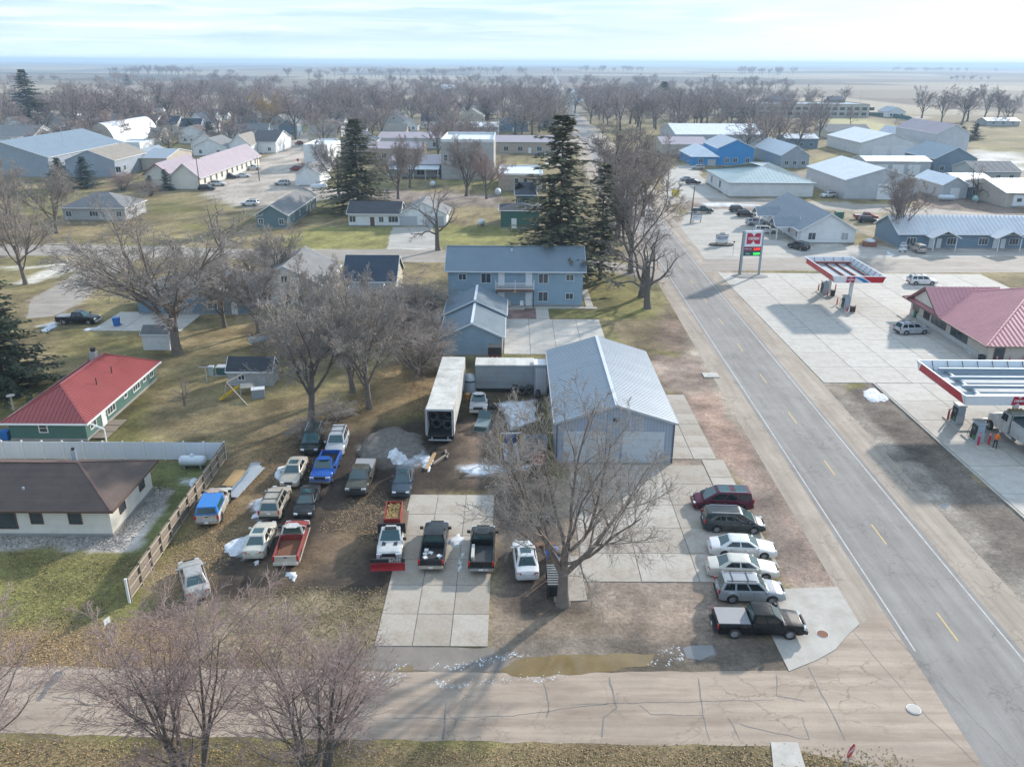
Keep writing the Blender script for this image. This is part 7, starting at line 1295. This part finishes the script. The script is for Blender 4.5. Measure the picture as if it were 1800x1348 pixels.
MB().bar((-.9,-.9,2.4),(.8,1.4,2.4),.12).build('top_beam', PW, t); MB().bar((-.9,-.9,2.35),(1.2,-2.6,.0),.09).build('leg', PW, t); MB().bar((-.9,-.9,2.35),(-1.6,-.2,.0),.09).build('leg', PW, t); MB().box(.3,1.9,.4,1.9,.95,1.05).build('platform', PW, t)
for a in (.35,1.85):
    for b_ in (.45,1.85): MB().box(a-.05,a+.05,b_-.05,b_+.05,0,.949).build('platform_post', PW, t)
MB().cbox((2.3,-.2,.5),(1.4,.9,1.0)).build('play_box', V_GREY, t); MB().cbox((2.3,-.2,1.06),(1.5,1.0,.1)).build('play_box_lid', WHITE, t)
x, y = G(364, 672); t = thing('clothes_post', 'thin clothes line post left of the pale pedestal', 'post', x, y); MB().cyl((0,0,0),(0,0,1.9),.05,n=8).build('post', GALV, t); MB().box(-.8,.8,-.04,.04,1.9,1.98).build('cross_arm', GALV, t)
x, y = G(24, 720); t = thing('bird_bath', 'grey post with ring top behind the red roof', 'bird bath', x, y); MB().cyl((0,0,0),(0,0,1.5),.12,.09,8).build('post', CONC[0], t); MB().lathe([(.1,1.5),(.42,1.62),(.45,1.7),(.36,1.66),(0,1.6)], 14).build('bowl', CONC[0], t)
# deck chairs on the apartment porch
for x, l, m in ((-1.0, 'pale chair on the lower porch of the apartments', M('tan_plastic', (.5,.42,.33), .6, 0, .1, 3)), (1.0, 'white chair on the lower porch of the apartments', WHITE)):
    t = thing('porch_chair', l, 'chair', .45+x, 125.3, 0, None, .17); MB().box(-.28,.28,-.28,.28,.38,.44).build('seat', m, t); MB().box(-.28,.28,.24,.3,.443,1.0).build('backrest', m, t)
    for a in (-.24,.24):
        for b_ in (-.24,.24): MB().box(a-.025,a+.025,b_-.025,b_+.025,0,.378).build('leg', m, t)
# manholes and boxes
for u, v, r, m, l in ((1446,1115,.42,RUST,'rusty manhole cover on the kerb apron'),(1606,1247,.42,CONC[2],'pale manhole cover at the mouth of the side street'),(1641,625,.6,CONC[2],'pale manhole cover on the forecourt')):
    x, y = G(u, v); t = thing('manhole', l, 'manhole', x, y); MB().cyl((0,0,.02),(0,0,.062),r,n=20).build('frame', GALV, t); q = MB().cyl((0,0,.0625),(0,0,.075),r*.88,n=20).build('cover', m, t)
x, y = G(1249, 660); t = thing('drain_slab', 'square pale concrete drain slab at the highway shoulder', 'drain', x, y); MB().box(-.95,.95,-.8,.8,0,.1).build('slab', CONC[2], t); MB().cyl((0,0,.101),(0,0,.12),.3,n=14).build('cover', DOORG, t)
x, y = G(1474, 372+12); t = thing('transformer_box', 'green transformer box behind the motel office', 'cabinet', x, y); MB().box(-.9,.9,-.9,.9,.1,1.7).build('body', M('transformer_green', (.06,.16,.12), .5, .1, .1, 2), t); MB().box(-1.1,1.1,-1.1,1.1,0,.098).build('pad', CONC[0], t)
x, y = G(1528, 433); t = thing('planter', 'brown brick planter heaped with snow at the motel office corner', 'planter', x, y); MB().box(-1.3,1.3,-.7,.7,0,1.1).build('box', BRICKR, t); MB().lathe([(1.1,0),(.9,.35),(.4,.5),(0,.55)],12,'Z',(0,0,1.1)).build('snow_cap', SNOW, t)
tag(MB().box(-3,3,-.1,.1,0,2.3).build('screen_wall', V_LG, None, None, (108.5,147.5,0)), 'pale screen wall at the right edge beyond the store', 'wall')
x, y = G(1795, 366); t = thing('camper', 'white camper trailer parked in front of the tan shed', 'camper', x+2, y+1.5, 8); MB().box(-5,5,-1.3,1.3,.6,3.3).build('body', CANW, t); MB().box(-5.05,5.05,-1.33,1.33,3.303,3.4).build('roof', WHITE, t); [MB().box(a,a+1.4,-1.34,-1.301,1.7,2.6).build('window', WGLASS, t) for a in (-4,-1)]; wheels(t, (.4,1.3), 1.25, .38, .25, True); MB().box(1.8,2.6,-1.33,-1.302,.8,2.7).build('door', DOORG, t)
# ------------------------------------------------------------------ tractor unit with tipper and the man in orange
t = thing('tipper_lorry', 'white tipper lorry beside the pumps at the right edge', 'lorry', 51.6, 76.0, 92); TW2 = paint((.6,.62,.62), .1, .4, .35)
MB().box(-5.2,4.8,-.5,.5,.75,1.0).build('chassis', BLACKP, t)
V, F = body_loft(2.6, 5.0, .95, [(2.6,2.0),(3.2,1.98),(4.6,1.75),(5.0,1.5)], (4.1,), .5, .65, tail=1.0, nose=.85); MB().add(V, F).build('hood', TW2, t, 40)
cabin(t, TW2, 1.0, 1.05, 2.35, 2.75, 1.95, 2.95, 1.12, 1.05, TW2, ((.2,.9),)); MB().box(1.0,2.7,-1.12,1.12,.8,1.96).build('cab_base', TW2, t); MB().cbox((1.9,0,3.06),(.8,1.6,.14)).build('roof_fairing', M('lorry_tan', (.45,.42,.32), .5, 0, .1, 2), t)
for k in (-.6,-.2,.2,.6): MB().cbox((2.2,k,3.18),(.12,.14,.08)).build('marker_lamp', M('amber_lens', (.6,.25,.02), .3, 0, .05, 3), t)
for s in (-1, 1): MB().box(2.3,2.45,s*1.45-.06,s*1.45+.06,1.9,2.6).build('mirror', CANW, t); MB().cyl((.9,s*.95,1.0),(.9,s*.95,3.3),.08,n=8).build('exhaust_stack', CHROME, t); MB().cyl((.0,s*.95,.8),(1.0,s*.95,.8),.3,n=12).build('fuel_tank', CHROME, t); MB().cbox((4.85,s*.7,1.2),(.14,.34,.24)).build('headlight', LAMPW, t)
MB().cbox((5.02,0,1.2),(.06,.8,.7)).build('grille', CHROME, t); MB().cbox((5.15,0,.7),(.2,2.2,.3)).build('bumper', CHROME, t)
MB().add([(-5.3,-1.2,1.1),(.4,-1.2,1.1),(.4,1.2,1.1),(-5.3,1.2,1.1),(-5.5,-1.25,2.7),(.5,-1.25,2.7),(.5,1.25,2.7),(-5.5,1.25,2.7)], [(0,3,2,1),(0,1,5,4),(1,2,6,5),(2,3,7,6),(3,0,4,7),(4,5,6,7)]).build('tipper_body', TW2, t); MB().box(-5.5,.5,-1.27,1.27,2.703,2.78).build('tarp', M('dark_tarp', (.06,.08,.1), .7, 0, .2, 2), t)
for k in range(6): [MB().box(-5+k*1.0,-4.9+k*1.0,s*1.27-.03,s*1.27+.03,1.15,2.65).build('body_rib', TW2, t) for s in (-1, 1)]
wheels(t, (4.1,), 1.15, .52, .3, True); wheels(t, (-3.0, -4.35), 1.2, .52, .5, True)
for k in (-3.0,-4.35): [MB().cbox((k,s*1.0,1.07),(1.05,.45,.04)).build('mud_guard', BLACKP, t) for s in (-1, 1)]
x, y = G(1748, 788); me = bpy.data.meshes.new('person'); J = [(0,0,.93),(0,0,1.12),(0,.02,1.38),(0,.02,1.5),(0,.04,1.6),(0,.05,1.72),(.19,.02,1.4),(.27,.1,1.15),(.2,.32,1.05),(-.19,.02,1.4),(-.27,.06,1.12),(-.25,.2,.92),(.1,0,.88),(.12,.06,.48),(.13,.0,.09),(.13,.16,.04),(-.1,0,.88),(-.12,-.03,.48),(-.14,-.12,.09),(-.14,.05,.04)]
ED = [(0,1),(1,2),(2,3),(3,4),(4,5),(2,6),(6,7),(7,8),(2,9),(9,10),(10,11),(0,12),(12,13),(13,14),(14,15),(0,16),(16,17),(17,18),(18,19)]; RD = [.15,.16,.17,.065,.1,.095,.075,.055,.045,.075,.055,.045,.11,.075,.055,.05,.11,.075,.055,.05]
me.from_pydata(J, ED, []); o = link('person', me); md = o.modifiers.new('skin', 'SKIN'); o.modifiers.new('sub', 'SUBSURF').render_levels = 2
for i, vtx in enumerate(me.skin_vertices[0].data): vtx.radius = (RD[i], RD[i]*.85); vtx.use_root = i == 0
pmat, N, L, b_ = ndmat('clothed_figure'); tc = N.new('ShaderNodeTexCoord'); sp_ = N.new('ShaderNodeSeparateXYZ'); L.new(tc.outputs['Object'], sp_.inputs[0]); cr = N.new('ShaderNodeValToRGB'); cr.color_ramp.interpolation = 'CONSTANT'; mr = N.new('ShaderNodeMath'); mr.operation = 'DIVIDE'; mr.inputs[1].default_value = 1.9; L.new(sp_.outputs[2], mr.inputs[0]); L.new(mr.outputs[0], cr.inputs[0])
el = cr.color_ramp.elements; el[0].position = 0; el[0].color = (.02,.02,.02,1); el[1].position = .055; el[1].color = (.03,.035,.05,1)
for p, c in ((.49,(.8,.17,.02,1)),(.8,(.5,.32,.24,1)),(.885,(.04,.03,.025,1))): e = el.new(p); e.color = c
L.new(cr.outputs[0], b_.inputs['Base Color']); b_.inputs['Roughness'].default_value = .8; me.materials.append(pmat); o.location = (x, y, .045); o.rotation_euler = (0,0,R(-60)); tag(o, 'man in an orange jacket and dark trousers beside the tipper lorry', 'person')
# ------------------------------------------------------------------ heaps: gravel mound, snow
def heap(poly, h, mat, name, label, cat, seed, res=.35, rough=.25, kind=None, flat=.0):
    xs = [p[0] for p in poly]; ys = [p[1] for p in poly]; ax = np.arange(min(xs), max(xs)+res, res); ay = np.arange(min(ys), max(ys)+res, res); X, Y = np.meshgrid(ax, ay); x, y = X.ravel(), Y.ravel()
    d = sdist(x+(fnoise(x,y,.9,seed,3)-.5)*1.1, y+(fnoise(x,y,.9,seed+3,3)-.5)*1.1, poly); m = max(d.max(), .1); z = np.where(d > 0, flat+h*np.sqrt(np.clip(d/m,0,1))*(.6+.8*fnoise(x,y,1.1,seed+7,4))+rough*(fnoise(x,y,.5,seed+9,2)-.5)*np.clip(d,0,.3), -.04)
    n = len(ax); idx = np.arange(len(x)).reshape(len(ay), n); F = np.stack([idx[:-1,:-1].ravel(), idx[:-1,1:].ravel(), idx[1:,1:].ravel(), idx[1:,:-1].ravel()],1); F = F[(z[F] > 0).sum(1) >= 1]
    u, inv = np.unique(F, return_inverse=True); cx, cy = x[u].mean(), y[u].mean(); o = link(name, np_mesh(name, np.stack([x[u]-cx, y[u]-cy, z[u]],1), inv.reshape(F.shape)), mat); sharp(o.data, 80); o.location = (cx, cy, 0); return tag(o, label, cat, None, kind)
P_ = lambda *p: [G(*q) for q in p]
GRVL = M('grey_gravel'); MUDM = M('mud_heap', (.13,.105,.085), .95, 0, .5, 2.5, bump=1)
heap(P_((632,790),(650,765),(690,752),(735,765),(742,790),(720,806),(660,812),(636,806)), 1.0, M('muddy_gravel', (.17,.15,.13), .95, 0, .5, 2.5, bump=1), 'gravel_mound', 'low grey gravel mound below the cut branches', 'gravel', 1, rough=.9)
heap(P_((676,800),(684,785),(705,782),(716,795),(714,812),(698,817),(682,812)), .6, SNOW, 'snow_heap', 'dirty white snow heap on the gravel mound', 'snow', 2); heap(P_((660,812),(690,808),(690,822),(668,826)), .7, MUDM, 'soil_heap', 'brown soil heap beside the snow heap', 'soil', 3)
heap(P_((1519,688),(1535,680),(1562,700),(1560,706),(1535,707),(1522,700)), .2, SNOW, 'snow_heap', 'white snow patch on the dirt median by the forecourt', 'snow', 4)
for i, (px, l) in enumerate((([(396,958),(420,945),(465,922),(478,935),(425,975),(408,978)], 'snow patch behind the gold sedan'), ([(448,885),(470,868),(466,912),(448,910)], 'snow patch left of the beige sport utility'), ([(487,828),(500,818),(501,846),(490,848)], 'snow patch left of the beige sedan'), ([(502,1008),(515,1006),(517,1022),(508,1018)], 'small snow patch below the red pickup'), ([(445,988),(455,986),(452,994)], 'tiny snow scrap below the gold sedan'), ([(806,824),(850,818),(884,822),(880,832),(830,834)], 'long snow strip in front of the shop'), ([(885,718),(915,705),(942,712),(940,742),(905,750)], 'snow field beside the shop wall'), ([(738,805),(760,800),(757,830),(742,822)], 'snow scrap below the open trailer'), ([(1700,612),(1740,640),(1735,645),(1690,615)], 'thin snow line along the store kerb'), ([(338,840),(350,842),(342,858),(336,852)], 'snow scrap inside the fence'), ([(788,950),(812,940),(814,950),(795,965)], 'snow scrap between the two black pickups'), ([(806,975),(812,976),(810,1008),(804,1004)], 'icy streak between the two black pickups'), ([(1558,441),(1575,450),(1560,447)], 'snow scrap beside the motel sign'), ([(74,580),(95,568),(100,572),(82,584)], 'snow scrap at the driveway end'), ([(145,580),(176,574),(176,578),(150,582)], 'snow strip along the driveway front'))):
    heap(P_(*px), .14, SNOW, 'snow_patch', l, 'snow', 10+i, .16, .1, flat=.03+(.04 if 700 < px[0][0] < 900 and px[0][1] > 900 else 0))
# broken slush along the bottom street
V = []; F = []; rr = random.Random(21); o_ = 0
lines = [[(800,1175),(870,1160),(905,1152),(935,1156)], [(755,1175),(830,1166),(910,1150)], [(770,1205),(840,1200),(900,1195),(1000,1188)], [(690,1175),(720,1170)], [(760,1198),(800,1212)], [(1160,1150),(1190,1140),(1200,1160),(1140,1168)], [(640,1195),(720,1190)]]
for ln in lines:
    for a, b in zip(ln[:-1], ln[1:]):
        (x0, y0), (x1, y1) = G(*a), G(*b); n = int(math.hypot(x1-x0, y1-y0)*28)
        for i in range(n):
            f = rr.random(); x = x0+(x1-x0)*f+rr.gauss(0,.12); y = y0+(y1-y0)*f+rr.gauss(0,.13)+.18*math.sin(f*9); s = .012+.075*rr.random()**3; z = .008; k = [(x+s*math.cos(t)*rr.uniform(.7,1.3), y+s*math.sin(t)*rr.uniform(.7,1.3)) for t in (0,1.57,3.14,4.71)]
            V += [(p[0],p[1],z) for p in k]+[(x,y,z+s*.4)]; F += [(o_,o_+1,o_+4),(o_+1,o_+2,o_+4),(o_+2,o_+3,o_+4),(o_+3,o_,o_+4)]; o_ += 5
o = link('slush', np_mesh('slush', V, F), SNOW); tag(o, kind='stuff')
# gravel bed, dead leaves and grass tufts as loose cover
def litter(name, polys, mats_n, smin, smax, mat, seed, up=.0):
    rs_ = np.random.RandomState(seed); V = []; F = []; o = 0
    for px, n in zip(polys, mats_n):
        poly = [G(*p) for p in px]; xs = [p[0] for p in poly]; ys = [p[1] for p in poly]; x = rs_.uniform(min(xs),max(xs),n*2); y = rs_.uniform(min(ys),max(ys),n*2); k = sdist(x,y,poly) > rs_.uniform(-.8,.6,n*2); x, y = x[k][:n], y[k][:n]; m = len(x); a = rs_.uniform(0,6.28,m); s = rs_.uniform(smin,smax,m); c, sn = np.cos(a)*s, np.sin(a)*s; z = rs_.uniform(.012,.03,m); t = rs_.uniform(-.5,.5,m)*s+up*s
        V.append(np.stack([np.stack([x-c,y-sn,z],1), np.stack([x+sn*.5,y-c*.5,z+np.abs(t)],1), np.stack([x+c,y+sn,z+.4*np.abs(t)],1), np.stack([x-sn*.5,y+c*.5,z],1)],1).reshape(-1,3)); F.append(np.arange(m*4).reshape(-1,4)+o); o += m*4
    return tag(link(name, np_mesh(name, np.concatenate(V), np.concatenate(F)), mat), kind='stuff')
litter('fallen_leaves', [[(-100,1110),(300,1090),(330,1175),(-100,1175)], [(300,960),(400,870),(420,960),(330,1040),(255,1060)], [(640,860),(720,890),(690,960),(560,930)], [(0,1300),(700,1310),(1500,1330),(1500,1400),(0,1400)], [(650,650),(760,690),(740,735),(620,735)], [(430,740),(560,800),(520,860),(400,860)]], [9000,4000,1500,9000,3500,2000], .04, .085, M('dry_leaves', (.40,.27,.14), .9, 0, .45, 2.2), 2, .3)
litter('grass_tufts', [[(-100,1300),(1560,1325),(1700,1420),(-100,1420)], [(0,970),(240,985),(230,1060),(150,1110),(0,1100)], [(500,1030),(690,1040),(660,1170),(330,1175)]], [9000,6000,5000], .04, .09, M('dead_grass', (.27,.21,.1), .95, 0, .5, 1.6), 3, .5)
litter('grey_pebbles', [[(0,942),(200,942),(272,858),(292,856),(283,886),(222,965),(168,966),(100,958),(0,964)]], [6000], .04, .1, M('pebbles', (.42,.39,.36), .9, 0, .5, 7), 4, .8)
# ------------------------------------------------------------------ the hazy air
hz = MB().box(-16000, 16000, -3500, 17000, -30, 52).build('haze', None); tag(hz, kind='stuff')
hm = bpy.data.materials.new('haze_air'); hm.use_nodes = True; hn = hm.node_tree
for n in list(hn.nodes):
    if n.type != 'OUTPUT_MATERIAL': hn.nodes.remove(n)
pv = hn.nodes.new('ShaderNodeVolumePrincipled'); pv.inputs['Density'].default_value = .0002; pv.inputs['Color'].default_value = (.6,.8,1,1); pv.inputs['Anisotropy'].default_value = .1
hn.links.new(pv.outputs[0], [n for n in hn.nodes if n.type == 'OUTPUT_MATERIAL'][0].inputs['Volume']); hz.data.materials.append(hm)
hm.cycles.homogeneous_volume = True
